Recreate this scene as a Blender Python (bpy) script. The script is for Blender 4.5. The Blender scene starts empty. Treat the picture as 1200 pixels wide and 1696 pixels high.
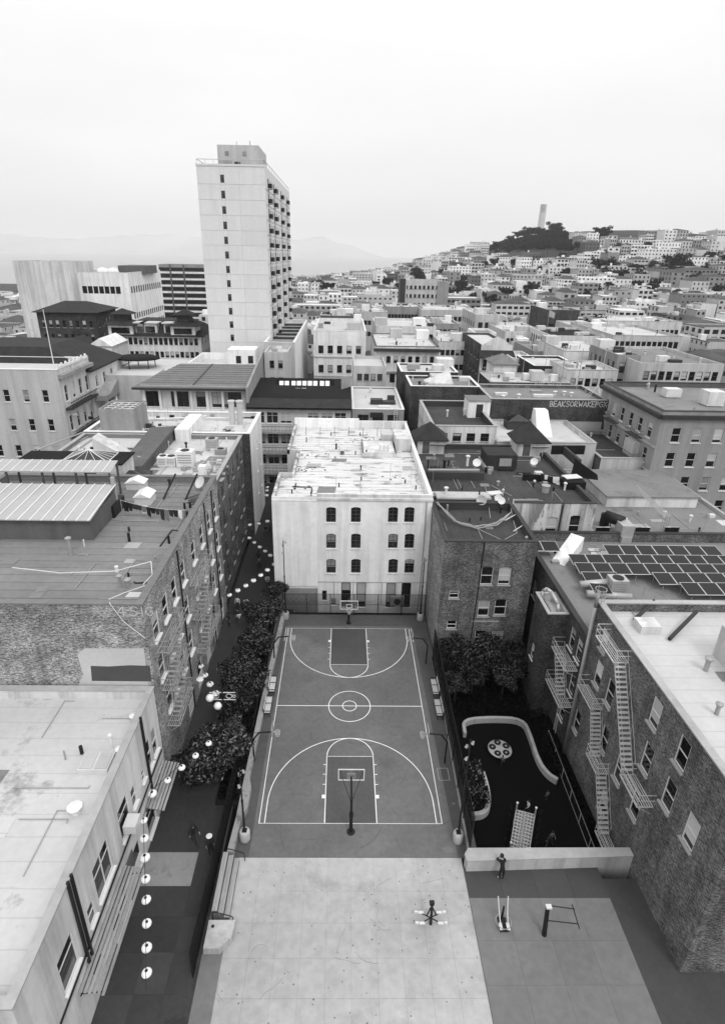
import bpy, math, random
from mathutils import Vector, Matrix

rnd = random.Random(11)
scene = bpy.context.scene
col = scene.collection
R = math.radians

# ------------------------------------------------------------------ camera, world, sun, exposure
FOC, CAMZ, PITCH, YAW, ROLL, CAMX, CAMY = 944.926, 36.70, 0.404635, 0.0160349, 0.017394, -0.86417, -27.7037
CAM = Vector((CAMX, CAMY, CAMZ))
_F = Vector((math.sin(YAW) * math.cos(PITCH), math.cos(YAW) * math.cos(PITCH), -math.sin(PITCH)))
_R = Vector((math.cos(YAW), -math.sin(YAW), 0))
_U = _R.cross(_F)
_R2 = _R * math.cos(ROLL) + _U * math.sin(ROLL)
_U2 = _U * math.cos(ROLL) - _R * math.sin(ROLL)
cam_d = bpy.data.cameras.new('camera')
cam = bpy.data.objects.new('camera', cam_d)
col.objects.link(cam)
cam.matrix_world = Matrix(((_R2.x, _U2.x, -_F.x, CAM.x), (_R2.y, _U2.y, -_F.y, CAM.y), (_R2.z, _U2.z, -_F.z, CAM.z), (0, 0, 0, 1)))
cam_d.sensor_fit = 'HORIZONTAL'
cam_d.sensor_width = 36
cam_d.lens = FOC / 1200 * 36
cam_d.shift_x = 20 / 1200
cam_d.shift_y = -24 / 1200
cam_d.clip_start = 0.5
cam_d.clip_end = 60000
scene.camera = cam

def ray(px, py):
    return _F + _R2 * ((px - 580) / FOC) - _U2 * ((py - 824) / FOC)
def at_z(px, py, z):
    d = ray(px, py); return CAM + d * ((z - CAM.z) / d.z)
def at_y(px, py, y):
    d = ray(px, py); return CAM + d * ((y - CAM.y) / d.y)
def at_x(px, py, x):
    d = ray(px, py); return CAM + d * ((x - CAM.x) / d.x)

world = bpy.data.worlds.new('World')
scene.world = world
world.use_nodes = True
wn, wl = world.node_tree.nodes, world.node_tree.links
wn.clear()
sky = wn.new('ShaderNodeTexSky'); sky.sky_type = 'NISHITA'; sky.sun_disc = False
sky.sun_elevation = R(52); sky.sun_rotation = R(155); sky.dust_density = 6; sky.air_density = 1.5
bw = wn.new('ShaderNodeRGBToBW')
sc = wn.new('ShaderNodeMath'); sc.operation = 'MULTIPLY'; sc.inputs[1].default_value = 0.10
wtc = wn.new('ShaderNodeTexCoord')
wmap = wn.new('ShaderNodeMapping'); wmap.inputs['Scale'].default_value = (1.2, 1.2, 5)
wno = wn.new('ShaderNodeTexNoise'); wno.inputs['Scale'].default_value = 1.6; wno.inputs['Detail'].default_value = 5; wno.inputs['Roughness'].default_value = .45
wr = wn.new('ShaderNodeMapRange'); wr.inputs[1].default_value = .3; wr.inputs[2].default_value = .7; wr.inputs[3].default_value = .93; wr.inputs[4].default_value = 1.03
mx = wn.new('ShaderNodeMix'); mx.data_type = 'FLOAT'; mx.inputs[0].default_value = 0.82
bg = wn.new('ShaderNodeBackground'); bg.inputs['Strength'].default_value = 1.0
wo = wn.new('ShaderNodeOutputWorld')
wl.new(sky.outputs[0], bw.inputs[0]); wl.new(bw.outputs[0], sc.inputs[0]); wl.new(sc.outputs[0], mx.inputs[2])
wl.new(wtc.outputs['Generated'], wmap.inputs[0]); wl.new(wmap.outputs[0], wno.inputs['Vector'])
wl.new(wno.outputs['Fac'], wr.inputs[0]); wl.new(wr.outputs[0], mx.inputs[3])
wsx = wn.new('ShaderNodeSeparateXYZ'); wl.new(wtc.outputs['Generated'], wsx.inputs[0])
wel = wn.new('ShaderNodeMapRange'); wl.new(wsx.outputs[2], wel.inputs[0]); wel.inputs[1].default_value = 0; wel.inputs[2].default_value = 1; wel.inputs[3].default_value = 1.0; wel.inputs[4].default_value = 1.75   # overcast: brighter towards the zenith
wmu = wn.new('ShaderNodeMath'); wmu.operation = 'MULTIPLY'; wl.new(mx.outputs[0], wmu.inputs[0]); wl.new(wel.outputs[0], wmu.inputs[1])
wl.new(wmu.outputs[0], bg.inputs['Color']); wl.new(bg.outputs[0], wo.inputs['Surface'])

sun_d = bpy.data.lights.new('sun', 'SUN'); sun_d.energy = 1.0; sun_d.angle = R(14); sun_d.color = (1, 1, 1)
sun = bpy.data.objects.new('sun', sun_d); col.objects.link(sun)
_sd = Vector((math.cos(R(52)) * math.sin(R(155)), math.cos(R(52)) * math.cos(R(155)), math.sin(R(52))))   # towards the sun
sun.rotation_euler = (-_sd).to_track_quat('-Z', 'Y').to_euler()
sun.location = (20, -40, 90)

vs = scene.view_settings
vs.view_transform = 'Standard'; vs.look = 'None'; vs.gamma = 1; vs.exposure = 0.0; vs.use_curve_mapping = False
scene.render.engine = 'CYCLES'
scene.cycles.max_bounces = 6; scene.cycles.diffuse_bounces = 2; scene.cycles.glossy_bounces = 2
scene.cycles.transparent_max_bounces = 12; scene.cycles.volume_bounces = 1
scene.render.resolution_x, scene.render.resolution_y = 724, 1024

# ------------------------------------------------------------------ materials
MATS = {}
def mat(name, v, rough=.85, var=.12, scale=1.2, streak=0., metal=0., bump=0., spec=.3, stain=0., stain_v=.03, stain_scale=.35, stain_str=(1, 1, 1), brick=None, seam=None, alpha=1., rand=0., soft=.04, still=False):
    if name in MATS: return MATS[name]
    m = bpy.data.materials.new(name); m.use_nodes = True
    n, l = m.node_tree.nodes, m.node_tree.links
    p = n['Principled BSDF']; p.inputs['Roughness'].default_value = rough; p.inputs['Metallic'].default_value = metal
    p.inputs['Specular IOR Level'].default_value = spec
    tc = n.new('ShaderNodeTexCoord'); oi = n.new('ShaderNodeObjectInfo')
    off = n.new('ShaderNodeVectorMath'); off.operation = 'SCALE'; off.inputs[0].default_value = (37., 19., 23.); off.inputs[3].default_value = 0
    if not still: l.new(oi.outputs['Random'], off.inputs[3])
    vec = n.new('ShaderNodeVectorMath'); vec.operation = 'ADD'; l.new(tc.outputs['Object'], vec.inputs[0]); l.new(off.outputs[0], vec.inputs[1])
    def math_(op, a, b):
        q = n.new('ShaderNodeMath'); q.operation = op
        for k, x in enumerate((a, b)):
            if isinstance(x, (int, float)): q.inputs[k].default_value = x
            else: l.new(x, q.inputs[k])
        return q.outputs[0]
    def noise(sc_, det=4, strv=(1, 1, 1), ro=.6):
        mp = n.new('ShaderNodeMapping'); mp.inputs['Scale'].default_value = strv; l.new(vec.outputs[0], mp.inputs[0])
        t = n.new('ShaderNodeTexNoise'); t.inputs['Scale'].default_value = sc_; t.inputs['Detail'].default_value = det; t.inputs['Roughness'].default_value = ro
        l.new(mp.outputs[0], t.inputs['Vector']); return t.outputs['Fac']
    def rng(x, a, b, c, d):
        q = n.new('ShaderNodeMapRange'); l.new(x, q.inputs[0])
        for k, z in enumerate((a, b, c, d)): q.inputs[k + 1].default_value = z
        return q.outputs[0]
    fine = noise(scale * 6, 5)
    big = noise(scale * .35, 4)
    if brick:
        bw_, bh_, contrast, mortar = brick
        sx = n.new('ShaderNodeSeparateXYZ'); l.new(tc.outputs['Object'], sx.inputs[0])
        cx = n.new('ShaderNodeCombineXYZ'); l.new(math_('ADD', sx.outputs[0], sx.outputs[1]), cx.inputs[0]); l.new(sx.outputs[2], cx.inputs[1])
        bt = n.new('ShaderNodeTexBrick'); l.new(cx.outputs[0], bt.inputs['Vector'])
        bt.inputs['Scale'].default_value = 1; bt.inputs['Brick Width'].default_value = bw_; bt.inputs['Row Height'].default_value = bh_
        bt.inputs['Mortar Size'].default_value = bh_ * .14; bt.inputs['Mortar Smooth'].default_value = .3; bt.inputs['Bias'].default_value = -.1
        for k, q in (('Color1', v * (1 + contrast)), ('Color2', v * (1 - contrast)), ('Mortar', mortar)): bt.inputs[k].default_value = (q, q, q, 1)
        c = n.new('ShaderNodeRGBToBW'); l.new(bt.outputs['Color'], c.inputs[0]); c = c.outputs[0]
        for sc_, sy, lo, hi in ((4.6, 3.2, .35, 1.75), (.5, 1.2, .78, 1.25)):
            mp = n.new('ShaderNodeMapping'); mp.inputs['Scale'].default_value = (1, sy, 1); l.new(cx.outputs[0], mp.inputs[0])
            t = n.new('ShaderNodeTexNoise'); t.inputs['Scale'].default_value = sc_; t.inputs['Detail'].default_value = 3; t.inputs['Roughness'].default_value = .7; l.new(mp.outputs[0], t.inputs['Vector'])
            c = math_('MULTIPLY', c, rng(t.outputs['Fac'], .39, .61, lo, hi))
    else:
        c = math_('MULTIPLY', rng(fine, .25, .75, 1 - var * .6, 1 + var * .6), v)
    c = math_('MULTIPLY', c, rng(big, .3, .7, 1 - var, 1 + var * .7))
    if rand: c = math_('MULTIPLY', c, rng(oi.outputs['Random'], 0, 1, 1 - rand, 1 + rand))
    if streak:
        s_ = noise(.9, 5, (1, 1, .06), .65); c = math_('MULTIPLY', c, rng(s_, .42, .72, 1 + streak * .15, 1 - streak))
    if seam:
        axis, per, dark = seam
        sx2 = n.new('ShaderNodeSeparateXYZ'); l.new(tc.outputs['Object'], sx2.inputs[0])
        fr = math_('FRACT', math_('DIVIDE', math_('ADD', sx2.outputs[axis], math_('MULTIPLY', noise(.6, 2), .12)), per), 0)
        c = math_('MULTIPLY', c, rng(math_('LESS_THAN', fr, .05), 0, 1, 1, dark))
    if stain:
        s1 = noise(stain_scale, 8, stain_str, .72)
        q = n.new('ShaderNodeMix'); q.data_type = 'FLOAT'; l.new(rng(s1, .5 - .2 * (stain - .5), .5 - .2 * (stain - .5) + soft, 0, 1), q.inputs[0]); l.new(c, q.inputs[2]); q.inputs[3].default_value = stain_v
        c = q.outputs[0]
    l.new(c, p.inputs['Base Color'])
    if bump:
        b = n.new('ShaderNodeBump'); b.inputs['Strength'].default_value = bump; b.inputs['Distance'].default_value = .03; l.new(fine, b.inputs['Height']); l.new(b.outputs[0], p.inputs['Normal'])
    if alpha < 1:
        tr = n.new('ShaderNodeBsdfTransparent'); ms = n.new('ShaderNodeMixShader'); ms.inputs[0].default_value = alpha
        l.new(tr.outputs[0], ms.inputs[1]); l.new(p.outputs[0], ms.inputs[2]); l.new(ms.outputs[0], n['Material Output'].inputs['Surface'])
    MATS[name] = m
    return m

mat('asphalt_court', .085, .8, .22, .5, bump=.15, stain=.3, stain_v=.055, stain_scale=.35, soft=.2)  # darker tone of the court edges, part asphalt, part painted shade from the walls
mat('court_coating_lit', .135, .8, .22, .5, bump=.15, stain=.42, stain_v=.095, stain_scale=.3, soft=.22)  # lighter court paint that also paints in the light away from the walls
mat('lane_worn', .092, .8, .2, .6, bump=.15)
mat('asphalt_lane', .070, .8, .14, .6, bump=.15)
mat('line_paint', .82, .6, .1, 3)
mat('concrete_light', .39, .85, .2, .35, still=True, stain=.42, stain_v=.27, stain_scale=.4, soft=.22, rand=.02, bump=.1)
mat('concrete_mid', .17, .85, .2, .35, still=True, stain=.3, stain_v=.12, stain_scale=.5, soft=.2, rand=.03, bump=.1)
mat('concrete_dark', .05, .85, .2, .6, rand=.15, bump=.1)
mat('concrete_wall', .42, .85, .14, .7, streak=.35)
mat('kerb', .32, .85, .2, .9, stain=.15, stain_v=.15, stain_scale=1.2)
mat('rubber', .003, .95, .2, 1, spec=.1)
mat('soil', .02, .95, .4, 2, spec=.1)
mat('asphalt_street', .03, .85, .2, .4)
mat('ground', .03, .9, .3, .05)
mat('stucco_white', .78, .85, .1, .35, streak=.26, stain=.22, stain_v=.62, stain_scale=.45, soft=.2, bump=.05)
mat('stucco_cream', .62, .85, .12, .4, streak=.38, stain=.22, stain_v=.46, stain_scale=.6, soft=.2)
mat('stucco_grey', .48, .85, .1, .4, streak=.25)
mat('stucco_mid', .28, .85, .12, .4, streak=.25)
mat('stucco_dark', .11, .85, .15, .4, streak=.25)
mat('stucco_stained', .52, .85, .15, .5, streak=1.0, stain=.3, stain_v=.2, stain_scale=.8, stain_str=(1, 1, .35))
mat('brick_light', .19, .9, .2, .5, brick=(.32, .12, .5, .33), streak=.35)
mat('brick_mid', .085, .9, .25, .5, brick=(.32, .12, .5, .17), streak=.4)
mat('brick_dark', .040, .9, .3, .5, brick=(.32, .12, .5, .08), streak=.4)
mat('roof_white', .62, .8, .08, .4, still=True, seam=(1, .95, .35), stain=.22, stain_v=.07, stain_scale=1.1, stain_str=(.3, 1.6, 1), soft=.06)
mat('roof_pale', .52, .85, .1, .4, stain=.25, stain_v=.38, stain_scale=.3, soft=.18, seam=(1, 1.1, .8))
mat('roof_grey', .20, .85, .14, .5, soft=.15, stain=.25, stain_v=.11, stain_scale=.5)
mat('roof_roll', .195, .85, .2, .4, still=True, rand=.1, stain=.25, stain_v=.15, stain_scale=.5, soft=.2)
mat('roof_dark', .060, .85, .3, .5, seam=(0, 1.0, .55), stain=.3, stain_v=.045, stain_scale=.4, soft=.15, spec=.15)
mat('roof_black', .011, .85, .3, .7, spec=.15)
mat('shingle', .028, .9, .3, 2.5, bump=.3)
mat('shingle_grey', .17, .85, .15, 2, seam=(2, .3, .6))
mat('parapet_dark', .045, .85, .2, .8)
mat('trim_white', .72, .6, .06, 2)
mat('trim_grey', .35, .7, .1, 2)
mat('trim_dark', .035, .6, .2, 2)
mat('frame_white', .62, .6, .06, 2)
mat('frame_dark', .06, .6, .1, 2)
mat('glass', .012, .06, .3, 1, spec=.6, rand=.4)
mat('glass_far', .02, .4, .4, .3, spec=.12, rand=.3)
mat('blind', .38, .8, .12, 1, rand=.45)
mat('metal_dark', .018, .5, .15, 3, metal=.3)
mat('metal_grey', .33, .5, .12, 3, metal=.2)
mat('metal_pale', .62, .5, .1, 3)
mat('galv', .45, .45, .12, 2, metal=.35)
mat('iron_pale', .5, .7, .2, 3)
mat('wood_bleached', .33, .8, .2, 2, rand=.15)
mat('wood_dark', .10, .8, .25, 2, rand=.2)
mat('plastic_clear', .42, .35, .1, 1, rand=.1)
mat('corrugated', .40, .5, .12, .7, seam=(0, .32, .72), metal=.1)
mat('panel_solar', .018, .4, .1, .5, spec=.2, seam=(0, .16, .45))
mat('paper_white', .86, .7, .05, 3)
mat('leaf_near', .010, .7, .35, 1.2, spec=.1, rand=.25)
mat('leaf_light', .13, .6, .3, 1.2, spec=.25, rand=.25)
mat('leaf_mid', .042, .7, .35, 1.2, spec=.15, rand=.25)
mat('leaf_dark', .0035, .8, .35, 1, spec=.05, rand=.3)
mat('leaf_far', .022, .9, .35, .08, spec=.1, rand=.3)
mat('bark', .035, .9, .3, 3)
mat('skin', .32, .6, .05, 5)
mat('hair', .012, .5, .2, 5)
mat('cloth_black', .012, .9, .2, 5)
mat('cloth_dark', .03, .9, .2, 5)
mat('cloth_grey', .16, .9, .15, 5)
mat('cloth_white', .68, .9, .08, 5)
mat('mesh_fence', .014, .8, .1, 2, alpha=.42)
mat('mesh_fence_dense', .008, .85, .1, 2, alpha=.88, spec=.1)
mat('net_white', .75, .8, .05, 2, alpha=.55)
mat('net_rope', .40, .8, .15, 2)
mat('sign_dark', .02, .6, .1, 2)
mat('paint_pale', .50, .85, .1, .7)
mat('paint_dark', .075, .85, .12, .9)
mat('graffiti', .55, .7, .1, 2)
mat('water', .30, .35, .05, .01, spec=.3)
mat('hill_far', .38, .95, .2, .002, spec=.1)
mat('coit_stone', .6, .9, .06, .2)
for i, v in enumerate((.74, .62, .5, .38, .24, .11)):
    mat('far_wall_%d' % i, v, .9, .12, .15, streak=.15, rand=.12)
for i, v in enumerate((.74, .52, .28, .07)):
    mat('far_roof_%d' % i, v, .9, .15, .2, rand=.15, stain=.12, stain_v=v * .5, stain_scale=.25)

# ------------------------------------------------------------------ mesh helpers
def off_of(o):
    v = Vector((0, 0, 0))
    while o is not None:
        v = v + o.location; o = o.parent
    return v

def link(name, me, m=None, parent=None, loc=(0, 0, 0), rz=0., rot=None):
    o = bpy.data.objects.new(name, me); col.objects.link(o)
    o.location = loc; o.rotation_euler = rot if rot else (0, 0, rz)
    if parent is not None: o.parent = parent
    if m is not None and me is not None and len(me.materials) == 0: me.materials.append(MATS[m] if isinstance(m, str) else m)
    return o

def tag(o, label=None, cat=None, group=None, kind=None):
    if label: o['label'] = label
    if cat: o['category'] = cat
    if group: o['group'] = group
    if kind: o['kind'] = kind
    return o

def empty(name, loc, label=None, cat=None, group=None, rz=0.):
    o = bpy.data.objects.new(name, None); col.objects.link(o); o.location = loc; o.rotation_euler = (0, 0, rz); o.empty_display_size = .3
    return tag(o, label, cat, group)

class MB:
    def __init__(s): s.v = []; s.f = []; s.mi = []
    def face(s, pts, mi=0, M=None):
        k = len(s.v)
        s.v += [tuple(M @ Vector(p)) if M is not None else tuple(p) for p in pts]
        s.f.append(tuple(range(k, k + len(pts)))); s.mi.append(mi)
    def box(s, x0, x1, y0, y1, z0, z1, M=None, mi=0, skip=''):
        P = [(x0, y0, z0), (x1, y0, z0), (x1, y1, z0), (x0, y1, z0), (x0, y0, z1), (x1, y0, z1), (x1, y1, z1), (x0, y1, z1)]
        k = len(s.v); s.v += [tuple(M @ Vector(p)) if M is not None else p for p in P]
        for c, q in (('b', (0, 3, 2, 1)), ('t', (4, 5, 6, 7)), ('s', (0, 1, 5, 4)), ('e', (1, 2, 6, 5)), ('n', (2, 3, 7, 6)), ('w', (3, 0, 4, 7))):
            if c not in skip: s.f.append(tuple(k + i for i in q)); s.mi.append(mi)
        return s
    def tube(s, a, b, r0, r1=None, n=6, cap=True, mi=0):
        a, b = Vector(a), Vector(b); r1 = r0 if r1 is None else r1
        d = (b - a)
        if d.length < 1e-6: return s
        d.normalize(); u = d.orthogonal().normalized(); w = d.cross(u); k = len(s.v)
        for c, r in ((a, r0), (b, r1)):
            for i in range(n):
                t = 2 * math.pi * i / n; s.v.append(tuple(c + u * (r * math.cos(t)) + w * (r * math.sin(t))))
        for i in range(n):
            j = (i + 1) % n; s.f.append((k + i, k + j, k + n + j, k + n + i)); s.mi.append(mi)
        if cap:
            s.f.append(tuple(k + i for i in reversed(range(n)))); s.f.append(tuple(k + n + i for i in range(n))); s.mi += [mi, mi]
        return s
    def path(s, pts, r, n=5, closed=False):
        P = list(pts) + ([pts[0]] if closed else [])
        for a, b in zip(P[:-1], P[1:]): s.tube(a, b, r, r, n, True)
        return s
    def lathe(s, prof, n=12, c=(0, 0, 0), cap=True, mi=0):
        k = len(s.v)
        for r, z in prof:
            for i in range(n):
                t = 2 * math.pi * i / n; s.v.append((c[0] + r * math.cos(t), c[1] + r * math.sin(t), c[2] + z))
        for j in range(len(prof) - 1):
            for i in range(n):
                a = k + j * n + i; b = k + j * n + (i + 1) % n; s.f.append((a, b, b + n, a + n)); s.mi.append(mi)
        if cap:
            s.f.append(tuple(k + i for i in reversed(range(n)))); s.f.append(tuple(k + (len(prof) - 1) * n + i for i in range(n))); s.mi += [mi, mi]
        return s
    def prism(s, poly, z0, z1, M=None, mi=0):
        n = len(poly); k = len(s.v)
        for z in (z0, z1):
            s.v += [tuple(M @ Vector((x, y, z))) if M is not None else (x, y, z) for x, y in poly]
        s.f.append(tuple(k + i for i in reversed(range(n)))); s.f.append(tuple(k + n + i for i in range(n))); s.mi += [mi, mi]
        for i in range(n):
            j = (i + 1) % n; s.f.append((k + i, k + j, k + n + j, k + n + i)); s.mi.append(mi)
        return s
    def mesh(s, name, m=None, smooth=False, off=None):
        me = bpy.data.meshes.new(name)
        vv = s.v if off is None else [(a - off.x, b - off.y, c - off.z) for a, b, c in s.v]
        me.from_pydata(vv, [], s.f)
        for x in (m if isinstance(m, (list, tuple)) else [m] if m else []): me.materials.append(MATS[x] if isinstance(x, str) else x)
        if isinstance(m, (list, tuple)): me.polygons.foreach_set('material_index', s.mi)
        if smooth: me.polygons.foreach_set('use_smooth', [True] * len(me.polygons))
        me.update()
        return me
    def build(s, name, m, parent=None, smooth=False):
        """vertices are in world coordinates; without a parent the origin goes to the base centre"""
        if parent is not None:
            o = link(name, s.mesh(name, m, smooth, off_of(parent)), None, parent)
        else:
            xs = [p[0] for p in s.v]; ys = [p[1] for p in s.v]; zs = [p[2] for p in s.v]
            c = Vector(((min(xs) + max(xs)) / 2, (min(ys) + max(ys)) / 2, min(zs)))
            o = link(name, s.mesh(name, m, smooth, c), None, None, c)
        return o

def ribbon(mb, pts, w, z, closed=False):
    n = len(pts); P = [Vector((p[0], p[1])) for p in pts]; L = []; Rr = []
    for i in range(n):
        a = P[i - 1] if (i > 0 or closed) else P[i]; b = P[(i + 1) % n] if (i < n - 1 or closed) else P[i]
        d = (b - a).normalized(); q = Vector((-d.y, d.x)) * (w / 2); L.append(P[i] + q); Rr.append(P[i] - q)
    for i in range(n if closed else n - 1):
        j = (i + 1) % n
        mb.face([(Rr[i].x, Rr[i].y, z), (Rr[j].x, Rr[j].y, z), (L[j].x, L[j].y, z), (L[i].x, L[i].y, z)])
def arc(cx, cy, r, a0, a1, n=40):
    return [(cx + r * math.cos(R(a0 + (a1 - a0) * i / n)), cy + r * math.sin(R(a0 + (a1 - a0) * i / n))) for i in range(n + 1)]

# ------------------------------------------------------------------ buildings
_WC = {}
def window_meshes(w, h, style):
    """style: 'sash' six lights over, 'plain' two panes, 'wide' casements, 'door', 'dark' fixed"""
    key = (round(w, 2), round(h, 2), style)
    if key in _WC: return _WC[key]
    w, h = key[0], key[1]
    fr = MB(); t = .07 if w > .7 else .05; x0, x1 = -w / 2 + .004, w / 2 - .004; y0, y1 = .10, .17; z1 = h - .004
    fr.box(x0, x0 + t, y0, y1, 0.004, z1); fr.box(x1 - t, x1, y0, y1, 0.004, z1)
    fr.box(x0 + t, x1 - t, y0, y1, 0.004, t); fr.box(x0 + t, x1 - t, y0, y1, z1 - t, z1)
    if style in ('sash', 'plain'):
        fr.box(x0 + t, x1 - t, y0 + .01, y1, h * .5 - .03, h * .5 + .03)
    if style == 'sash':
        fr.box(-.02, .02, y0 + .02, y1 - .01, t, h * .5 - .03); fr.box(-.02, .02, y0 + .02, y1 - .01, h * .5 + .03, z1 - t)
        for q in (.25, .75): fr.box(x0 + t, -.02, y0 + .02, y1 - .01, h * q - .015, h * q + .015); fr.box(.02, x1 - t, y0 + .02, y1 - .01, h * q - .015, h * q + .015)
    if style == 'wide':
        k = max(1, int(w / .9))
        for i in range(1, k): x = x0 + (x1 - x0) * i / k; fr.box(x - .03, x + .03, y0 + .01, y1 - .01, t, z1 - t)
        fr.box(x0 + t, x1 - t, y0 + .02, y1 - .02, h * .68 - .02, h * .68 + .02)
    if style == 'door':
        fr.box(x0 + t, x1 - t, y0 + .02, y1 - .01, 0.004, h * .45)
    f = fr.mesh('frame', None)
    g = MB(); g.face([(x0, .15, 0), (x1, .15, 0), (x1, .15, h), (x0, .15, h)]); g = g.mesh('pane', 'glass')
    s_ = MB(); s_.box(-w / 2 - .08, w / 2 + .08, -.09, .09, -.11, -.005); s_ = s_.mesh('sill', None)
    b = []
    for q in (.35, .6, .8):
        bb = MB(); bb.face([(x0 + t, .142, h * (1 - q)), (x1 - t, .142, h * (1 - q)), (x1 - t, .142, h - t), (x0 + t, .142, h - t)]); b.append(bb.mesh('blind', 'blind'))
    _WC[key] = (f, g, s_, b)
    return _WC[key]
_MC = {}
def mesh_with(me, m):
    k = (me.name, m)
    if k not in _MC:
        c = me.copy(); c.materials.clear(); c.materials.append(MATS[m]); _MC[k] = c
    return _MC[k]

class Bld:
    def __init__(s, name, label, cat, x0, x1, y0, y1, z0, z1, group=None):
        s.x0, s.x1, s.y0, s.y1, s.z0, s.z1 = x0, x1, y0, y1, z0, z1
        s.root = empty(name, ((x0 + x1) / 2, (y0 + y1) / 2, z0), label, cat, group); s.off = Vector(s.root.location)
    def M(s, side):
        if side == 'S': return Matrix.Translation((s.x0, s.y0, 0)), s.x1 - s.x0
        if side == 'E': return Matrix.Translation((s.x1, s.y0, 0)) @ Matrix.Rotation(R(90), 4, 'Z'), s.y1 - s.y0
        if side == 'N': return Matrix.Translation((s.x1, s.y1, 0)) @ Matrix.Rotation(R(180), 4, 'Z'), s.x1 - s.x0
        return Matrix.Translation((s.x0, s.y1, 0)) @ Matrix.Rotation(R(-90), 4, 'Z'), s.y1 - s.y0
    def ucoord(s, side, w):
        return {'S': w - s.x0, 'E': w - s.y0, 'N': s.x1 - w, 'W': s.y1 - w}[side]
    def wall(s, side, m, ops=(), z0=None, z1=None, reveal=.2, frame='frame_white', sill='trim_white', lod='near', blinds=.45, name='wall', push=0.):
        """ops: (centre along the facade in world x or y, bottom z, width, height, style, arched)"""
        Mx, W = s.M(side); z0 = s.z0 if z0 is None else z0; z1 = s.z1 if z1 is None else z1
        mb = MB(); rects = []
        for o in ops:
            u = s.ucoord(side, o[0]); rects.append((u - o[2] / 2, u + o[2] / 2, o[1], o[1] + o[3]))
        us = sorted({0., W} | {round(q, 4) for r_ in rects for q in r_[:2]}); zs = sorted({z0, z1} | {round(q, 4) for r_ in rects for q in r_[2:]})
        us = [u for u in us if 0 <= u <= W]; zs = [z for z in zs if z0 <= z <= z1]
        for i in range(len(us) - 1):
            um = (us[i] + us[i + 1]) / 2
            cut = [r_ for r_ in rects if r_[0] < um < r_[1]]
            if not cut:
                mb.face([(us[i], 0, z0), (us[i + 1], 0, z0), (us[i + 1], 0, z1), (us[i], 0, z1)], M=Mx); continue
            zz = sorted({z0, z1} | {round(q, 4) for r_ in cut for q in r_[2:]}); zz = [z for z in zz if z0 <= z <= z1]
            for j in range(len(zz) - 1):
                zm = (zz[j] + zz[j + 1]) / 2
                if any(r_[2] < zm < r_[3] for r_ in cut): continue
                mb.face([(us[i], 0, zz[j]), (us[i + 1], 0, zz[j]), (us[i + 1], 0, zz[j + 1]), (us[i], 0, zz[j + 1])], M=Mx)
        for r_, o in zip(rects, ops):
            a, b, c, d = r_
            if lod == 'far':
                continue
            mb.face([(a, 0, c), (a, reveal, c), (a, reveal, d), (a, 0, d)], M=Mx); mb.face([(b, 0, c), (b, 0, d), (b, reveal, d), (b, reveal, c)], M=Mx)
            mb.face([(a, 0, c), (b, 0, c), (b, reveal, c), (a, reveal, c)], M=Mx); mb.face([(a, 0, d), (a, reveal, d), (b, reveal, d), (b, 0, d)], M=Mx)
            if len(o) > 5 and o[5]:
                rise = (b - a) * .2; um = (a + b) / 2; N = 6
                for sgn, ue in ((-1, a), (1, b)):
                    pp = [(um + (ue - um) * math.cos(R(90 * k / N)), d - rise + rise * math.sin(R(90 * k / N))) for k in range(N + 1)]
                    for k in range(N):
                        mb.face([(ue, -.001, d), (pp[k][0], -.001, pp[k][1]), (pp[k + 1][0], -.001, pp[k + 1][1])], M=Mx)
                        mb.face([(pp[k][0], 0, pp[k][1]), (pp[k + 1][0], 0, pp[k + 1][1]), (pp[k + 1][0], reveal * .6, pp[k + 1][1]), (pp[k][0], reveal * .6, pp[k][1])], M=Mx)
        w = mb.build(name, m, s.root)
        rz = {'S': 0, 'E': R(90), 'N': R(180), 'W': R(-90)}[side]
        if lod == 'far':
            if ops:
                g = MB(); g.face([(.05, .22, min(r_[2] for r_ in rects) - .1), (W - .05, .22, min(r_[2] for r_ in rects) - .1), (W - .05, .22, max(r_[3] for r_ in rects) + .1), (.05, .22, max(r_[3] for r_ in rects) + .1)], M=Mx)
                g.build('glazing', 'glass_far', s.root)
            return w
        for r_, o in zip(rects, ops):
            if o[4] == 'hole': continue
            f, g, sl, bl = window_meshes(o[2], o[3], o[4])
            p = Mx @ Vector(((r_[0] + r_[1]) / 2, -push, r_[2])) - s.off
            ob = link('door' if o[4] == 'door' else 'window', mesh_with(f, frame), None, s.root, p, rz)
            link('pane', g, None, ob)
            if o[4] not in ('door',) and sill: link('sill', mesh_with(sl, sill), None, ob)
            if rnd.random() < blinds and o[4] != 'door': link('blind', rnd.choice(bl), None, ob)
        return w
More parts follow.
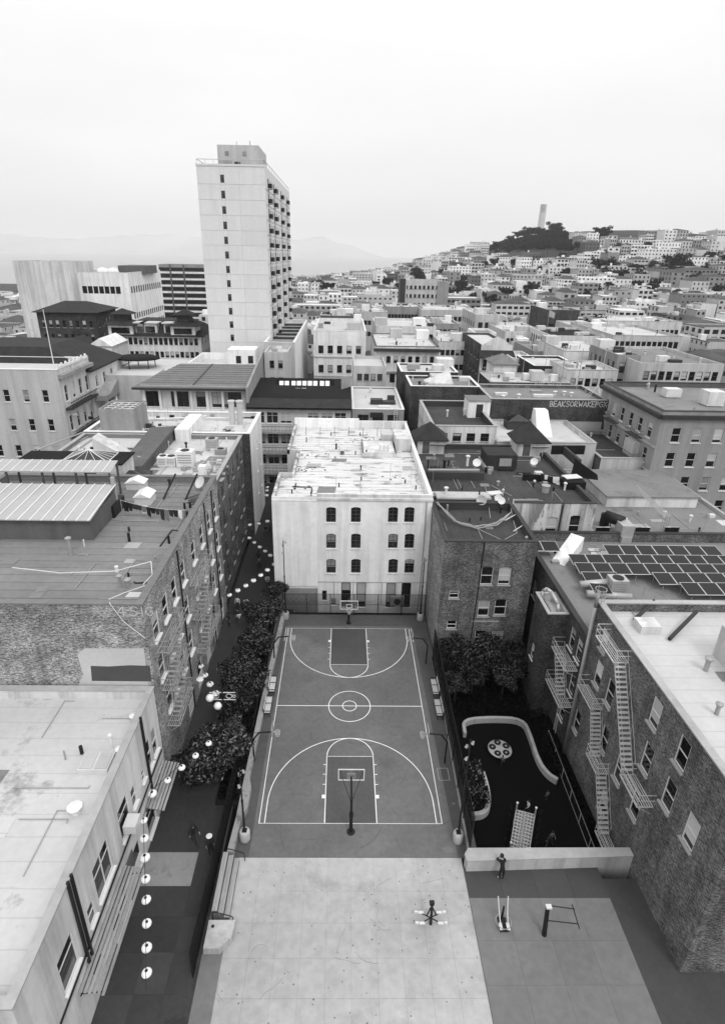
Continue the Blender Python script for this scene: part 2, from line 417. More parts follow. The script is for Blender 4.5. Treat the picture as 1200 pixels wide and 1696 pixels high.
    def flat_roof(s, m, par=.6, t=.3, parm=None, cap=None, name='roof'):
        zr = s.z1 - par
        b = MB(); b.face([(s.x0 + .01, s.y0 + .01, zr), (s.x1 - .01, s.y0 + .01, zr), (s.x1 - .01, s.y1 - .01, zr), (s.x0 + .01, s.y1 - .01, zr)])
        r_ = b.build(name, m, s.root)
        if par > 0:
            parm = parm or m
            q = MB()
            for x0, x1, y0, y1 in ((s.x0 + .005, s.x1 - .005, s.y0 + .005, s.y0 + t), (s.x0 + .005, s.x1 - .005, s.y1 - t, s.y1 - .005), (s.x0 + .005, s.x0 + t, s.y0 + t, s.y1 - t), (s.x1 - t, s.x1 - .005, s.y0 + t, s.y1 - t)):
                q.box(x0, x1, y0, y1, zr, s.z1 - .004, skip='b')
            q.build('parapet', parm, s.root)
            if cap:
                q = MB(); e = .06
                for x0, x1, y0, y1 in ((s.x0 - e, s.x1 + e, s.y0 - e, s.y0 + t + e), (s.x0 - e, s.x1 + e, s.y1 - t - e, s.y1 + e), (s.x0 - e, s.x0 + t + e, s.y0 + t + e, s.y1 - t - e), (s.x1 - t - e, s.x1 + e, s.y0 + t + e, s.y1 - t - e)):
                    q.box(x0, x1, y0, y1, s.z1 - .003, s.z1 + .09)
                q.build('coping', cap, s.root)
        return r_
    def part(s, name, mb, m, smooth=False):
        return mb.build(name, m, s.root, smooth)
def row(a, b, n):
    return [a + (b - a) * (i + .5) / n for i in range(n)]
def vent(b, x, y, z, r=.1, h=.7, m='metal_grey', hood=True):
    q = MB(); q.tube((x, y, z), (x, y, z + h), r, r, 8)
    if hood: q.tube((x, y, z + h - .12), (x, y, z + h), r * 1.7, r * 1.9, 8); q.tube((x, y, z + h), (x, y, z + h + .12), r * 1.9, r * .4, 8)
    return q.build('vent_pipe', m, b.root)
def ac_unit(b, x, y, z, w=1., d=.8, h=.9, m='metal_pale'):
    q = MB(); q.box(x - w / 2, x + w / 2, y - d / 2, y + d / 2, z + .1, z + h); q.box(x - w / 2 + .05, x + w / 2 - .05, y - d / 2 + .05, y + d / 2 - .05, z, z + .1)
    o = q.build('air_unit', m, b.root)
    g = MB(); g.lathe([(min(w, d) * .38, 0), (min(w, d) * .38, .05), (min(w, d) * .3, .06)], 14, (x, y, z + h)); g.build('fan_grille', 'metal_dark', o)
    g = MB()
    for i in range(4): zz = z + h * (.3 + .15 * i); g.box(x - w * .4, x + w * .4, y - d / 2 - .015, y - d / 2 - .002, zz, zz + h * .07)
    g.build('louvre', 'metal_grey', o)
    return o
def dish(b, x, y, z, r=.4, az=200, m='metal_pale'):
    q = MB(); q.tube((x, y, z), (x, y, z + .7), .03, .03, 6); q.build('dish_mast', 'metal_grey', b.root)
    q = MB(); n = 16; M = Matrix.Translation((x, y, z + .8)) @ Matrix.Rotation(R(az), 4, 'Z') @ Matrix.Rotation(R(55), 4, 'Y')
    for j, (r0, z0, r1, z1) in enumerate(((0, 0, r * .5, .03), (r * .5, .03, r, .12), (r, .12, r * .5, .02), (r * .5, .02, 0.001, -.02))):
        for i in range(n):
            a0, a1 = 2 * math.pi * i / n, 2 * math.pi * (i + 1) / n
            q.face([(r0 * math.cos(a0), r0 * math.sin(a0), z0), (r0 * math.cos(a1), r0 * math.sin(a1), z0), (r1 * math.cos(a1), r1 * math.sin(a1), z1), (r1 * math.cos(a0), r1 * math.sin(a0), z1)], M=M)
    return q.build('satellite_dish', m, b.root)
def skylight(b, x0, x1, y0, y1, z, h=.25, n=2, m='plastic_clear'):
    q = MB(); q.box(x0, x1, y0, y1, z, z + h); o = q.build('skylight', 'metal_pale', b.root)
    for i in range(n):
        a = x0 + (x1 - x0) * i / n + .06; c = x0 + (x1 - x0) * (i + 1) / n - .06
        g = MB(); g.box(a, c, y0 + .06, y1 - .06, z + h + .002, z + h + .05); g.build('pane', m, o)
    return o
def pyramid(b, name, x0, x1, y0, y1, z, h, m, e=.3, ridge=0.):
    q = MB(); cx, cy = (x0 + x1) / 2, (y0 + y1) / 2
    a = [(x0 - e, y0 - e, z), (x1 + e, y0 - e, z), (x1 + e, y1 + e, z), (x0 - e, y1 + e, z)]
    p, r_ = (cx - ridge / 2, cy, z + h), (cx + ridge / 2, cy, z + h)
    if ridge: q.face([a[0], a[1], r_, p]); q.face([a[1], a[2], r_]); q.face([a[2], a[3], p, r_]); q.face([a[3], a[0], p])
    else:
        for i in range(4): q.face([a[i], a[(i + 1) % 4], p])
    q.face([a[3], a[2], a[1], a[0]])
    q.box(x0 - e - .04, x1 + e + .04, y0 - e - .04, y1 + e + .04, z - .14, z - .003)
    return q.build(name, m, b.root)
def tank_box(b, name, x0, x1, y0, y1, z0, z1, m, parent=None):
    q = MB(); q.box(x0, x1, y0, y1, z0, z1); return q.build(name, m, parent or b.root)

# ------------------------------------------------------------------ terrain, bay, far hills
def gz(x, y):
    z = -2.6
    if y > 62: z -= .018 * (min(y, 1100) - 62)
    z += 70 * math.exp(-.5 * ((x - 370) / 170) ** 2 - .5 * ((y - 1150) / 250) ** 2)
    w = 220 if x < 430 else 900
    if y > 150: z += 62 * math.exp(-.5 * ((x - 430) / w) ** 2 - .5 * ((y - 760) / 210) ** 2) * min(1, (y - 150) / 250)
    if y > 1350: z -= (y - 1350) * .05
    if x < -150 and y > 500: z -= (y - 500) * .02
    return z
def grid_sheet(name, xs, ys, fz, m):
    b = MB()
    for y in ys:
        for x in xs: b.v.append((x, y, fz(x, y)))
    nx = len(xs)
    for j in range(len(ys) - 1):
        for i in range(nx - 1): b.f.append((j * nx + i, j * nx + i + 1, (j + 1) * nx + i + 1, (j + 1) * nx + i)); b.mi.append(0)
    return tag(b.build(name, m, None, True), kind='structure')
xs = [-2500, -1500, -1000, -700] + list(range(-500, 900, 25)) + [1000, 1300, 1700, 2500]
ys = [-120, -60, 0, 60] + list(range(85, 1500, 25)) + [1600, 1900, 2300]
grid_sheet('ground', xs, ys, gz, 'ground')
b = MB(); b.face([(-14000, 900, -41), (14000, 900, -41), (14000, 16000, -41), (-14000, 16000, -41)]); tag(b.build('water', 'water'), kind='structure')
def ridge(name, y, pts, depth):
    b = MB(); n = 60; X = [pts[0][0] + (pts[-1][0] - pts[0][0]) * i / n for i in range(n + 1)]
    def hgt(x):
        for (a, ha), (c, hc) in zip(pts[:-1], pts[1:]):
            if a <= x <= c: t = (x - a) / (c - a); t = t * t * (3 - 2 * t); return ha + (hc - ha) * t
        return 0
    rr = random.Random(5); prof = [hgt(x) * (1 + .05 * math.sin(x * .011) + .03 * math.sin(x * .031)) for x in X]
    rows = [(0, 0), (.2, .45), (.4, .8), (.55, 1), (.8, .6), (1, 0)]
    for t, k in rows:
        for x, h in zip(X, prof): b.v.append((x, y + depth * t, -41.5 + h * k + (8 * rr.random() if 0 < k < 1 else 0)))
    for j in range(len(rows) - 1):
        for i in range(n): q = j * (n + 1) + i; b.f.append((q, q + 1, q + n + 2, q + n + 1)); b.mi.append(0)
    return tag(b.build(name, 'hill_far', None, True), kind='structure')
ridge('hills', 12800, [(-12600, 370), (-9000, 420), (-6000, 280), (-4200, 400), (-2100, 270), (-1000, 330), (-640, 430), (0, 280), (700, 60), (870, 0)], 2000)

# ------------------------------------------------------------------ court, plaza, alley, street
def slab(name, x0, x1, y0, y1, z0, z1, m, kind='structure', parent=None):
    b = MB(); b.box(x0, x1, y0, y1, z0, z1); o = b.build(name, m, parent)
    return tag(o, kind=kind) if kind and parent is None else o
court = slab('court', -7.9, 8.45, -2.45, 25.2, -2.5, 0, 'asphalt_court')
b = MB(); b.face([(-6.75, -2.44, .0022), (7.1, -2.44, .0022), (6.75, 23.0, .0022), (-6.55, 23.0, .0022)]); b.build('court_coating_lit', 'court_coating_lit', court)  # court paint plus painted light; the bare border stands in for wall shade
for y0, y1, m_ in ((0.05, 5.74, 'lane_worn'), (22.57 - 5.74, 22.57 - .05, 'asphalt_lane')):
    b = MB(); b.face([(-1.78, y0, .0045), (1.78, y0, .0045), (1.78, y1, .0045), (-1.78, y1, .0045)]); b.build('lane', m_, court)
LW, CL = .065, 22.57
def line(pts, name='court_line', w=LW, closed=False, z=.007):
    b = MB(); ribbon(b, pts, w, z, closed); return b.build(name, 'line_paint', court)
line([(-6.4, 0), (6.4, 0), (6.4, CL), (-6.4, CL)], 'boundary_line', closed=True)
line([(-6.37, CL / 2), (6.37, CL / 2)], 'halfway_line')
line(arc(0, CL / 2, 1.83, 0, 360, 64)[:-1], 'centre_circle', closed=True, z=.0085)
line(arc(0, CL / 2, .61, 0, 360, 40)[:-1], 'centre_circle', closed=True, z=.0085)
for s in (0, 1):
    Y = (lambda y: y) if s == 0 else (lambda y: CL - y)
    line([(x, Y(y)) for x, y in ((-1.83, .03), (-1.83, 5.79), (1.83, 5.79), (1.83, .03))], 'lane_line', z=.0088)
    line([(x, Y(y)) for x, y in arc(0, 5.79, 1.83, 178, 2, 40)], 'free_throw_arc', z=.0091)
    line([(x, Y(y)) for x, y in [(-6.02, .03)] + arc(0, 1.6, 6.02, 180, 0, 60) + [(6.02, .03)]], 'three_point_line', z=.0096)
    for sx in (-1, 1):
        b = MB(); ribbon(b, [(sx * 1.87, Y(2.15)), (sx * 2.1, Y(2.15))], .3, .0075)
        for yy in (3.2, 4.1, 5.0): ribbon(b, [(sx * 1.87, Y(yy)), (sx * 2.08, Y(yy))], .05, .0075)
        b.build('lane_mark', 'line_paint', court)
for sx in (-1, 1):   # doubled end pieces of the side courts
    line([(sx * 6.62, 20.4), (sx * 6.62, 22.7)], 'side_line', .05)
b = MB(); P = [(6.75, 3.6), (7.55, 3.6), (7.55, 4.7), (6.75, 4.7)]
ribbon(b, P, .05, .0047, True); b.build('painted_square', 'concrete_light', court)
b = MB()
for x, y, s in ((6.5, -1.9, .3), (-5.6, -1.2, .22), (6.4, 2.6, .1), (6.6, 2.3, .12), (7.5, 1.6, .1)):
    n = 9; b.face([(x + s * (1 + .4 * rnd.random()) * math.cos(6.283 * i / n), y + s * .7 * (1 + .4 * rnd.random()) * math.sin(6.283 * i / n), .0046) for i in range(n)])
b.build('paint_spill', 'concrete_mid', court)
b = MB()    # scuffs and tyre marks
rs = random.Random(3)
for k in range(150):
    x, y = rs.uniform(-6, 6), rs.uniform(-2, 21); a0 = rs.uniform(0, 360); r = rs.uniform(.5, 4); A_ = arc(x, y, r, a0, a0 + rs.uniform(10, 50), 10)
    if all(-7 < q[0] < 7.3 and -2.3 < q[1] < 23 for q in A_): ribbon(b, A_, rs.uniform(.015, .04), .0052)
b.build('scuff_marks', mat('scuff', .09, .85, .3, 2), court)

def prism_wall(name, poly, z0, z1, m, parent=None):
    b = MB(); b.prism(poly, z0, z1); return b.build(name, m, parent)
kl = prism_wall('kerb_wall', [(-6.9, 24.6), (-7.25, 14), (-7.55, 3.4), (-7.3, 2.6), (-7.3, .9), (-7.6, 0), (-7.72, -2.4), (-8.15, -2.4), (-8.0, 0), (-7.95, 3), (-7.7, 14), (-7.3, 24.6)], 0.0, .5, 'kerb')
tag(kl, 'low pale concrete kerb wall between court and alley trees', 'kerb wall')
kr = prism_wall('kerb_wall', [(8.3, 18.4), (8.05, 8), (7.75, -2.4), (7.92, -2.4), (8.22, 8), (8.45, 18.4)], 0.0, .35, 'kerb')
tag(kr, 'thin concrete kerb wall under tall dark fence beside playground', 'kerb wall')

plaza = slab('pavement', -9.4, 7.3, -14, -2.451, -2.5, -.012, 'concrete_mid')
ysl = [-2.46, -4.6, -6.45, -8.3, -10.2, -12.1, -14]
def slabs(parent, xs, ys, m, z=0., gap=.008, th=.05, pick=None):
    for j in range(len(ys) - 1):
        for i in range(len(xs) - 1):
            b = MB(); d = rnd.uniform(-.0015, .0015)
            b.box(xs[i] + gap / 2, xs[i + 1] - gap / 2, ys[j + 1] + gap / 2, ys[j] - gap / 2, z - th, z + d)
            b.build('paving_slab', pick(i, j) if pick else m, parent)
slabs(plaza, [-7.35 + i * 1.46 for i in range(11)] + [7.28], ysl, 'concrete_light', z=.0)
rs = random.Random(21); b = MB()
for k in range(150):
    x, y = rs.uniform(-7.2, 7.2), rs.uniform(-13.8, -2.6); s = rs.uniform(.015, .05); b.face([(x + s * math.cos(6.283 * i / 7), y + s * math.sin(6.283 * i / 7), .0045) for i in range(7)])
b.build('gum_spots', mat('gum', .12, .9, .2, 2), plaza)['kind'] = 'stuff'
b = MB()
for k in range(14):
    x, y = rs.uniform(-7, 6.5), rs.uniform(-13.5, -3); P_ = [(x, y)]
    a_ = rs.uniform(0, 6.28)
    for j in range(7): a_ += rs.uniform(-.6, .6); P_.append((min(7.2, max(-7.3, P_[-1][0] + .22 * math.cos(a_))), min(-2.55, P_[-1][1] + .22 * math.sin(a_))))
    ribbon(b, P_, .012, .0042)
b.build('cracks', mat('gum_dark', .10, .9, .2, 2), plaza)['kind'] = 'stuff'
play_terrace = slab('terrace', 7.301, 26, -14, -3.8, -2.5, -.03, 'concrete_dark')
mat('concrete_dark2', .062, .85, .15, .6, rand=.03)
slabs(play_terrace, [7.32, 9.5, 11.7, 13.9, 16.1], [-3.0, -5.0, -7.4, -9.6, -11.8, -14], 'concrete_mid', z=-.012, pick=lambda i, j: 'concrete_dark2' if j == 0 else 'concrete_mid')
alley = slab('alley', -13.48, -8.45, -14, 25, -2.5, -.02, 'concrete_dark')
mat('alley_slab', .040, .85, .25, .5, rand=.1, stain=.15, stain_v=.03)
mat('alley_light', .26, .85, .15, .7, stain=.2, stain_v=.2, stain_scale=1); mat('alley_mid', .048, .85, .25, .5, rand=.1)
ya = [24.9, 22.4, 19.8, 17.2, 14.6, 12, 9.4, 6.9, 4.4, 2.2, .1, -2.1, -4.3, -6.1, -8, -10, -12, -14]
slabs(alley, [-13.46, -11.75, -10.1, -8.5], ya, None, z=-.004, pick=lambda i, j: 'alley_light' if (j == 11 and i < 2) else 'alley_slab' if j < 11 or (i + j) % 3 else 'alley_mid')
slab('alley', -13.48, -6.2, 25.001, 56, -2.5, -.01, 'asphalt_street')
street = slab('street', -80, 80, 56.001, 64, -2.5, -.05, 'asphalt_street')
slab('pavement', -80, -13.5, 54.2, 55.99, -2.5, .1, 'concrete_mid'); slab('pavement', -8.0, 80, 54.2, 55.99, -2.5, .1, 'concrete_mid')
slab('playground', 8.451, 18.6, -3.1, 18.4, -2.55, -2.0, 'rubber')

# planting strip between alley and court
slab('planting_bed', -9.75, -8.05, 1.4, 24.4, -.4, .12, 'soil')

# ------------------------------------------------------------------ fences
def fence(name, p0, p1, z0, h, label, n, mm='mesh_fence', pr=.04, mid=True, cat='fence', pm='metal_dark'):
    a, c = Vector((p0[0], p0[1], z0)), Vector((p1[0], p1[1], z0))
    r_ = empty(name, (a + c) / 2, label, cat)
    d = (c - a)
    for i in range(n + 1):
        p = a + d * (i / n); b = MB(); b.tube(p, p + Vector((0, 0, h)), pr, pr, 6); b.build('post', pm, r_)
    for z in ((.06, h * .5, h - .02) if mid else (.06, h - .02)):
        b = MB(); b.tube(a + Vector((0, 0, z)), c + Vector((0, 0, z)), pr * .6, pr * .6, 5); b.build('rail', pm, r_)
    nrm = Vector((-d.y, d.x, 0)).normalized() * .03
    for i in range(n):
        q0, q1 = a + d * (i / n) + nrm, a + d * ((i + 1) / n) + nrm
        b = MB(); b.face([q0 + Vector((0, 0, .05)), q1 + Vector((0, 0, .05)), q1 + Vector((0, 0, h)), q0 + Vector((0, 0, h))]); b.build('mesh_panel', mm, r_)
    return r_
fence('chain_link_fence', (-7.2, 25.05), (8.4, 25.05), 0, 2.7, 'dark chain link fence behind the far hoop, in front of white building', 6)
fence('chain_link_fence', (8.22, 17.6), (7.84, -2.3), .0, 3.7, 'tall dark mesh fence between court and sunken playground', 8, 'mesh_fence_dense')
fence('chain_link_fence', (-8.5, 3.6), (-8.75, -9.2), 0, 2.3, 'dark screen fence between bleacher steps and alley', 6, 'mesh_fence_dense')
fence('railing', (17.2, 9.5), (16.85, -2.4), -2.0, 1.1, 'pale handrail along the planting under brick wall with fire escapes', 6, 'mesh_fence_dense', .03, False, 'railing', 'trim_grey')

# ------------------------------------------------------------------ hoops, poles, benches
def ring(b, c, r, t=.012, n=16):
    b.path([(c[0] + r * math.cos(6.2832 * i / n), c[1] + r * math.sin(6.2832 * i / n), c[2]) for i in range(n)], t, 4, True)
def net(parent, c, r):
    b = MB(); n = 12
    for k in range(n):
        a0, a1 = 6.2832 * k / n, 6.2832 * (k + 1) / n
        for (r0, z0), (r1, z1) in (((r, 0), (r * .75, -.2)), ((r * .75, -.2), (r * .55, -.42))):
            b.tube((c[0] + r0 * math.cos(a0), c[1] + r0 * math.sin(a0), c[2] + z0), (c[0] + r1 * math.cos(a1), c[1] + r1 * math.sin(a1), c[2] + z1), .008, .008, 3, False)
            b.tube((c[0] + r0 * math.cos(a1), c[1] + r0 * math.sin(a1), c[2] + z0), (c[0] + r1 * math.cos(a0), c[1] + r1 * math.sin(a0), c[2] + z1), .008, .008, 3, False)
    b.build('net', 'trim_white', parent)
def main_hoop(y0, s, label):
    r_ = empty('basketball_hoop', (0, y0, 0), label, 'basketball hoop', 'basketball hoops at the ends of the court')
    yb = y0 + s * 1.72
    b = MB(); b.tube((0, y0, 0), (0, y0, 1.7), .12, .12, 10); b.tube((0, y0, 1.7), (0, y0, 3.2), .085, .085, 10); b.tube((0, y0, 1.55), (0, y0, 1.85), .15, .15, 10); b.lathe([(.3, 0), (.3, .02), (.14, .05)], 12, (0, y0, 0.001)); b.build('post', 'metal_dark', r_)
    b = MB(); b.tube((0, y0, 3.1), (0, yb - s * .06, 3.3), .08, .06, 8); b.tube((0, y0 + s * .15, 2.6), (-.8, yb - s * .04, 3.85), .025, .025, 5); b.tube((0, y0 + s * .15, 2.6), (.8, yb - s * .04, 3.85), .025, .025, 5); b.build('arm', 'metal_dark', r_)
    ya, yc = sorted((yb - s * .03, yb)); b = MB()
    b.box(-.915, .915, ya, yc, 2.9, 2.98); b.box(-.915, .915, ya, yc, 3.89, 3.97); b.box(-.915, -.855, ya, yc, 2.98, 3.89); b.box(.855, .915, ya, yc, 2.98, 3.89)
    bb = b.build('backboard', 'trim_white', r_)
    b = MB(); b.face([(-.855, yb - s * .015, 2.98), (.855, yb - s * .015, 2.98), (.855, yb - s * .015, 3.89), (-.855, yb - s * .015, 3.89)]); b.build('pane', 'board_glass', bb)
    ya, yc = sorted((yb - s * .01, yb + s * .01)); b = MB()
    b.box(-.3, .3, ya, yc, 3.08, 3.13); b.box(-.3, .3, ya, yc, 3.48, 3.53); b.box(-.3, -.25, ya, yc, 3.13, 3.48); b.box(.25, .3, ya, yc, 3.13, 3.48); b.build('target_square', 'trim_white', bb)
    b = MB(); c = (0, yb + s * .38, 3.05); ring(b, c, .23, .014); b.box(-.06, .06, min(yb, yb + s * .16), max(yb, yb + s * .16), 3.02, 3.06); rim = b.build('rim', 'trim_grey', r_)
    net(rim, c, .23)
mat('board_glass', .10, .15, .1, 1, alpha=.45)
main_hoop(-.62, 1, 'tall glass backboard hoop standing at plaza end of court')
main_hoop(23.55, -1, 'tall glass backboard hoop standing before white building')
def side_hoop(x, y, s, label):
    r_ = empty('side_hoop', (x, y, 0), label, 'basketball hoop', 'practice hoops along the court sides')
    xb = x + s * 1.55
    b = MB(); b.path([(x, y, 0), (x, y, 2.2), (x + s * .5, y, 2.95), (xb, y, 3.05)], .065, 8); b.build('post', 'metal_dark', r_)
    b = MB(); b.tube((x, y, 2.9), (x + s * 1.2, y, 3.06), .02, .02, 5); b.build('brace', 'metal_dark', r_)
    b = MB(); M = Matrix.Translation((xb, y, 3.0)) @ Matrix.Rotation(R(90), 4, 'Z')
    pts = [(-.45, 0), (.45, 0), (.6, .35), (.55, .6), (.3, .78), (-.3, .78), (-.55, .6), (-.6, .35)]
    k = len(b.v); 
    for d in (-.02, .02):
        b.face([(px_, d, pz) for px_, pz in (pts if d > 0 else pts[::-1])], M=M)
    for i in range(8):
        (a0, b0), (a1, b1) = pts[i], pts[(i + 1) % 8]; b.face([(a0, -.02, b0), (a1, -.02, b1), (a1, .02, b1), (a0, .02, b0)], M=M)
    b.build('backboard', 'metal_grey', r_)
    b = MB(); c = (xb + s * .36, y, 3.05); ring(b, c, .23, .014); b.box(min(xb, xb + s * .14), max(xb, xb + s * .14), y - .05, y + .05, 3.02, 3.06); rim = b.build('rim', 'trim_grey', r_); net(rim, c, .23)
side_hoop(-7.5, 5.3, 1, 'dark gooseneck side hoop under the leafy tree by kerb wall')
side_hoop(7.42, 5.2, -1, 'dark gooseneck side hoop beside the playground mesh fence')
side_hoop(-7.25, 17.1, 1, 'dark gooseneck side hoop by kerb wall near white building')
side_hoop(7.5, 17.0, -1, 'dark gooseneck side hoop beside dark brick building wall')
def light_pole(x, y, h, label, s):
    r_ = empty('light_pole', (x, y, 0), label, 'light pole', 'light poles at the court corners')
    b = MB(); b.lathe([(.34, 0), (.36, .1), (.36, .75), (.3, .85)], 16, (x, y, .001)); b.build('concrete_base', 'concrete_wall', r_, True)
    b = MB(); b.box(x - .16, x + .16, y - .16, y + .16, .85, .89); b.tube((x, y, .89), (x, y, h * .55), .075, .065, 8); b.tube((x, y, h * .55), (x, y, h), .05, .045, 8); b.tube((x, y, h * .55 - .1), (x, y, h * .55 + .1), .085, .085, 8); b.build('pole', 'metal_dark', r_)
    for k, (dz, a) in enumerate(((.25, 0), (.7, 2.2), (1.4, 4))):
        c = Vector((x + .2 * math.cos(a), y + .2 * math.sin(a), h - dz)); b = MB(); b.tube((x, y, h - dz), c, .02, .02, 5); b.tube(c + Vector((0, 0, .09)), c - Vector((-.08 * s, .05, .1)), .06, .11, 8); b.build('spotlight', 'metal_grey', r_)
light_pole(-7.17, -1.17, 6.6, 'light pole in concrete drum beside bleacher steps', 1)
light_pole(7.25, -1.26, 9.2, 'tall light pole in concrete drum beside concrete parapet and playground', -1)
light_pole(-6.83, 24.3, 9.6, 'tall light pole in front of blank white wall', 1)
light_pole(7.8, 24.25, 7.7, 'light pole in drum between white building and brick wall', -1)
def bench(x, y, s, label):
    r_ = empty('bench', (x, y, 0), label, 'bench', 'benches along the court sides')
    for k in range(4):
        b = MB(); b.box(x - .24 + k * .12, x - .14 + k * .12, y - .95, y + .95, .43, .47); b.build('seat_slat', 'metal_pale', r_)
    for k in range(3):
        xx = x - s * .3; b = MB(); b.box(xx - .02, xx + .02, y - .95, y + .95, .55 + k * .12, .64 + k * .12); b.build('back_slat', 'metal_pale', r_)
    for yy in (-.95, 0, .95):
        b = MB(); b.box(x - .3, x + .28, y + yy - .03, y + yy + .03, .36, .42); b.box(x - s * .3 - .025, x - s * .3 + .025, y + yy - .03, y + yy + .03, 0, .9); b.box(x + s * .2 - .02, x + s * .2 + .02, y + yy - .03, y + yy + .03, 0, .36); b.box(x - .3, x + .28, y + yy - .025, y + yy + .025, .62, .66); b.build('leg', 'metal_dark', r_)
for y in (13.5, 10.9): bench(-6.98 - (13.5 - y) * .03, y, 1, 'pale slatted bench against kerb wall on the alley side')
for y in (13.3, 10.7): bench(7.78 - (13.3 - y) * .02, y, -1, 'pale slatted bench against the playground fence')

# bleacher steps, rails and planter block
r_ = empty('bleacher_steps', (-8.0, -4.2, 0), 'weathered wooden bleacher steps beside the dark screen fence', 'steps')
for k in range(3):
    for j in range(3):
        x = -8.28 + k * .34 + j * .105; b = MB(); b.box(x, x + .095, -6.3, -2.7, .86 - .3 * k, .90 - .3 * k); b.build('plank', 'wood_bleached', r_)
    b = MB(); b.box(-8.29 + k * .34, -7.97 + k * .34, -6.25, -2.75, 0.001, .858 - .3 * k); b.build('riser', 'concrete_mid', r_)
def loop_rail(x0, x1, y, label):
    b = MB(); b.path([(x0, y, 0), (x0, y, .95), (x0 + .15, y, 1.02), (x1 - .1, y - .1, .8), (x1, y - .1, .7), (x1, y - .1, 0)], .03, 6); tag(b.build('hand_rail', 'metal_dark'), label, 'handrail', 'rails at the bleacher steps')
loop_rail(-8.1, -6.95, -2.58, 'bent black handrail at court end of bleacher steps')
loop_rail(-8.2, -7.0, -6.45, 'bent black handrail beside the concrete planter block')
b = MB(); b.prism([(-8.4, -8.1), (-7.5, -8.1), (-6.9, -7.5), (-6.85, -6.6), (-8.4, -6.6)], 0.002, .55); o = tag(b.build('planter_block', 'concrete_wall'), 'chamfered pale concrete block at end of bleacher steps', 'planter block')
b = MB(); b.lathe([(.09, 0), (.09, .02)], 12, (-8.1, -6.95, .552)); b.build('cap_plate', 'metal_dark', o)

# parapet wall of the terrace
r_ = tag(prism_wall('parapet_wall', [(7.45, -3.35), (18.4, -3.0), (18.4, -2.5), (7.65, -2.55), (7.35, -2.95)], -2.5, 1.0, 'concrete_wall'), 'pale concrete parapet wall between terrace and sunken playground', 'wall')
prism_wall('coping', [(7.4, -3.39), (18.45, -3.04), (18.45, -2.46), (7.62, -2.51), (7.3, -2.95)], 1.001, 1.07, 'concrete_light', r_)

# outdoor gym machines
def pedal_station(x, y):
    r_ = empty('exercise_machine', (x, y, 0), 'four seat pedal exercise machine with dark post on pale paving', 'exercise machine')
    b = MB(); b.tube((x, y - .2, 0), (x, y - .05, 1.5), .09, .07, 10); b.box(x - .14, x + .14, y - .05, y + .15, 1.45, 1.65); b.build('post', 'metal_dark', r_)
    for s in (-1, 1):
        for yy in (.25, -.35):
            b = MB(); b.tube((x, y, .25), (x + s * .6, y + yy, .3), .035, .03, 6); b.build('arm', 'metal_dark', r_)
            b = MB(); b.box(x + s * .55 - .16, x + s * .55 + .16, y + yy - .07, y + yy + .07, .3, .36); b.box(x + s * .85 - .1, x + s * .85 + .1, y + yy - .05, y + yy + .05, .3, .42); b.build('pedal', 'metal_pale', r_)
        b = MB(); b.tube((x + s * .05, y, 1.2), (x + s * .28, y - .2, .8), .05, .04, 6); b.build('handle', 'metal_dark', r_)
pedal_station(4.7, -6.3)
def elliptical(x, y):
    r_ = empty('exercise_machine', (x, y, 0), 'elliptical walker with two tall grips and pale footplates on grey paving', 'exercise machine')
    b = MB(); b.tube((x, y, 0), (x, y, 1.2), .08, .06, 8); b.box(x - .25, x + .25, y - .7, y + .1, 0, .06); b.build('frame', 'metal_dark', r_)
    for s in (-1, 1):
        b = MB(); b.path([(x + s * .22, y - .5, .3), (x + s * .25, y, .9), (x + s * .3, y + .35, 1.6)], .03, 6); b.build('grip', 'metal_pale', r_)
        b = MB(); b.box(x + s * .22 - .09, x + s * .22 + .09, y - .75, y - .35, .27, .31); b.build('footplate', 'metal_pale', r_)
    b = MB(); ring(b, (x, y - .3, .35), .45, .02, 20); b.build('guard_ring', 'metal_grey', r_)
elliptical(9.0, -6.25)
def bars(x, y):
    r_ = empty('exercise_machine', (x, y, 0), 'thick dark post with two parallel bars and cross handle', 'exercise machine')
    b = MB(); b.tube((x, y - .2, 0), (x, y + .1, 2.1), .14, .12, 10); b.build('post', 'metal_dark', r_)
    b = MB(); b.path([(x, y + .25, 2.0), (x + 1.6, y + .1, 1.9)], .03, 6); b.build('bar', 'metal_dark', r_)
    b = MB(); b.path([(x, y - .2, 1.35), (x + 1.7, y - .35, 1.3)], .03, 6); b.build('bar', 'metal_dark', r_)
    b = MB(); b.path([(x + 1.5, y + .3, 2.0), (x + 1.75, y - .55, 1.2)], .035, 6); b.build('cross_handle', 'metal_dark', r_)
    b = MB(); b.box(x - .12, x + .2, y - .05, y + .2, 2.1, 2.2); b.build('cap', 'metal_pale', r_)
bars(11.3, -6.9)

# ------------------------------------------------------------------ sunken playground
def offset_wall(name, pts, w, z0, z1, m, label):
    L, Q = [], []; P = [Vector(p) for p in pts]
    for i in range(len(P)):
        a, c = P[max(i - 1, 0)], P[min(i + 1, len(P) - 1)]; d = (c - a).normalized(); n = Vector((-d.y, d.x)) * w / 2; L.append(tuple(P[i] + n)); Q.append(tuple(P[i] - n))
    b = MB()
    for i in range(len(P) - 1): b.prism([Q[i], Q[i + 1], L[i + 1], L[i]], z0, z1)
    return tag(b.build(name, m), label, 'planter wall', 'planter walls in the playground')
def smooth(pts, it=2):
    for _ in range(it):
        q = [pts[0]]
        for a, c in zip(pts[:-1], pts[1:]): q += [(a[0] * .75 + c[0] * .25, a[1] * .75 + c[1] * .25), (a[0] * .25 + c[0] * .75, a[1] * .25 + c[1] * .75)]
        pts = q + [pts[-1]]
    return pts
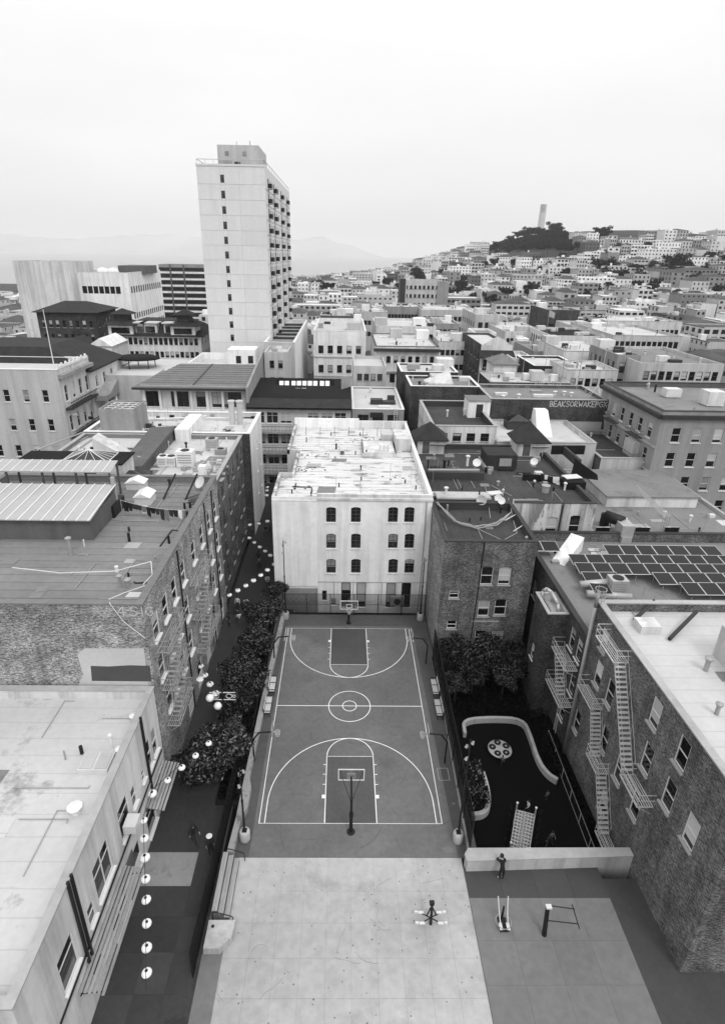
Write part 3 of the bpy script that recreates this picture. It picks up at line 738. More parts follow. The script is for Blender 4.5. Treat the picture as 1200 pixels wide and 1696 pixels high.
offset_wall('planter_wall', smooth([(10.05, 9.7), (10.15, 11.3), (12.9, 11.6), (15.6, 11.4), (15.7, 9.6), (15.55, 6.9), (15.9, 5.6), (16.5, 5.0)]), .28, -2.0, -1.45, 'concrete_wall', 'curved pale planter wall around the top of playground')
offset_wall('planter_wall', smooth([(10.7, 5.7), (10.75, 4.2), (10.5, 2.6), (9.9, 2.0), (9.0, 1.9)]), .32, -2.0, -1.45, 'concrete_wall', 'short curved planter wall with a shrub by the mesh fence')
r_ = empty('spinner_dish', (12.65, 8.0, -2), 'round pale playground spinner with five dark cup seats', 'spinner')
b = MB(); b.lathe([(.3, 0), (.3, .25), (.95, .42), (1.0, .5), (.95, .56), (.02, .58)], 28, (12.65, 8.0, -1.999)); b.build('deck', 'concrete_light', r_, True)
for k in range(5):
    a = k * 6.2832 / 5 + .4; c = (12.65 + .62 * math.cos(a), 8.0 + .62 * math.sin(a), -1.42)
    b = MB(); b.lathe([(.27, .0), (.29, .05), (.25, .05), (.2, .012), (.01, .01)], 16, c); o = b.build('cup_seat', 'cloth_black', r_, True)
    b = MB(); b.lathe([(.08, .012), (.08, .06), (.03, .08)], 10, c); b.build('hub', 'metal_grey', o)
r_ = empty('climbing_frame', (12.1, .2, -2), 'tilted rope net climber strung between pale posts', 'climbing frame')
Q = [Vector((12.1, 1.5, -.5)), Vector((13.35, 1.1, -.5)), Vector((12.3, -1.3, -1.4)), Vector((11.1, -.9, -1.4))]
b = MB()
for i in range(13):
    t = i / 12; b.tube(Q[0].lerp(Q[3], t), Q[1].lerp(Q[2], t), .035, .035, 4)
    if i < 12: b.tube(Q[0].lerp(Q[3], t), Q[1].lerp(Q[2], t + 1 / 12), .025, .025, 4)
for i in range(7): t = i / 6; b.tube(Q[0].lerp(Q[1], t), Q[3].lerp(Q[2], t), .035, .035, 4)
b.build('rope_net', 'net_rope', r_)
b = MB(); b.face([q - Vector((0, 0, .06)) for q in Q]); b.build('deck_mat', 'stucco_dark', r_)
for q in Q:
    b = MB(); b.tube((q.x, q.y, -2), (q.x, q.y, q.z + .7), .06, .06, 8); p = b.build('post', 'metal_grey', r_); b = MB(); b.lathe([(.06, 0), (.09, .05), (.03, .12)], 8, (q.x, q.y, q.z + .7)); b.build('cap', 'trim_white', p)
for s in (-1, 1):
    b = MB()
    for i in range(6):
        t = i / 5; p = (Q[0] if s < 0 else Q[1]).lerp(Q[3] if s < 0 else Q[2], t) + Vector((s * .35, 0, 0)); b.tube(p, p + Vector((s * .1, 0, .5)), .025, .025, 5)
    b.build('side_rungs', 'metal_dark', r_)

# ------------------------------------------------------------------ trees and planting
def leaf_mesh(name, clumps, n, size, mats_, seed):
    rr = random.Random(seed); b = MB(); vol = [c[3] * c[4] * c[5] for c in clumps]; tot = sum(vol)
    for (cx, cy, cz, rx, ry, rz_), v in zip(clumps, vol):
        for _ in range(max(20, int(n * v / tot))):
            while True:
                d = Vector((rr.gauss(0, 1), rr.gauss(0, 1), rr.gauss(0, 1)))
                if d.length > .1: break
            d.normalize(); t = rr.random() ** .38 * (1.0 + .22 * rr.random() ** 3)
            c = Vector((cx + d.x * rx * t, cy + d.y * ry * t, cz + d.z * rz_ * t))
            nrm = (d * .6 + Vector((rr.uniform(-1, 1), rr.uniform(-1, 1), rr.uniform(-.3, 1)))).normalized()
            u = nrm.orthogonal().normalized(); w = nrm.cross(u); a = rr.random() * 6.283; u, w = u * math.cos(a) + w * math.sin(a), w * math.cos(a) - u * math.sin(a)
            s = size * rr.uniform(.6, 1.3)
            b.face([c - u * s, c - w * s * .45, c + u * s, c + w * s * .45], mi=rr.choices(range(len(mats_)), [.42, .2, .18, .2][:len(mats_)])[0])
    return b.mesh(name, list(mats_))
def crown_clumps(r, rz_, k, seed):
    rr = random.Random(seed); cl = [(0, 0, 0, r * .6, r * .6, rz_ * .6)]
    for i in range(k):
        a = rr.random() * 6.283; q = r * rr.uniform(.4, .8)
        cl.append((q * math.cos(a), q * math.sin(a), rz_ * rr.uniform(-.5, .6), r * rr.uniform(.18, .42), r * rr.uniform(.18, .42), rz_ * rr.uniform(.16, .38)))
    return cl
_TREES = {}
def tree(name, x, y, z, h, r, label, group=None, kind='near', seed=1, rz_=None, leaves=4200):
    key = (kind, seed)
    rz_ = rz_ or r * .8
    if key not in _TREES:
        ms = {'near': ('leaf_near', 'leaf_light', 'leaf_dark', 'leaf_mid'), 'dark': ('leaf_dark', 'leaf_near', 'leaf_light', 'leaf_mid'), 'far': ('leaf_far', 'leaf_dark')}[kind]
        cl = crown_clumps(1., .8, 11 if kind != 'far' else 9, seed)
        me = leaf_mesh('crown', cl, int(leaves * 1.9) if kind != 'far' else leaves, .056 if kind != 'far' else .10, ms, seed)
        b = MB(); rr = random.Random(seed)
        b.tube((0, 0, -2.0), (.03, .02, -.5), .07, .05, 7)
        for c in cl[1:8]: b.tube((.03, .02, -.6 + rr.uniform(0, .25)), (c[0] * .8, c[1] * .8, c[2]), .035, .01, 5)
        _TREES[key] = (me, b.mesh('trunk', 'bark'))
    me, tr = _TREES[key]
    o = empty(name, (x, y, z), label, 'tree', group, rnd.random() * 6.28)
    zc = h - rz_ * .95
    c = link('crown', me, None, o, (0, 0, zc)); c.scale = (r, r, rz_ / .8)
    t = link('trunk', tr, None, o, (0, 0, zc)); t.scale = (r * .9, r * .9, zc / 2.0)
    return o
gA = 'trees along the alley beside the court'
p = at_z(352, 1272, 3.2)
tree('street_tree', -10.0, 3.3, .1, 5.3, 2.95, 'broad leafy tree overhanging alley below the hanging lanterns and lamp', gA, 'near', 1, 2.0, 6500)
for k, (x, y, h, r, la) in enumerate(((-9.1, 8.6, 4.6, 2.0, 'dark leafy tree between ornate alley lamp and the kerb wall'), (-9.1, 12.4, 4.5, 2.1, 'dark leafy tree behind the benches on the alley side'), (-8.9, 16.4, 4.8, 2.2, 'dark leafy tree behind gooseneck hoop near seated people'), (-8.7, 20.6, 4.8, 2.0, 'dark leafy tree between seated people and court corner'), (-8.0, 24.4, 4.4, 1.4, 'slim dark tree at the foot of blank white wall'), (-9.3, 6.2, 3.2, 1.3, 'low dark tree under the globes of alley lamp'))):
    tree('street_tree', x, y, .1, h, r, la, gA, 'near', 2 + k % 3, None, 4500)
gP = 'trees between playground and brick building'
for k, (x, y, h, r, la) in enumerate(((10.3, 16.3, 5.4, 1.9, 'evergreen tree in thicket under the small brick wall windows'), (13.0, 16.6, 5.6, 2.1, 'tallest evergreen tree in thicket under paired brick wall windows'), (15.8, 15.6, 5.3, 1.9, 'evergreen tree in thicket beside the narrow brick wing'), (11.5, 14.3, 4.6, 1.8, 'evergreen tree in front of thicket above curved planter wall'), (14.4, 14.2, 4.4, 1.8, 'evergreen tree in thicket between spinner planter and brick wing'), (9.8, 13.6, 3.8, 1.4, 'low evergreen tree in thicket against tall mesh fence'))):
    tree('garden_tree', x, y, -2, h, r, la, gP, 'dark', 5 + k % 3, None, 4800)
def ground_cover(name, x0, x1, y0, y1, z, h, n, label, seed, size=.12, ms=('leaf_dark', 'leaf_near')):
    rr = random.Random(seed); b = MB()
    for _ in range(n):
        c = Vector((rr.uniform(x0, x1), rr.uniform(y0, y1), z + h * rr.random() ** .7)); nrm = Vector((rr.uniform(-1, 1), rr.uniform(-1, 1), rr.uniform(.1, 1))).normalized(); u = nrm.orthogonal().normalized(); w = nrm.cross(u); s = size * rr.uniform(.6, 1.4)
        b.face([c - u * s, c - w * s * .5, c + u * s, c + w * s * .5], mi=0 if rr.random() < .8 else 1)
    return tag(b.build(name, ms), label, 'planting', kind='stuff')
ground_cover('ground_cover', 8.8, 17.6, 11.9, 17.8, -1.95, 1.0, 7000, 'dark low planting under the thicket above playground', 3)
ground_cover('ground_cover', 16.1, 17.5, 5.6, 11.8, -1.95, .9, 1800, 'dark low planting beside playground under the brick wall', 4)
ground_cover('ground_cover', 8.7, 10.5, 2.3, 6.2, -1.95, 1.5, 2600, 'leafy shrub bed behind short planter wall', 5, .12, ('leaf_near', 'leaf_light'))
ground_cover('ground_cover', -9.6, -8.1, 1.6, 24.2, .1, .7, 3800, 'low dark planting under the alley trees', 6)
ground_cover('ground_cover', 17.3, 17.75, -2.3, 9, -1.95, .5, 900, 'dark narrow strip planting between handrail and brick wall', 7)

# ------------------------------------------------------------------ lanterns and alley lamp
LZ = 5.0
strings = [
    [(100 + u / 3.3333, 1100 + v / 3.3333) for u, v in ((818, 438), (746, 506), (670, 572), (591, 642), (508, 716), (461, 864), (463, 963), (467, 1070), (471, 1187), (474, 1303), (477, 1433))] + [(243, 1570), (243, 1612)],
    [(100 + u / 3.3333, 1100 + v / 3.3333) for u, v in ((776, 13), (800, 62), (826, 112), (857, 163))],
    [(100 + u / 3.3333, 780 + v / 3.3333) for u, v in ((933, 686), (979, 660), (1023, 634), (1065, 605), (1105, 576), (1142, 547), (1180, 515))],
    [(100 + u / 3.3333, 780 + v / 3.3333) for u, v in ((1043, 370), (1070, 395), (1100, 420), (1130, 443), (1159, 466))],
    [(100 + u / 3.3333, 780 + v / 3.3333) for u, v in ((1045, 298), (1095, 291), (1142, 278))],
    [(100 + u / 3.3333, 780 + v / 3.3333) for u, v in ((1138, 135), (1140, 108), (1142, 90))]]
names = ['string over the near alley paving beside pale building', 'string beside the iron fire escape platform', 'string crossing alley by the white building base', 'string crossing alley beside blank white wall', 'string crossing the far alley end', 'string hung at the street end of alley']
b = MB(); prof = [(.02, -.21), (.15, -.2), (.26, -.14), (.33, -.05), (.34, .03), (.29, .13), (.19, .2), (.1, .22)]
b.lathe(prof, 18, cap=False); lan_me = b.mesh('lantern_shell', 'paper_white', True)
b = MB(); b.lathe([(.105, .215), (.105, .235), (.02, .236)], 12); b.tube((0, 0, .23), (0, 0, .42), .012, .012, 4); lan_top = b.mesh('top_ring', 'metal_dark')
b = MB(); b.tube((0, 0, -.21), (0, 0, -.42), .012, .03, 5); lan_tas = b.mesh('tassel', 'trim_dark')
b = MB()
for i in range(10):
    a = 6.2832 * i / 10
    for (r0, z0), (r1, z1) in zip(prof[1:-1], prof[2:]): b.tube((r0 * 1.004 * math.cos(a), r0 * 1.004 * math.sin(a), z0), (r1 * 1.004 * math.cos(a), r1 * 1.004 * math.sin(a), z1), .006, .006, 3, False)
lan_rib = b.mesh('ribs', 'trim_grey')
for st, nm in zip(strings, names):
    pts = [at_z(px_, py_, LZ) for px_, py_ in st]
    for k, q in enumerate(pts):
        o = empty('paper_lantern', (q.x, q.y, LZ), 'round white paper lantern on ' + nm, 'lantern', 'paper lanterns: ' + nm, rnd.random() * 6)
        o.rotation_euler.x = rnd.uniform(-.2, .2); o.scale = [rnd.uniform(.64, .84)] * 3
        link('shell', lan_me, None, o); link('top_ring', lan_top, None, o); link('tassel', lan_tas, None, o); link('ribs', lan_rib, None, o)
    P = [Vector((q.x, q.y, LZ + .32)) for q in pts]
    d0 = (P[0] - P[1]); d1 = (P[-1] - P[-2])
    ends = [P[0] + d0 * .8] + P + [P[-1] + d1 * .8]
    b = MB(); b.path(ends, .02, 4); tag(b.build('lantern_cable', 'metal_dark'), 'thin dark cable carrying the lantern ' + nm, 'cable', 'lantern cables')
def alley_lamp(x, y):
    r_ = empty('alley_lamp', (x, y, 0), 'ornate dark lamp post with scroll bracket and two round pale globes', 'street lamp')
    b = MB(); b.lathe([(.2, 0), (.2, .4), (.09, .6), (.07, 5.2), (.05, 6.2)], 10, (x, y, 0)); b.build('post', 'metal_dark', r_)
    b = MB()
    for s in (-1, 1):
        for zz in (4.6, 5.3): b.tube((x, y, zz), (x + s * 1.0, y, zz), .035, .03, 6)
        M = Matrix.Translation((x + s * .5, y, 4.95)) @ Matrix.Rotation(R(90), 4, 'X')
        b.path([tuple(M @ Vector((.22 * math.cos(6.283 * i / 12), .22 * math.sin(6.283 * i / 12), 0))) for i in range(12)], .03, 5, True)
        b.path([tuple(M @ Vector((s * .38 + .12 * math.cos(6.283 * i / 10), .12 * math.sin(6.283 * i / 10), 0))) for i in range(10)], .03, 5, True)
    b.build('scroll_bracket', 'metal_pale', r_)
    for dx, dz in ((-.95, 4.9), (-.4, 4.1)):
        b = MB(); b.lathe([(.03, -.3), (.24, -.2), (.32, 0), (.24, .2), (.06, .3)], 14, (x + dx, y - .15, dz)); b.build('globe', 'paper_white', r_, True)
    b = MB(); b.path([(x, y, 6.1), (x - .6, y + .1, 6.5), (x - 1.5, y + .2, 6.45)], .035, 6); b.build('arm', 'metal_dark', r_)
    b = MB(); b.lathe([(.05, .1), (.28, .04), (.3, 0), (.1, -.05)], 12, (x - 1.65, y + .2, 6.42)); b.build('lamp_head', 'metal_pale', r_)
alley_lamp(-9.95, 7.0)

# ------------------------------------------------------------------ people
def person_mesh(name, pose, mats_):
    """skeleton grown with a Skin modifier; pose: dict of joint offsets"""
    J = {'pelvis': (0, 0, .95), 'waist': (0, 0, 1.1), 'chest': (0, .01, 1.33), 'neck': (0, 0, 1.5), 'headlow': (0, -.02, 1.58), 'head': (0, -.02, 1.68),
         'hipl': (-.09, 0, .92), 'kneel': (-.1, -.03, .5), 'anklel': (-.1, .02, .09), 'toel': (-.11, -.16, .04), 'hipr': (.09, 0, .92), 'kneer': (.1, -.03, .5), 'ankler': (.1, .02, .09), 'toer': (.11, -.16, .04),
         'shl': (-.19, 0, 1.43), 'ell': (-.25, .03, 1.16), 'wrl': (-.26, -.05, .93), 'shr': (.19, 0, 1.43), 'elr': (.25, .03, 1.16), 'wrr': (.26, -.05, .93)}
    J.update(pose)
    rad = {'pelvis': .135, 'waist': .12, 'chest': .145, 'neck': .058, 'headlow': .075, 'head': .098, 'hip': .095, 'knee': .065, 'ankle': .045, 'toe': .04, 'sh': .07, 'el': .05, 'wr': .033}
    names_ = list(J); V = [J[k] for k in names_]
    E = [('pelvis', 'waist'), ('waist', 'chest'), ('chest', 'neck'), ('neck', 'headlow'), ('headlow', 'head')]
    for s in 'lr': E += [('pelvis', 'hip' + s), ('hip' + s, 'knee' + s), ('knee' + s, 'ankle' + s), ('ankle' + s, 'toe' + s), ('chest', 'sh' + s), ('sh' + s, 'el' + s), ('el' + s, 'wr' + s)]
    Ei = [(names_.index(a), names_.index(c)) for a, c in E]; radii = [rad.get(k, rad.get(k[:-1], .05)) for k in names_]
    for s, sg in (('l', -1), ('r', 1)):      # palm and five fingers
        w = Vector(J['wr' + s]); e = Vector(J['el' + s]); d = (w - e).normalized(); side = Vector((sg, 0, 0)) - d * d.x * sg; side.normalize(); fw = d.cross(side)
        k = len(V); V.append(tuple(w + d * .07)); radii.append(.03); Ei.append((names_.index('wr' + s), k))
        for j, ln in enumerate((.085, .095, .088, .07)):
            a = w + d * .1 + fw * ((j - 1.5) * .022); m1 = len(V); V.append(tuple(a)); radii.append(.011); Ei.append((k, m1)); V.append(tuple(a + d * ln * .6 - side * .015)); radii.append(.009); Ei.append((m1, m1 + 1)); V.append(tuple(a + d * ln - side * .04)); radii.append(.008); Ei.append((m1 + 1, m1 + 2))
        m1 = len(V); V.append(tuple(w + d * .05 + fw * -.05)); radii.append(.012); Ei.append((names_.index('wr' + s), m1)); V.append(tuple(w + d * .09 + fw * -.065)); radii.append(.01); Ei.append((m1, m1 + 1))
    me = bpy.data.meshes.new(name); me.from_pydata([tuple(v) for v in V], Ei, []); o = bpy.data.objects.new('tmp', me); col.objects.link(o)
    o.modifiers.new('skin', 'SKIN'); me.skin_vertices[0] if me.skin_vertices else None
    if not me.skin_vertices:
        import bmesh
        bm = bmesh.new(); bm.from_mesh(me); bm.verts.layers.skin.verify(); bm.to_mesh(me); bm.free()
    sv = me.skin_vertices[0].data
    for i, r0 in enumerate(radii): sv[i].radius = (r0, r0 * (.8 if names_[i:i + 1] and names_[i] in ('chest', 'waist', 'pelvis') else 1.)); sv[i].use_root = (i == 0)
    ss = o.modifiers.new('sub', 'SUBSURF'); ss.levels = 1; ss.render_levels = 1
    dg = bpy.context.evaluated_depsgraph_get(); dg.update()
    out = bpy.data.meshes.new_from_object(o.evaluated_get(dg)); bpy.data.objects.remove(o); bpy.data.meshes.remove(me)
    out.name = name; out.materials.clear()
    for x in mats_: out.materials.append(MATS[x])    # skin, top, trousers, shoes
    zn = Vector(J['neck']).z; zw = Vector(J['pelvis']).z
    wl_, wr_ = Vector(J['wrl']), Vector(J['wrr']); hd = Vector(J['head'])
    for pl in out.polygons:
        c = pl.center; pl.use_smooth = True
        if (c - wl_).length < .03 or (c - wr_).length < .03 or (c - wl_ - (wl_ - Vector(J['ell'])).normalized() * .1).length < .12 or (c - wr_ - (wr_ - Vector(J['elr'])).normalized() * .1).length < .12: pl.material_index = 0
        elif (c - hd).length < .2 and c.z > zn + .02: pl.material_index = 0
        elif min((c - Vector(J['toel'])).length, (c - Vector(J['toer'])).length) < .16 and c.z < min(J['anklel'][2], J['ankler'][2]) + .06: pl.material_index = 3
        elif min((c - Vector(J[k])).length for k in ('kneel', 'kneer', 'anklel', 'ankler', 'hipl', 'hipr')) < min((c - Vector(J[k])).length for k in ('waist', 'chest', 'shl', 'shr', 'ell', 'elr', 'wrl', 'wrr')): pl.material_index = 2
        else: pl.material_index = 1
    return out, hd
def hair_mesh(hd, hat=False):
    b = MB(); n = 12
    b.lathe([(.112, -.03), (.122, .03), (.112, .09), (.07, .135), (.01, .15)], n, (hd.x, hd.y + .018, hd.z), cap=False)
    if hat: b.lathe([(.2, .05), (.2, .06), (.11, .07)], n, (hd.x, hd.y, hd.z))
    for sx in (-1, 1): b.box(hd.x + sx * .1 - .012, hd.x + sx * .1 + .012, hd.y - .03, hd.y + .03, hd.z - .08, hd.z - .01)
    b.box(hd.x - .08, hd.x + .08, hd.y + .06, hd.y + .11, hd.z - .12, hd.z)
    return b.mesh('hair')
def face_mesh(hd):
    b = MB()
    b.face([(hd.x - .014, hd.y - .1, hd.z - .04), (hd.x + .014, hd.y - .1, hd.z - .04), (hd.x, hd.y - .13, hd.z - .045), ]); b.face([(hd.x - .014, hd.y - .1, hd.z - .04), (hd.x, hd.y - .13, hd.z - .045), (hd.x, hd.y - .095, hd.z + .02)]); b.face([(hd.x + .014, hd.y - .1, hd.z - .04), (hd.x, hd.y - .095, hd.z + .02), (hd.x, hd.y - .13, hd.z - .045)])
    return b.mesh('nose')
def eye_mesh(hd):
    b = MB()
    for s in (-1, 1): b.box(hd.x + s * .036 - .013, hd.x + s * .036 + .013, hd.y - .103, hd.y - .09, hd.z - .003, hd.z + .012)
    b.box(hd.x - .025, hd.x + .025, hd.y - .1, hd.y - .085, hd.z - .078, hd.z - .068)
    return b.mesh('face_features')
POSES = {
    'stand': {},
    'walk': {'kneel': (-.1, -.2, .53), 'anklel': (-.1, -.28, .12), 'toel': (-.11, -.46, .1), 'kneer': (.1, .1, .5), 'ankler': (.1, .36, .16), 'toer': (.11, .24, .04), 'ell': (-.25, .14, 1.18), 'wrl': (-.24, .12, .94), 'elr': (.25, -.08, 1.18), 'wrr': (.22, -.27, 1.02)},
    'lean': {'chest': (0, .2, 1.3), 'neck': (0, .3, 1.42), 'headlow': (0, .36, 1.47), 'head': (0, .4, 1.55), 'waist': (0, .08, 1.1), 'shl': (-.19, .26, 1.38), 'shr': (.19, .26, 1.38), 'ell': (-.26, .5, 1.14), 'elr': (.26, .5, 1.14), 'wrl': (-.1, .58, 1.16), 'wrr': (.1, .58, 1.16), 'toel': (-.13, .18, .04), 'toer': (.13, .18, .04), 'kneel': (-.1, .04, .5), 'kneer': (.12, .02, .5)},
    'bend': {'waist': (0, -.1, 1.05), 'chest': (0, -.32, 1.15), 'neck': (0, -.46, 1.2), 'headlow': (0, -.53, 1.2), 'head': (0, -.6, 1.18), 'shl': (-.19, -.4, 1.18), 'shr': (.19, -.4, 1.18), 'ell': (-.22, -.42, .9), 'elr': (.22, -.42, .9), 'wrl': (-.16, -.5, .68), 'wrr': (.16, -.5, .68), 'pelvis': (0, .06, .95)},
    'sit': {'pelvis': (0, .1, .5), 'waist': (0, .12, .64), 'chest': (0, .1, .88), 'neck': (0, .06, 1.05), 'headlow': (0, .03, 1.13), 'head': (0, .02, 1.22), 'hipl': (-.09, .08, .5), 'hipr': (.09, .08, .5), 'kneel': (-.12, -.34, .52), 'kneer': (.12, -.34, .52), 'anklel': (-.12, -.32, .09), 'ankler': (.12, -.36, .09), 'toel': (-.13, -.5, .04), 'toer': (.13, -.54, .04), 'shl': (-.19, .08, .98), 'shr': (.19, .08, .98), 'ell': (-.24, -.06, .74), 'elr': (.24, -.06, .74), 'wrl': (-.12, -.25, .66), 'wrr': (.12, -.25, .66)},
}
_PM = {}
def person(x, y, z, rz, pose, top, legs, label, group=None, s=1., hat=None, hair='hair', shoes='cloth_dark'):
    key = (pose, top, legs, shoes)
    if key not in _PM:
        me, hd = person_mesh('person_body', POSES[pose], ('skin', top, legs, shoes)); _PM[key] = (me, hair_mesh(hd, False), hair_mesh(hd, True), face_mesh(hd), eye_mesh(hd))
    me, hm, ht, nm, em = _PM[key]
    o = link('person', me, None, None, (x, y, z), R(rz)); o.scale = (s, s, s); tag(o, label, 'person', group)
    link('hat' if hat else 'hair', mesh_with(ht if hat else hm, hat or hair), None, o); link('nose', mesh_with(nm, 'skin'), None, o); link('face_features', mesh_with(em, 'cloth_black'), None, o)
    return o
person(9.55, -3.88, -.012, 0, 'lean', 'cloth_black', 'cloth_black', 'person in black leaning over the concrete parapet wall', s=1.06, shoes='cloth_white')
person(-10.5, -1.5, 0, 60, 'walk', 'cloth_black', 'cloth_dark', 'person in dark coat walking past the dark screen fence', s=1.04)
person(-9.25, -2.2, 0, 20, 'stand', 'cloth_dark', 'cloth_black', 'person in wide white hat standing against the dark screen fence', hat='cloth_white')
person(-11.4, 4.9, 0, 160, 'walk', 'cloth_black', 'cloth_black', 'person in black walking beside the broad leafy tree')
person(-11.9, 7.9, 0, 100, 'bend', 'cloth_black', 'cloth_dark', 'person in black bending over below the iron fire escape')
person(-11.3, 12.6, 0, 200, 'stand', 'cloth_black', 'cloth_dark', 'person in black standing in alley beyond the ornate lamp')
gC = 'people sitting and standing under the lanterns in the alley'
for k, (px_, py_, po, tp) in enumerate(((380, 1038, 'stand', 'cloth_dark'), (394, 1010, 'stand', 'cloth_white'), (408, 1012, 'stand', 'cloth_white'), (396, 1030, 'sit', 'cloth_white'), (409, 1032, 'sit', 'cloth_dark'), (429, 1033, 'sit', 'cloth_white'), (428, 933, 'stand', 'cloth_dark'), (430, 942, 'stand', 'cloth_grey'), (443, 968, 'sit', 'cloth_white'), (440, 888, 'walk', 'cloth_black'), (447, 888, 'walk', 'cloth_dark'), (390, 1022, 'sit', 'cloth_dark'))):
    q = at_z(px_, py_, 0)
    person(max(-13, min(q.x, -8.9)), q.y, 0, rnd.uniform(0, 360), po, tp, 'cloth_dark', {'stand': 'person standing', 'sit': 'person sitting', 'walk': 'person walking'}[po] + ' under the lanterns wearing ' + {'cloth_white': 'a white top', 'cloth_dark': 'a dark top', 'cloth_grey': 'a grey top', 'cloth_black': 'black clothes'}[tp], gC)
    if po == 'sit':
        c = _PM
        st = MB(); xx, yy = max(-13, min(q.x, -8.9)), q.y
        st.lathe([(.17, 0), (.13, .05), (.13, .36), (.17, .4)], 10, (xx, yy, .0)); tag(st.build('stool', 'wood_dark'), 'small round dark stool under a person seated in the alley', 'stool', 'stools in the alley')
for k, (px_, py_, tp, sc_) in enumerate(((872, 1345, 'cloth_white', .68), (904, 1326, 'cloth_grey', .6), (830, 1268, 'cloth_grey', .62), (878, 1408, 'cloth_dark', .65), (889, 1398, 'cloth_grey', .62))):
    q = at_z(px_, py_, -2)
    if py_ > 1390: q = Vector((13.9 + .5 * (k - 3), -.4 + .5 * (k - 3), -2))
    person(q.x, q.y, -2.0, rnd.uniform(0, 360), 'stand' if k % 2 else 'walk', tp, 'cloth_dark', ['child in white top walking towards the rope net climber', 'child in grey top standing near the curved planter wall', 'child in grey top beside the round spinner', 'child in dark top beside the rope net climber', 'child in grey top next to rope climber posts'][k], 'children in the playground', sc_)

# ------------------------------------------------------------------ fire escape
def fire_escape(bld, xw, s, plats, stairs, m='iron_pale', w=1.05, ladder=None, rail_h=.95):
    """plats: (y0, y1, z) on the wall plane x=xw, outward sign s; stairs: (ya, za, yb, zb)"""
    root = None
    for y0, y1, z in plats:
        b = MB()
        xa, xb = sorted((xw + s * .02, xw + s * w))
        b.box(xa, xb, y0, y0 + .05, z - .06, z); b.box(xa, xb, y1 - .05, y1, z - .06, z); b.box(xa, xa + .05, y0 + .05, y1 - .05, z - .06, z); b.box(xb - .05, xb, y0 + .05, y1 - .05, z - .06, z)
        xo = xw + s * (w - .02)
        for h in (.5, rail_h):
            b.path([(xw + s * .02, y0 + .02, z + h), (xo, y0 + .02, z + h), (xo, y1 - .02, z + h), (xw + s * .02, y1 - .02, z + h)], .022, 5)
        n = max(2, int((y1 - y0) / .45))
        for i in range(n + 1):
            y = y0 + .03 + (y1 - y0 - .06) * i / n; b.tube((xo, y, z), (xo, y, z + rail_h), .014, .014, 4)
        for y in (y0 + .1, y1 - .1): b.tube((xw + s * .02, y, z - .7), (xo, y, z - .05), .025, .025, 5)
        o = b.build('fire_escape' if root is None else 'platform', m, bld.root if root is None else root)
        root = root or o
    for y0, y1, z in plats:
        xa, xb = sorted((xw + s * .07, xw + s * (w - .05))); k = 6
        for i in range(k):
            x = xa + (xb - xa) * i / k; g = MB(); g.box(x, x + (xb - xa) / k * .36, y0 + .06, y1 - .06, z - .03, z - .005); g.build('deck_slat', m, root)
    for ya, za, yb, zb in stairs:
        xm = xw + s * w * .55; n = max(4, int(abs(za - zb) / .27)); hw = .36
        g = MB()
        for dx in (-hw, hw):
            g.tube((xm + dx, ya, za), (xm + dx, yb, zb), .03, .03, 4); g.tube((xm + dx, ya, za + .85), (xm + dx, yb, zb + .85), .018, .018, 4)
            for t in (.05, .35, .65, .95): y = ya + (yb - ya) * t; z = za + (zb - za) * t; g.tube((xm + dx, y, z), (xm + dx, y, z + .85), .014, .014, 4)
        g.build('stringer', m, root)
        for i in range(1, n):
            t = i / n; y = ya + (yb - ya) * t; z = za + (zb - za) * t
            g = MB(); g.box(xm - hw, xm + hw, y - .1, y + .1, z - .03, z + .01); g.build('tread', m, root)
    if ladder:
        ya, za, zb = ladder; xm = xw + s * w * .6; g = MB(); n = int((za - zb) / .3)
        for dy in (-.22, .22): g.tube((xm, ya + dy, zb), (xm, ya + dy, za), .022, .022, 5)
        for i in range(n): z = zb + .15 + i * .3; g.tube((xm, ya - .22, z), (xm, ya + .22, z), .016, .016, 4)
        g.build('drop_ladder', m, root)
    return root
def poly_line(pts, r, name, m, label=None, cat=None, parent=None, n=5):
    b = MB(); b.path(pts, r, n); o = b.build(name, m, parent); return tag(o, label, cat) if label else o
def sag(a, c, d, n=10):
    a, c = Vector(a), Vector(c); return [a.lerp(c, i / n) - Vector((0, 0, d * 4 * (i / n) * (1 - i / n))) for i in range(n + 1)]
def strokes(mb, M, glyphs, x, z, s, w=.06, gap=.25):
    """graffiti lettering as flat ribbons on a wall plane (local u right, v up)"""
    for g in glyphs:
        wd = 0
        for st in g:
            for (a, c) in zip(st[:-1], st[1:]):
                d = Vector((c[0] - a[0], c[1] - a[1])); L = d.length or 1; n = Vector((-d.y, d.x)) / L * w / 2; e = d / L * w * .35
                q = [(x + (a[0]) * s + n.x - e.x, z + a[1] * s + n.y - e.y), (x + a[0] * s - n.x - e.x, z + a[1] * s - n.y - e.y), (x + c[0] * s - n.x + e.x, z + c[1] * s - n.y + e.y), (x + c[0] * s + n.x + e.x, z + c[1] * s + n.y + e.y)]
                mb.face([(u, 0, v) for u, v in q], M=M)
            wd = max(wd, max(p[0] for p in st))
        x += wd * s + gap * s
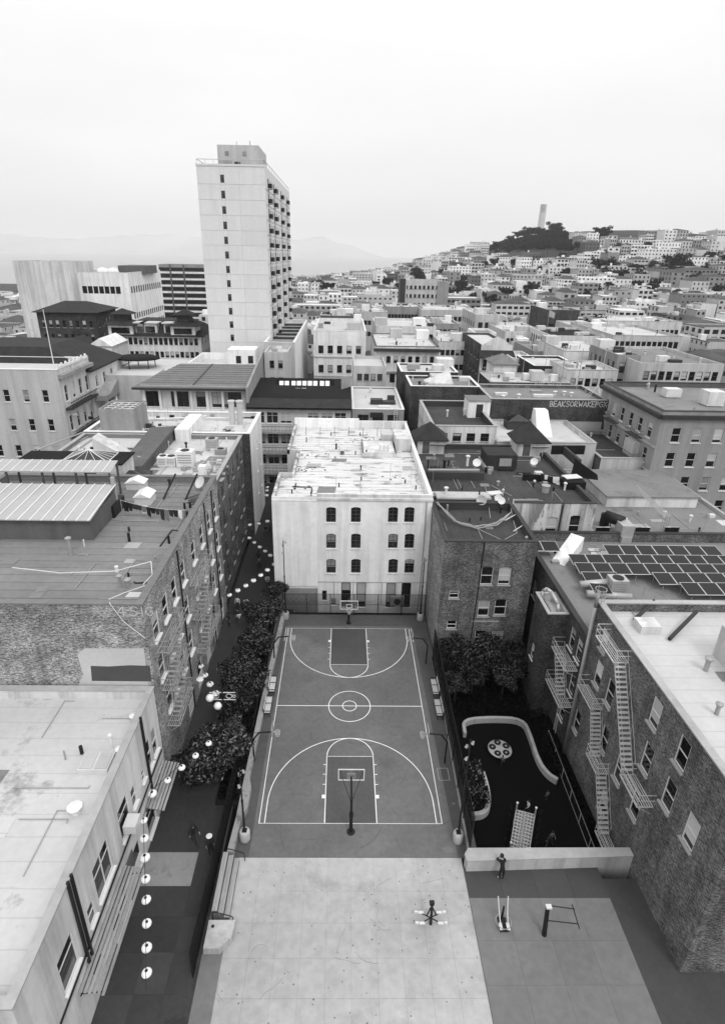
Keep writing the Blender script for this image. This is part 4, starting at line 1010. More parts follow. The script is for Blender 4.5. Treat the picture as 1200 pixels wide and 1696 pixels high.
G = {'4': [[(.5, 0), (.5, 1), (0, .35), (.75, .35)]], 'S': [[(.6, .9), (.3, 1), (.05, .8), (.1, .6), (.5, .45), (.6, .2), (.3, 0), (0, .12)]], 'I': [[(.1, 0), (.1, 1)]], 'G': [[(.6, .85), (.3, 1), (0, .7), (0, .3), (.3, 0), (.6, .2), (.6, .5), (.35, .5)]],
     'A': [[(0, 0), (.3, 1), (.6, 0)], [(.1, .35), (.5, .35)]], 'B': [[(0, 0), (0, 1), (.45, .85), (.4, .55), (0, .5), (.5, .4), (.5, .1), (0, 0)]], 'C': [[(.55, .9), (.25, 1), (0, .6), (.1, .1), (.4, 0), (.6, .15)]], 'R': [[(0, 0), (0, 1), (.5, .85), (.45, .55), (0, .5), (.55, 0)]], 'O': [[(.3, 0), (0, .3), (0, .7), (.3, 1), (.6, .7), (.6, .3), (.3, 0)]], 'X': [[(0, 0), (.55, 1)], [(0, 1), (.55, 0)]],
     'K': [[(0, 0), (0, 1)], [(.55, 1), (0, .45), (.55, 0)]], 'E': [[(.5, 1), (0, 1), (0, 0), (.5, 0)], [(0, .5), (.4, .5)]], 'Z': [[(0, 1), (.6, 1), (0, 0), (.6, 0)]], 'W': [[(0, 1), (.15, 0), (.35, .6), (.55, 0), (.7, 1)]], 'P': [[(0, 0), (0, 1), (.5, .85), (.45, .55), (0, .5)]], 'N': [[(0, 0), (0, 1), (.5, 0), (.5, 1)]]}

# ------------------------------------------------------------------ white building at the end of the court
wb = Bld('white_building', 'white stucco apartment block with arched windows behind the court', 'building', -8.1, 8.5, 26.2, 53.6, -.5, 13.6)
YW = 26.2
ops = []
for py in (853, 896.5, 938):
    for px in (548, 589, 650.5, 677.5):
        q = at_y(px, py, YW); ops.append((q.x, q.z - .85, 1.02, 1.75, 'sash', True))
for px in (572.5, 597.5, 646.5, 671.5):
    q = at_y(px, 990, YW); ops.append((q.x, .25, 1.05, 3.3, 'plain', True))
for px, w, z, h in ((537, .5, 1.1, 1.3), (552, .45, .5, .9)):
    q = at_y(px, 1000, YW); ops.append((q.x, z, w, h, 'plain', False))
wb.wall('S', 'stucco_white', ops, frame='frame_dark', sill='stucco_white', blinds=.35)
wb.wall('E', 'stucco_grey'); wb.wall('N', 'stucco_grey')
b = MB(); X1, X0 = -6.6, -8.1     # stepped west side with its light well
b.face([(X0, 33.4, -.5), (X0, YW, -.5), (X0, YW, 13.6), (X0, 33.4, 13.6)]); b.face([(X1, 33.4, -.5), (X0, 33.4, -.5), (X0, 33.4, 13.6), (X1, 33.4, 13.6)])
b.face([(X1, 41.5, -.5), (X1, 33.4, -.5), (X1, 33.4, 13.6), (X1, 41.5, 13.6)]); b.face([(-7.9, 41.5, -.5), (X1, 41.5, -.5), (X1, 41.5, 13.6), (-7.9, 41.5, 13.6)]); b.face([(-7.9, 53.6, -.5), (-7.9, 41.5, -.5), (-7.9, 41.5, 13.6), (-7.9, 53.6, 13.6)])
wb.part('wall', b, 'stucco_cream')
ZR = 13.0
b = MB(); b.face([(X0 + .3, YW + .3, ZR), (8.2, YW + .3, ZR), (8.2, 53.3, ZR), (-7.6, 53.3, ZR), (-7.6, 41.8, ZR), (X1 + .3, 41.8, ZR), (X1 + .3, 33.1, ZR), (X0 + .3, 33.1, ZR)]); rf = wb.part('roof', b, 'roof_white')
for k in range(27):     # roll roofing laid in overlapping strips
    y0 = YW + .35 + k * 1.0; y1 = min(y0 + 1.06, 53.25)
    if y1 <= y0: continue
    xl = (X0 + .35) if y1 < 33 else (X1 + .35) if y1 < 41.9 else -7.55
    seg = [xl] + sorted(rnd.uniform(xl + 1, 7) for _ in range(rnd.choice((0, 0, 1, 2)))) + [8.15]
    for a, c in zip(seg[:-1], seg[1:]):
        if c - a < .3: continue
        b = MB(); dz = rnd.uniform(.004, .03); b.face([(a + .01, y0, ZR + .004 + dz + .02), (c - .01, y0 + rnd.uniform(-.03, .03), ZR + .004 + dz + .02), (c - .01, y1, ZR + .004 + dz), (a + .01, y1, ZR + .004 + dz)]); b.box(a + .01, c - .01, y0 - .012, y0 - .002, ZR, ZR + .02 + dz); b.build('roofing_strip', 'roof_white', rf)
for name, bx, m in (('parapet', (X0, -3.45, YW + .01, YW + .3, 13.0, 13.55), 'stucco_cream'), ('parapet', (-3.45, 8.5, YW + .01, YW + .35, 13.0, 13.95), 'stucco_cream'), ('parapet', (8.1, 8.49, YW + .35, 53.3, 13.0, 14.0), 'stucco_white'), ('parapet', (-7.9, 1.5, 53.3, 53.59, 13.0, 14.5), 'stucco_white'), ('parapet', (1.5, 8.5, 53.3, 53.59, 13.0, 14.2), 'stucco_cream'), ('parapet', (X0 + .01, X0 + .3, YW + .3, 33.39, 13.0, 13.6), 'stucco_stained'), ('parapet', (X1 + .01, X1 + .3, 33.1, 41.8, 13.0, 13.55), 'stucco_stained'), ('parapet', (-7.89, -7.6, 41.5, 53.3, 13.0, 13.6), 'stucco_stained')):
    tank_box(wb, name, *bx[:2], *bx[2:4], *bx[4:], m)
tank_box(wb, 'cornice', -3.4, 8.55, YW - .12, YW - .002, 13.3, 13.55, 'stucco_cream'); tank_box(wb, 'cornice', X0, -3.45, YW - .1, YW - .002, 13.05, 13.25, 'stucco_cream')
tank_box(wb, 'pilaster', X0 + .01, -3.42, YW - .14, YW - .003, 3.0, 13.04, 'stucco_white')
tank_box(wb, 'base_panel', X0 + .01, -3.42, YW - .13, YW - .003, -.3, 2.7, 'stucco_mid')
poly_line([(-3.4, YW - .06, 3.55), (8.4, YW - .06, 3.55)], .035, 'pipe', 'metal_grey', parent=wb.root)
for px in (553, 585, 632, 657): q = at_y(px, 970, YW); poly_line([(q.x, YW - .05, 3.5), (q.x, YW - .05, .8)], .025, 'pipe', 'metal_grey', parent=wb.root)
poly_line([(7.9, YW - .08, 13.2), (7.85, YW - .08, 3.6), (7.7, YW - .08, 0)], .06, 'downpipe', 'trim_grey', parent=wb.root)
q = MB(); q.box(1.6, 6.0, 40.6, 46, ZR, ZR + .55, skip='t'); q.box(1.85, 5.75, 40.85, 45.75, ZR + .1, ZR + .54); wb.part('roof_curb', q, 'stucco_cream')
tank_box(wb, 'stair_bulkhead', 6.0, 8.05, 43, 47.5, ZR, ZR + 1.7, 'stucco_cream'); tank_box(wb, 'stair_bulkhead', 4.4, 6.0, 46.2, 48.4, ZR, ZR + 1.3, 'stucco_grey')
for x, y in ((3.9, 41.2), (4.4, 41.3), (4.9, 41.2)): vent(wb, x, y, ZR + .5, .12, 1.0, 'metal_pale', False)
for x, y in ((-6.2, 28.5), (1.3, 32.5), (-1.2, 30.5), (6.2, 31.8), (7.2, 30), (-2.5, 49.7), (1.6, 49.8), (5, 49.9), (.8, 41.6)): vent(wb, x, y, ZR, .07, .5, 'metal_dark', False)
for k in range(7): x = -6 + k * 2; poly_line([(x, 49.6, ZR), (x, 49.6, ZR + 1.3)], .03, 'stanchion', 'metal_dark', parent=wb.root)
poly_line([(-6.3, 30.2, ZR + .12), (-4.2, 30.1, ZR + .12), (-4.1, 28.9, ZR + .12)], .06, 'roof_pipe', 'metal_dark', parent=wb.root)
rs = random.Random(8); b = MB()
for k in range(90):
    x, y = rs.choice(((-4.5, 41), (-5, 36), (2, 47.5), (6.4, 33.5), (3, 48.5), (-6.5, 30.2), (0, 47)))
    x += rs.gauss(0, 1.2); y += rs.gauss(0, .6); x = min(max(x, -6), 7.8); y = min(max(y, 27), 52.5); s = rs.uniform(.04, .13); b.box(x - s, x + s, y - s * .5, y + s * .5, ZR, ZR + .06 + rs.random() * .08)
wb.part('roof_debris', b, 'trim_dark')['kind'] = 'stuff'
q = MB(); q.box(4.6, 6.1, 25.55, 25.95, .9, 2.0); o = wb.part('condenser', q, 'metal_grey'); q = MB(); q.lathe([(.38, 0), (.38, .03)], 14); me = q.mesh('fan', 'metal_dark'); link('fan_grille', me, None, o, Vector((5.35, 25.54, 1.45)) - wb.off, rot=(R(90), 0, 0))
b = MB(); Mg = Matrix.Translation((-7.2, YW - .135, .9)); strokes(b, Mg, [G[c] for c in 'OGOS'], 0.6, .2, .7, .05); wb.part('graffiti', b, 'stucco_grey')

# ------------------------------------------------------------------ brick building right of the court
r1 = Bld('brick_building', 'dark brick building with sash windows above the garden trees', 'building', 8.55, 17.1, 18.5, 27.5, -2.6, 12.65)
ops = []
for u, v, w, h, st in ((438, 462, 1.15, 1.95, 'plain'), (526, 462, 1.15, 1.95, 'plain'), (275, 553, .95, .95, 'plain'), (422, 622, 1.1, 1.9, 'plain'), (505, 618, 1.15, 1.85, 'plain'), (263, 705, .95, .95, 'plain'), (405, 770, 1.15, 1.7, 'plain'), (488, 770, 1.15, 1.7, 'plain')):
    q = at_y(660 + u / 3, 800 + v / 3, 18.5); ops.append((q.x, q.z - h / 2, w, h, st, h > 1.8))
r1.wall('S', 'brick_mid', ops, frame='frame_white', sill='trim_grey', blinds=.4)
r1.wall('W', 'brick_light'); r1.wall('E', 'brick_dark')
tank_box(r1, 'brick_band', 11.9, 14.6, 18.46, 18.497, 3.9, 4.02, 'trim_grey')
r1.flat_roof('roof_dark', .75, .3, 'parapet_dark', 'parapet_dark')
poly_line([(12.2, 18.44, 12.6), (12.15, 18.44, 8), (12.0, 18.44, 2)], .05, 'downpipe', 'metal_dark', parent=r1.root)
# rear block with stained render
r1b = Bld('rear_building', 'wide dark roofed building with stained pale rear wall and cables', 'building', 8.56, 26.2, 27.51, 47.4, -2.6, 12.64)
ops = []
for px, py, w, h in ((912, 873, 1.25, 2.4), (950.5, 871, 1.2, 2.5)):
    q = at_y(px, py, 27.51); ops.append((q.x, q.z - h / 2, w, h, 'plain', True))
q = at_y(872, 862, 27.51); ops.append((17.75, q.z - .5, .55, .9, 'plain', False))
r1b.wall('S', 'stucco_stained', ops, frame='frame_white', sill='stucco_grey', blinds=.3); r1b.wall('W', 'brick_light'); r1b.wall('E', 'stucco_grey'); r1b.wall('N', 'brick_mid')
r1b.flat_roof('roof_dark', .55, .3, 'parapet_dark', 'parapet_dark')
ZD = 12.1
poly_line([(22.6, 27.42, 12.5), (22.5, 27.42, 6)], .07, 'downpipe', 'metal_dark', parent=r1b.root)
def penthouse(px, py, w, d, h, hr):
    q = at_z(px, py, ZD); x, y = q.x, q.y
    tank_box(r1b, 'penthouse_wall', x - w / 2, x + w / 2, y, y + d, ZD, ZD + h, 'stucco_cream'); pyramid(r1b, 'pyramid_roof', x - w / 2, x + w / 2, y, y + d, ZD + h + .15, hr, 'shingle', .45)
    tank_box(r1b, 'hatch', x - w * .3, x - w * .05, y - .05, y - .004, ZD + .1, ZD + h - .2, 'stucco_dark')
    o = MB(); M = Matrix.Translation((x + w * .25, y - .5, ZD + h * .75)) @ Matrix.Rotation(R(-28), 4, 'X'); o.box(-w * .28, w * .28, -.55, .55, 0, .06, M=M); r1b.part('awning', o, 'metal_grey')
penthouse(712, 752, 3.6, 3.4, 1.9, 2.0); penthouse(878, 756, 3.8, 3.5, 1.9, 2.2)
q = at_z(829, 778, ZD); b = MB(); b.box(q.x - 1.9, q.x + 1.9, q.y, q.y + 3.4, ZD, ZD + 1.9); r1b.part('shingled_bulkhead', b, 'shingle'); tank_box(r1b, 'hatch', q.x - .3, q.x + 1.2, q.y - .06, q.y - .004, ZD + .5, ZD + 1.5, 'metal_grey'); tank_box(r1b, 'kerb_board', q.x - 2.1, q.x - 1.92, q.y - .4, q.y + 3.6, ZD, ZD + .5, 'trim_grey')
def low_wall(p, c, h, t, m, name='roof_wall', z=ZD):
    a, d = at_z(*p, z), at_z(*c, z); e = Vector((d.x - a.x, d.y - a.y)); n = Vector((-e.y, e.x)).normalized() * t / 2
    b = MB(); b.prism([(a.x - n.x, a.y - n.y), (d.x - n.x, d.y - n.y), (d.x + n.x, d.y + n.y), (a.x + n.x, a.y + n.y)], z, z + h); return r1b.part(name, b, m)
low_wall((706, 792), (800, 794), .9, .6, 'parapet_dark'); low_wall((708, 790), (792, 790), 1.0, .3, 'trim_grey', 'coping', ZD + .02)
low_wall((742, 728), (812, 733), 1.0, .3, 'roof_black'); low_wall((864, 795), (930, 800), .8, .3, 'roof_black'); low_wall((930, 750), (958, 775), 1.1, .35, 'parapet_dark'); low_wall((912, 752), (966, 752), 1.2, .3, 'roof_black')
b = MB(); q = at_z(770, 838, ZD); b.box(q.x - 3.1, q.x + 2.7, q.y, q.y + 1.7, ZD + .75, ZD + .95); o = r1b.part('raised_skylight', b, 'concrete_light'); tank_box(r1b, 'skylight_base', q.x - 2.8, q.x + 2.4, q.y + .2, q.y + 1.5, ZD, ZD + .749, 'roof_black', o)
vent(r1b, q.x - 2, q.y + .9, ZD + .95, .14, .8, 'metal_pale'); vent(r1b, q.x + 1.6, q.y + .9, ZD + .95, .08, .5, 'metal_dark', False)
dish(r1b, q.x + 1.6, q.y - .3, ZD, .55, 250, 'metal_grey'); dish(r1b, q.x + 3.5, q.y + .3, ZD, .42, 270); dish(r1b, q.x + 3.6, q.y - .6, ZD + .1, .4, 270)
for px, py, r, h in ((735, 775, .15, 1.0), (741, 783, .1, .7), (772, 783, .16, 1.3), (708, 775, .08, 1), (718, 762, .1, .8), (930, 800, .1, .6), (934, 812, .12, .9)):
    q = at_z(px, py, ZD); vent(r1b, q.x, q.y, ZD + (.9 if py in (783,) else 0), r, h, rnd.choice(('metal_pale', 'metal_grey', 'metal_dark')))
q = at_z(787, 787, ZD); dish(r1b, q.x, q.y, ZD + .8, .5, 260); q = at_z(881, 785, ZD); dish(r1b, q.x, q.y, ZD + .8, .45, 250)
for px, py, w in ((819, 817, .8), (944, 803, 1.0)):
    q = at_z(px, py, ZD); b = MB(); M = Matrix.Translation((q.x, q.y, ZD + (.02 if px < 900 else 1.0))) @ Matrix.Rotation(R(12), 4, 'Z'); b.box(-w, w, -w * .6, w * .6, 0, .08, M=M); r1b.part('loose_panel', b, 'metal_pale')
q = at_z(902, 815, ZD); b = MB(); b.lathe([(.4, 0), (.4, .7), (.5, .75), (.5, .85)], 14, (q.x, q.y, ZD)); r1b.part('roof_fan', b, 'metal_grey')
b = MB(); q = at_z(948, 808, ZD); b.box(q.x - 1.2, q.x + 1.2, q.y - .6, q.y + .8, ZD, ZD + .9); r1b.part('roof_plinth', b, 'roof_black')
b = MB(); q = at_z(960, 790, ZD); b.face([(q.x - 1, q.y, ZD), (q.x + 1.8, q.y - 1, ZD), (q.x + 1.7, q.y - .8, ZD + .6), (q.x - .8, q.y + .2, ZD + 2.2)]); b.face([(q.x - 1, q.y + .4, ZD), (q.x - .8, q.y + .5, ZD + 2.2), (q.x + 1.7, q.y - .5, ZD + .6), (q.x + 1.8, q.y - .7, ZD)]); b.face([(q.x - .8, q.y + .2, ZD + 2.2), (q.x + 1.7, q.y - .8, ZD + .6), (q.x + 1.7, q.y - .5, ZD + .6), (q.x - .8, q.y + .5, ZD + 2.2)]); b.face([(q.x - 1, q.y, ZD), (q.x - .8, q.y + .2, ZD + 2.2), (q.x - .8, q.y + .5, ZD + 2.2), (q.x - 1, q.y + .4, ZD)]); r1b.part('wedge_wall', b, 'roof_black')
# white cable bundle draped over the roof edge
rs = random.Random(4)
for k in range(7):
    P = [(9.0, 26 + rs.random(), ZD + .8), (10.5 + rs.gauss(0, .2), 23.5 + rs.gauss(0, .3), ZD + .15), (12.2, 22.4 + rs.gauss(0, .25), ZD + .12), (14.5, 23.2 + rs.gauss(0, .3), ZD + .15), (16.6, 25.6 + rs.gauss(0, .3), ZD + .2), (17.4, 27.9 + rs.gauss(0, .1), ZD + .7), (20 + rs.gauss(0, .5), 28.2 + rs.gauss(0, .15), ZD + .65)]
    P = [(p[0], p[1]) + (p[2],) for p in P]; Q = []
    for a, c in zip(P[:-1], P[1:]): Q += [tuple(Vector(a).lerp(Vector(c), t) + Vector((rs.gauss(0, .06), rs.gauss(0, .08), abs(rs.gauss(0, .04))))) for t in (0, .33, .66)]
    poly_line(Q + [P[-1]], .028, 'cable', 'trim_grey', parent=r1b.root, n=4)
poly_line([(12.2, 22.4, ZD + .1), (14.6, 19.2, ZD + .1), (15.1, 18.7, ZD + .6)], .03, 'cable', 'trim_grey', parent=r1b.root, n=4); poly_line([(13.4, 18.9, ZD + .1), (16, 21.3, ZD + .1), (16.4, 24, ZD + .1)], .03, 'cable', 'trim_grey', parent=r1b.root, n=4)
poly_line([(14.2, 24.6, ZD + .1), (15.2, 30, ZD + .1), (15.6, 33, ZD + .1)], .03, 'cable', 'trim_grey', parent=r1b.root, n=4); poly_line([(18, 30.4, ZD + .1), (16.4, 33.6, ZD + .1)], .03, 'cable', 'trim_grey', parent=r1b.root, n=4)
for x0, y0, x1, y1 in ((16.9, 24.8, 15.6, 24.2), (17.0, 22.4, 15.8, 21.8)): poly_line([(x0, y0, ZD + .5), (x1, y1, ZD + .02)], .05, 'strut', 'metal_pale', parent=r1.root)
def laundry(pts, n, label, seed):
    rs = random.Random(seed); P = sag(*pts, .25, 14); r_ = empty('clothesline', (P[0] + P[-1]) / 2, label, 'clothesline'); poly_line(P, .012, 'line', 'trim_white', parent=r_, n=4)
    for i in range(n):
        t = (i + .5) / n * .92 + .04; k = t * 14; a = P[int(k)].lerp(P[min(int(k) + 1, 14)], k - int(k)); d = (P[-1] - P[0]).normalized(); w, h = rs.uniform(.16, .3), rs.uniform(.45, 1.1); nn = Vector((-d.y, d.x, 0))
        b = MB(); q = [a - d * w, a + d * w, a + d * (w * .8) - Vector((0, 0, h * .6)) + nn * .04, a + d * (w * .7) - Vector((0, 0, h)), a - d * (w * .75) - Vector((0, 0, h * rs.uniform(.8, 1.05))), a - d * (w * .85) - Vector((0, 0, h * .5)) - nn * .05]
        b.face(q); b.face([v + nn * .02 for v in reversed(q)]); b.build('garment', rs.choice(('cloth_black', 'cloth_dark', 'cloth_white', 'cloth_grey', 'cloth_black')), r_)
laundry((tuple(at_z(893, 800, ZD) + Vector((0, 0, 1.3))), tuple(at_z(932, 805, ZD) + Vector((0, 0, 1.2)))), 7, 'short clothesline with pale garments on the dark roof', 2)
# paler neighbour with ducts
r2b = Bld('stucco_building', 'pale stained building with fat grey duct beside solar roof', 'building', 26.21, 44, 27.0, 47, -2.6, 9.3)
ops = []
for px, py in ((996, 886), (1062, 886), (1110, 886)):
    q = at_y(px, py, 27.0); ops.append((q.x, q.z - .9, 1.6, 1.8, 'plain', False))
r2b.wall('S', 'stucco_stained', ops, frame='frame_dark', sill='stucco_grey'); r2b.wall('W', 'stucco_grey'); r2b.wall('E', 'stucco_grey')
r2b.flat_roof('roof_grey', .3, .3, 'stucco_grey', 'trim_grey')
b = MB(); b.tube((28.4, 29.4, 9.2), (28.4, 29.4, 10.6), .5, .5, 14); b.tube((28.4, 29.4, 10.4), (29.6, 27.8, 10.4), .62, .62, 14); r2b.part('exhaust_duct', b, 'metal_dark', True); b = MB(); b.box(28.9, 30.2, 26.3, 28, 9.35, 10.6); b.box(29.0, 30.1, 26.2, 26.98, 2, 9.34); r2b.part('duct_box', b, 'galv')
for k in range(4): poly_line([(34 + k * .25, 28, 9.0), (34 + k * .25, 28, 11), (34 + k * .25, 33 + k, 11.4)], .05, 'roof_pipe', 'trim_grey', parent=r2b.root)
for x, y in ((31, 30), (36.5, 32), (33, 36), (39, 31), (30, 40)): vent(r2b, x, y, 9.0, .12, .8, 'metal_pale')
b = MB(); b.box(31, 42, 35, 44, 9.0, 10.3); r2b.part('upper_storey', b, 'stucco_cream'); b = MB(); b.box(30.8, 42.2, 34.8, 44.2, 10.302, 10.45); r2b.part('upper_roof', b, 'roof_grey')

# ------------------------------------------------------------------ solar roof building and tall brick house with fire escapes
XW = 18.3
r2 = Bld('solar_building', 'low brick building covered with rows of dark solar panels', 'building', XW, 44, 8.3, 26.9, -2.6, 9.6)
r2.wall('W', 'brick_dark', [(11.0, 6.6, 1.0, 2.1, 'plain', False), (9.5, 6.6, 1.0, 2.1, 'plain', False), (11.0, 3.2, 1.0, 1.9, 'plain', False), (9.5, 3.2, 1.0, 1.9, 'plain', False), (10.2, -.2, 1.0, 1.9, 'plain', False), (18, 5.5, 1.0, 1.9, 'plain', False), (20.5, 5.5, 1.0, 1.9, 'plain', False)], frame='frame_white'); r2.wall('S', 'brick_dark'); r2.wall('E', 'brick_dark'); r2.wall('N', 'stucco_grey')
r2.flat_roof('roof_grey', 1.0, .35, 'brick_mid', 'parapet_dark')
ZS = 8.6

pm = MB(); pm.box(-.78, .78, -.5, .5, 0, .04); pm_me = pm.mesh('solar_panel', 'panel_solar'); fm = MB()
for x0, x1, y0, y1 in ((-.8, .8, -.52, -.5), (-.8, .8, .5, .52), (-.8, -.78, -.5, .5), (.78, .8, -.5, .5)): fm.box(x0, x1, y0, y1, -.01, .05)
fm_me = fm.mesh('panel_frame', 'trim_white')
def array(x0, y0, nx, ny, sk=()):
    for j in range(ny):
        for i in range(nx):
            if (i, j) in sk: continue
            o = link('solar_panel', pm_me, None, r2.root, Vector((x0 + i * 1.66 + j * .0, y0 - j * 1.72, ZS + .95)) - r2.off, rot=(R(9), 0, 0)); o.scale = (1, 1.62, 1)
            f_ = link('panel_frame', fm_me, None, o)
array(22.3, 20.9, 10, 4, ((2, 2), (2, 3), (3, 3), (1, 3), (4, 3), (3, 2))); array(26.6, 22.9, 7, 1); array(18.7, 23.6, 2, 1)
b = MB()
for i in range(11):
    for j in range(5): x, y = 21.6 + i * 1.66, 21.4 - j * 1.72; b.tube((x, y, ZS), (x, y, ZS + .85), .03, .03, 4)
r2.part('panel_stands', b, 'metal_grey')
b = MB(); b.face([(20.2, 22.3, ZS), (23.1, 25.4, ZS), (23.1, 25.4, ZS + 1.6)]); b.face([(21.2, 21.3, ZS), (24.1, 24.4, ZS + 1.6), (24.1, 24.4, ZS)]); b.face([(20.2, 22.3, ZS), (23.1, 25.4, ZS + 1.6), (24.1, 24.4, ZS + 1.6), (21.2, 21.3, ZS)]); b.face([(23.1, 25.4, ZS), (24.1, 24.4, ZS), (24.1, 24.4, ZS + 1.6), (23.1, 25.4, ZS + 1.6)]); r2.part('stair_hood', b, 'stucco_white')
q = at_z(1000, 985, ZS + .6)
ac_unit(r2, 24.0, 16.3, ZS + .2, 1.5, 1.3, 1.5, 'galv'); b = MB(); b.tube((20.8, 16.6, ZS + .8), (23.4, 16.6, ZS + 1.0), .32, .38, 12); b.tube((21.0, 15.4, ZS + .6), (24.8, 15.0, ZS + .5), .33, .33, 12); r2.part('air_duct', b, 'galv', True)
person(18.95, 25.0, ZS, 150, 'stand', 'cloth_black', 'cloth_black', 'person in black standing on roof below the stained rear wall')
# lower wing with a roof well
w3 = Bld('brick_wing', 'narrow brick wing with open roof well and bent white duct', 'building', 16.55, 18.28, 12.3, 15.6, -2.6, 9.1)
w3.wall('S', 'brick_dark'); w3.wall('W', 'brick_dark', [(14.3, 3, .8, 1.6, 'plain', False)]); w3.wall('N', 'brick_dark'); w3.flat_roof('roof_pale', .8, .16, 'roof_pale', 'trim_grey')
b = MB(); b.path([(17.0, 15.2, 8.2), (17.0, 15.2, 9.6), (17.15, 14.9, 9.95), (17.4, 14.5, 9.9), (17.7, 13.4, 9.4), (17.75, 13.1, 8.6)], .15, 12); w3.part('bent_duct', b, 'galv', True); tank_box(w3, 'roof_beam', 17.25, 17.4, 12.5, 15.4, 8.3, 8.6, 'trim_grey')
# tall brick house
r3 = Bld('brick_house', 'tall brick house with pale iron fire escapes above the playground', 'building', XW, 40, -9, 8.29, -2.6, 13.1)
ops = [(6.15, 10.2, .95, 1.8, 'plain', False), (3.9, 7.2, 1.0, 2.1, 'plain', False), (5.9, 7.2, 1.0, 2.1, 'plain', False), (7.4, 1.2, .95, 2.0, 'plain', False), (3.2, 3.6, 1.0, 2.1, 'plain', False), (.7, 3.4, 1.0, 2.1, 'plain', False), (-1.6, 7.0, 1.0, 2.1, 'plain', False), (-1.8, 3.2, 1.0, 2.1, 'plain', False), (-1.2, 10.3, 1.0, 2.0, 'plain', False), (1.4, -.6, 1.0, 2.0, 'plain', False), (-4.2, 7.0, 1.0, 2.1, 'plain', False), (-6.5, 7.0, 1.0, 2.1, 'plain', False), (-4.2, 10.3, 1.0, 2.0, 'plain', False)]
r3.wall('W', 'brick_mid', ops, frame='frame_white', sill='trim_grey', push=.06); r3.wall('S', 'brick_mid'); r3.wall('N', 'brick_dark'); r3.wall('E', 'brick_mid')
r3.flat_roof('roof_pale', .7, .35, 'brick_mid', 'concrete_light')
fire_escape(r3, XW, -1, [(2.6, 5.6, 12.0), (-3.4, -1.0, 6.0)], [(2.7, 12.0, -1.1, 6.05)], w=1.05)
fire_escape(r3, XW, -1, [(4.3, 6.9, 6.4), (1.7, 3.6, 2.9), (-2.6, .2, -.9)], [(4.3, 6.4, 2.9, 2.95), (1.8, 2.9, -.4, -.85)], w=.9)
fire_escape(r2, XW, -1, [(8.9, 12.1, 6.0), (8.6, 12.1, 2.5)], [(11.6, 6.0, 9.6, 2.55)], w=1.1, ladder=(9.4, 2.5, -.9))
b = MB(); b.path([(18.05, 7.9, 14.2), (18.05, 7.9, 12.8), (18.0, 7.8, -1.6)], .13, 10); r3.part('downpipe', b, 'metal_grey', True)
b = MB(); ring(b, (18.25, 8.0, 13.7), .4, .03, 12); ring(b, (18.25, 8.0, 14.3), .4, .03, 12)
for k in range(4): a = k * 1.57; b.tube((18.25 + .4 * math.cos(a), 8 + .4 * math.sin(a), 13.1), (18.25 + .4 * math.cos(a), 8 + .4 * math.sin(a), 14.4), .025, .025, 4)
r3.part('ladder_cage', b, 'metal_grey')
for i, (x, y, L) in enumerate(((20.4, 6.6, 2.2), (21.8, 4.4, 3.2))): b = MB(); b.tube((x, y, 12.6), (x + L, y + L * .8, 13.1), .14, .14, 8); r3.part('loose_pipe', b, 'trim_dark')
tank_box(r3, 'roof_box', 20.2, 21.6, 5.2, 6.4, 12.4, 13.0, 'stucco_cream'); tank_box(r3, 'stair_bulkhead', 24, 28, -2, 3, 12.4, 14.8, 'stucco_grey'); vent(r3, 22.6, 1.4, 12.4, .15, 1.0); vent(r3, 21, -2.4, 12.4, .12, .8); skylight(r3, 29, 31, 3.5, 5.2, 12.4)

# ------------------------------------------------------------------ long brick building on the alley
mat('iron_worn', .33, .7, .25, 3)
LX = -13.5
lb = Bld('long_brick_building', 'long brick building with fire escapes along the lantern alley', 'building', -34.5, LX, 3.1, 25.9, -.6, 15.9)
ops = []
for z in (12.0, 8.6, 5.2):
    for y in (4.9, 7.1, 9.4, 12.0, 15.4, 18.4, 21.4, 24.2):
        if z == 5.2 and y < 6: continue
        ops.append((y, z, 1.15, 2.0, 'plain', False))
ops += [(5.6, 5.2, 1.3, 2.6, 'plain', True)]
for y in (10.2, 13.6, 17, 20.4, 23.6): ops.append((y, .3, 1.5, 2.6, 'door', False))
lb.wall('E', 'brick_light', ops, frame='trim_white', sill='trim_white', push=.085, blinds=.2); lb.wall('S', 'brick_light'); lb.wall('N', 'brick_mid')
lb.flat_roof('roof_grey', .55, .4, 'roof_roll', 'concrete_mid')
ZL = 15.35
rf = [c for c in lb.root.children if c.name.startswith('roof')][0]
for k in range(22):
    y0 = 3.55 + k * 1.0
    b = MB(); z0 = ZL + .006; b.face([(-34.0, y0, z0 + .03), (-13.95, y0, z0 + .03), (-13.95, min(y0 + 1.05, 25.45), z0), (-34.0, min(y0 + 1.05, 25.45), z0)]); b.face([(-34.0, y0, ZL), (-13.95, y0, ZL), (-13.95, y0, z0 + .03), (-34.0, y0, z0 + .03)]); b.build('roofing_strip', 'roof_roll', rf)
def wall_patch(name, pts, m, y=3.1, d=.004):
    b = MB(); b.face([tuple(at_y(px, py, y - d)) for px, py in pts]); return lb.part(name, b, m)
wall_patch('painted_patch', [(40, 1140), (128, 1138), (138, 1118), (128, 1085), (140, 1074), (238, 1074), (246, 1138)], 'paint_pale')
wall_patch('painted_patch', [(150, 1103), (180, 1104), (215, 1102), (248, 1103), (251, 1129), (152, 1128)], 'paint_dark', d=.008)
a = at_y(196, 1020, 3.09); b = MB(); strokes(b, Matrix.Translation((a.x, 3.085, a.z)), [G[c] for c in '4SIG'], 0, 0, .72, .055, .35); lb.part('graffiti', b, 'graffiti')
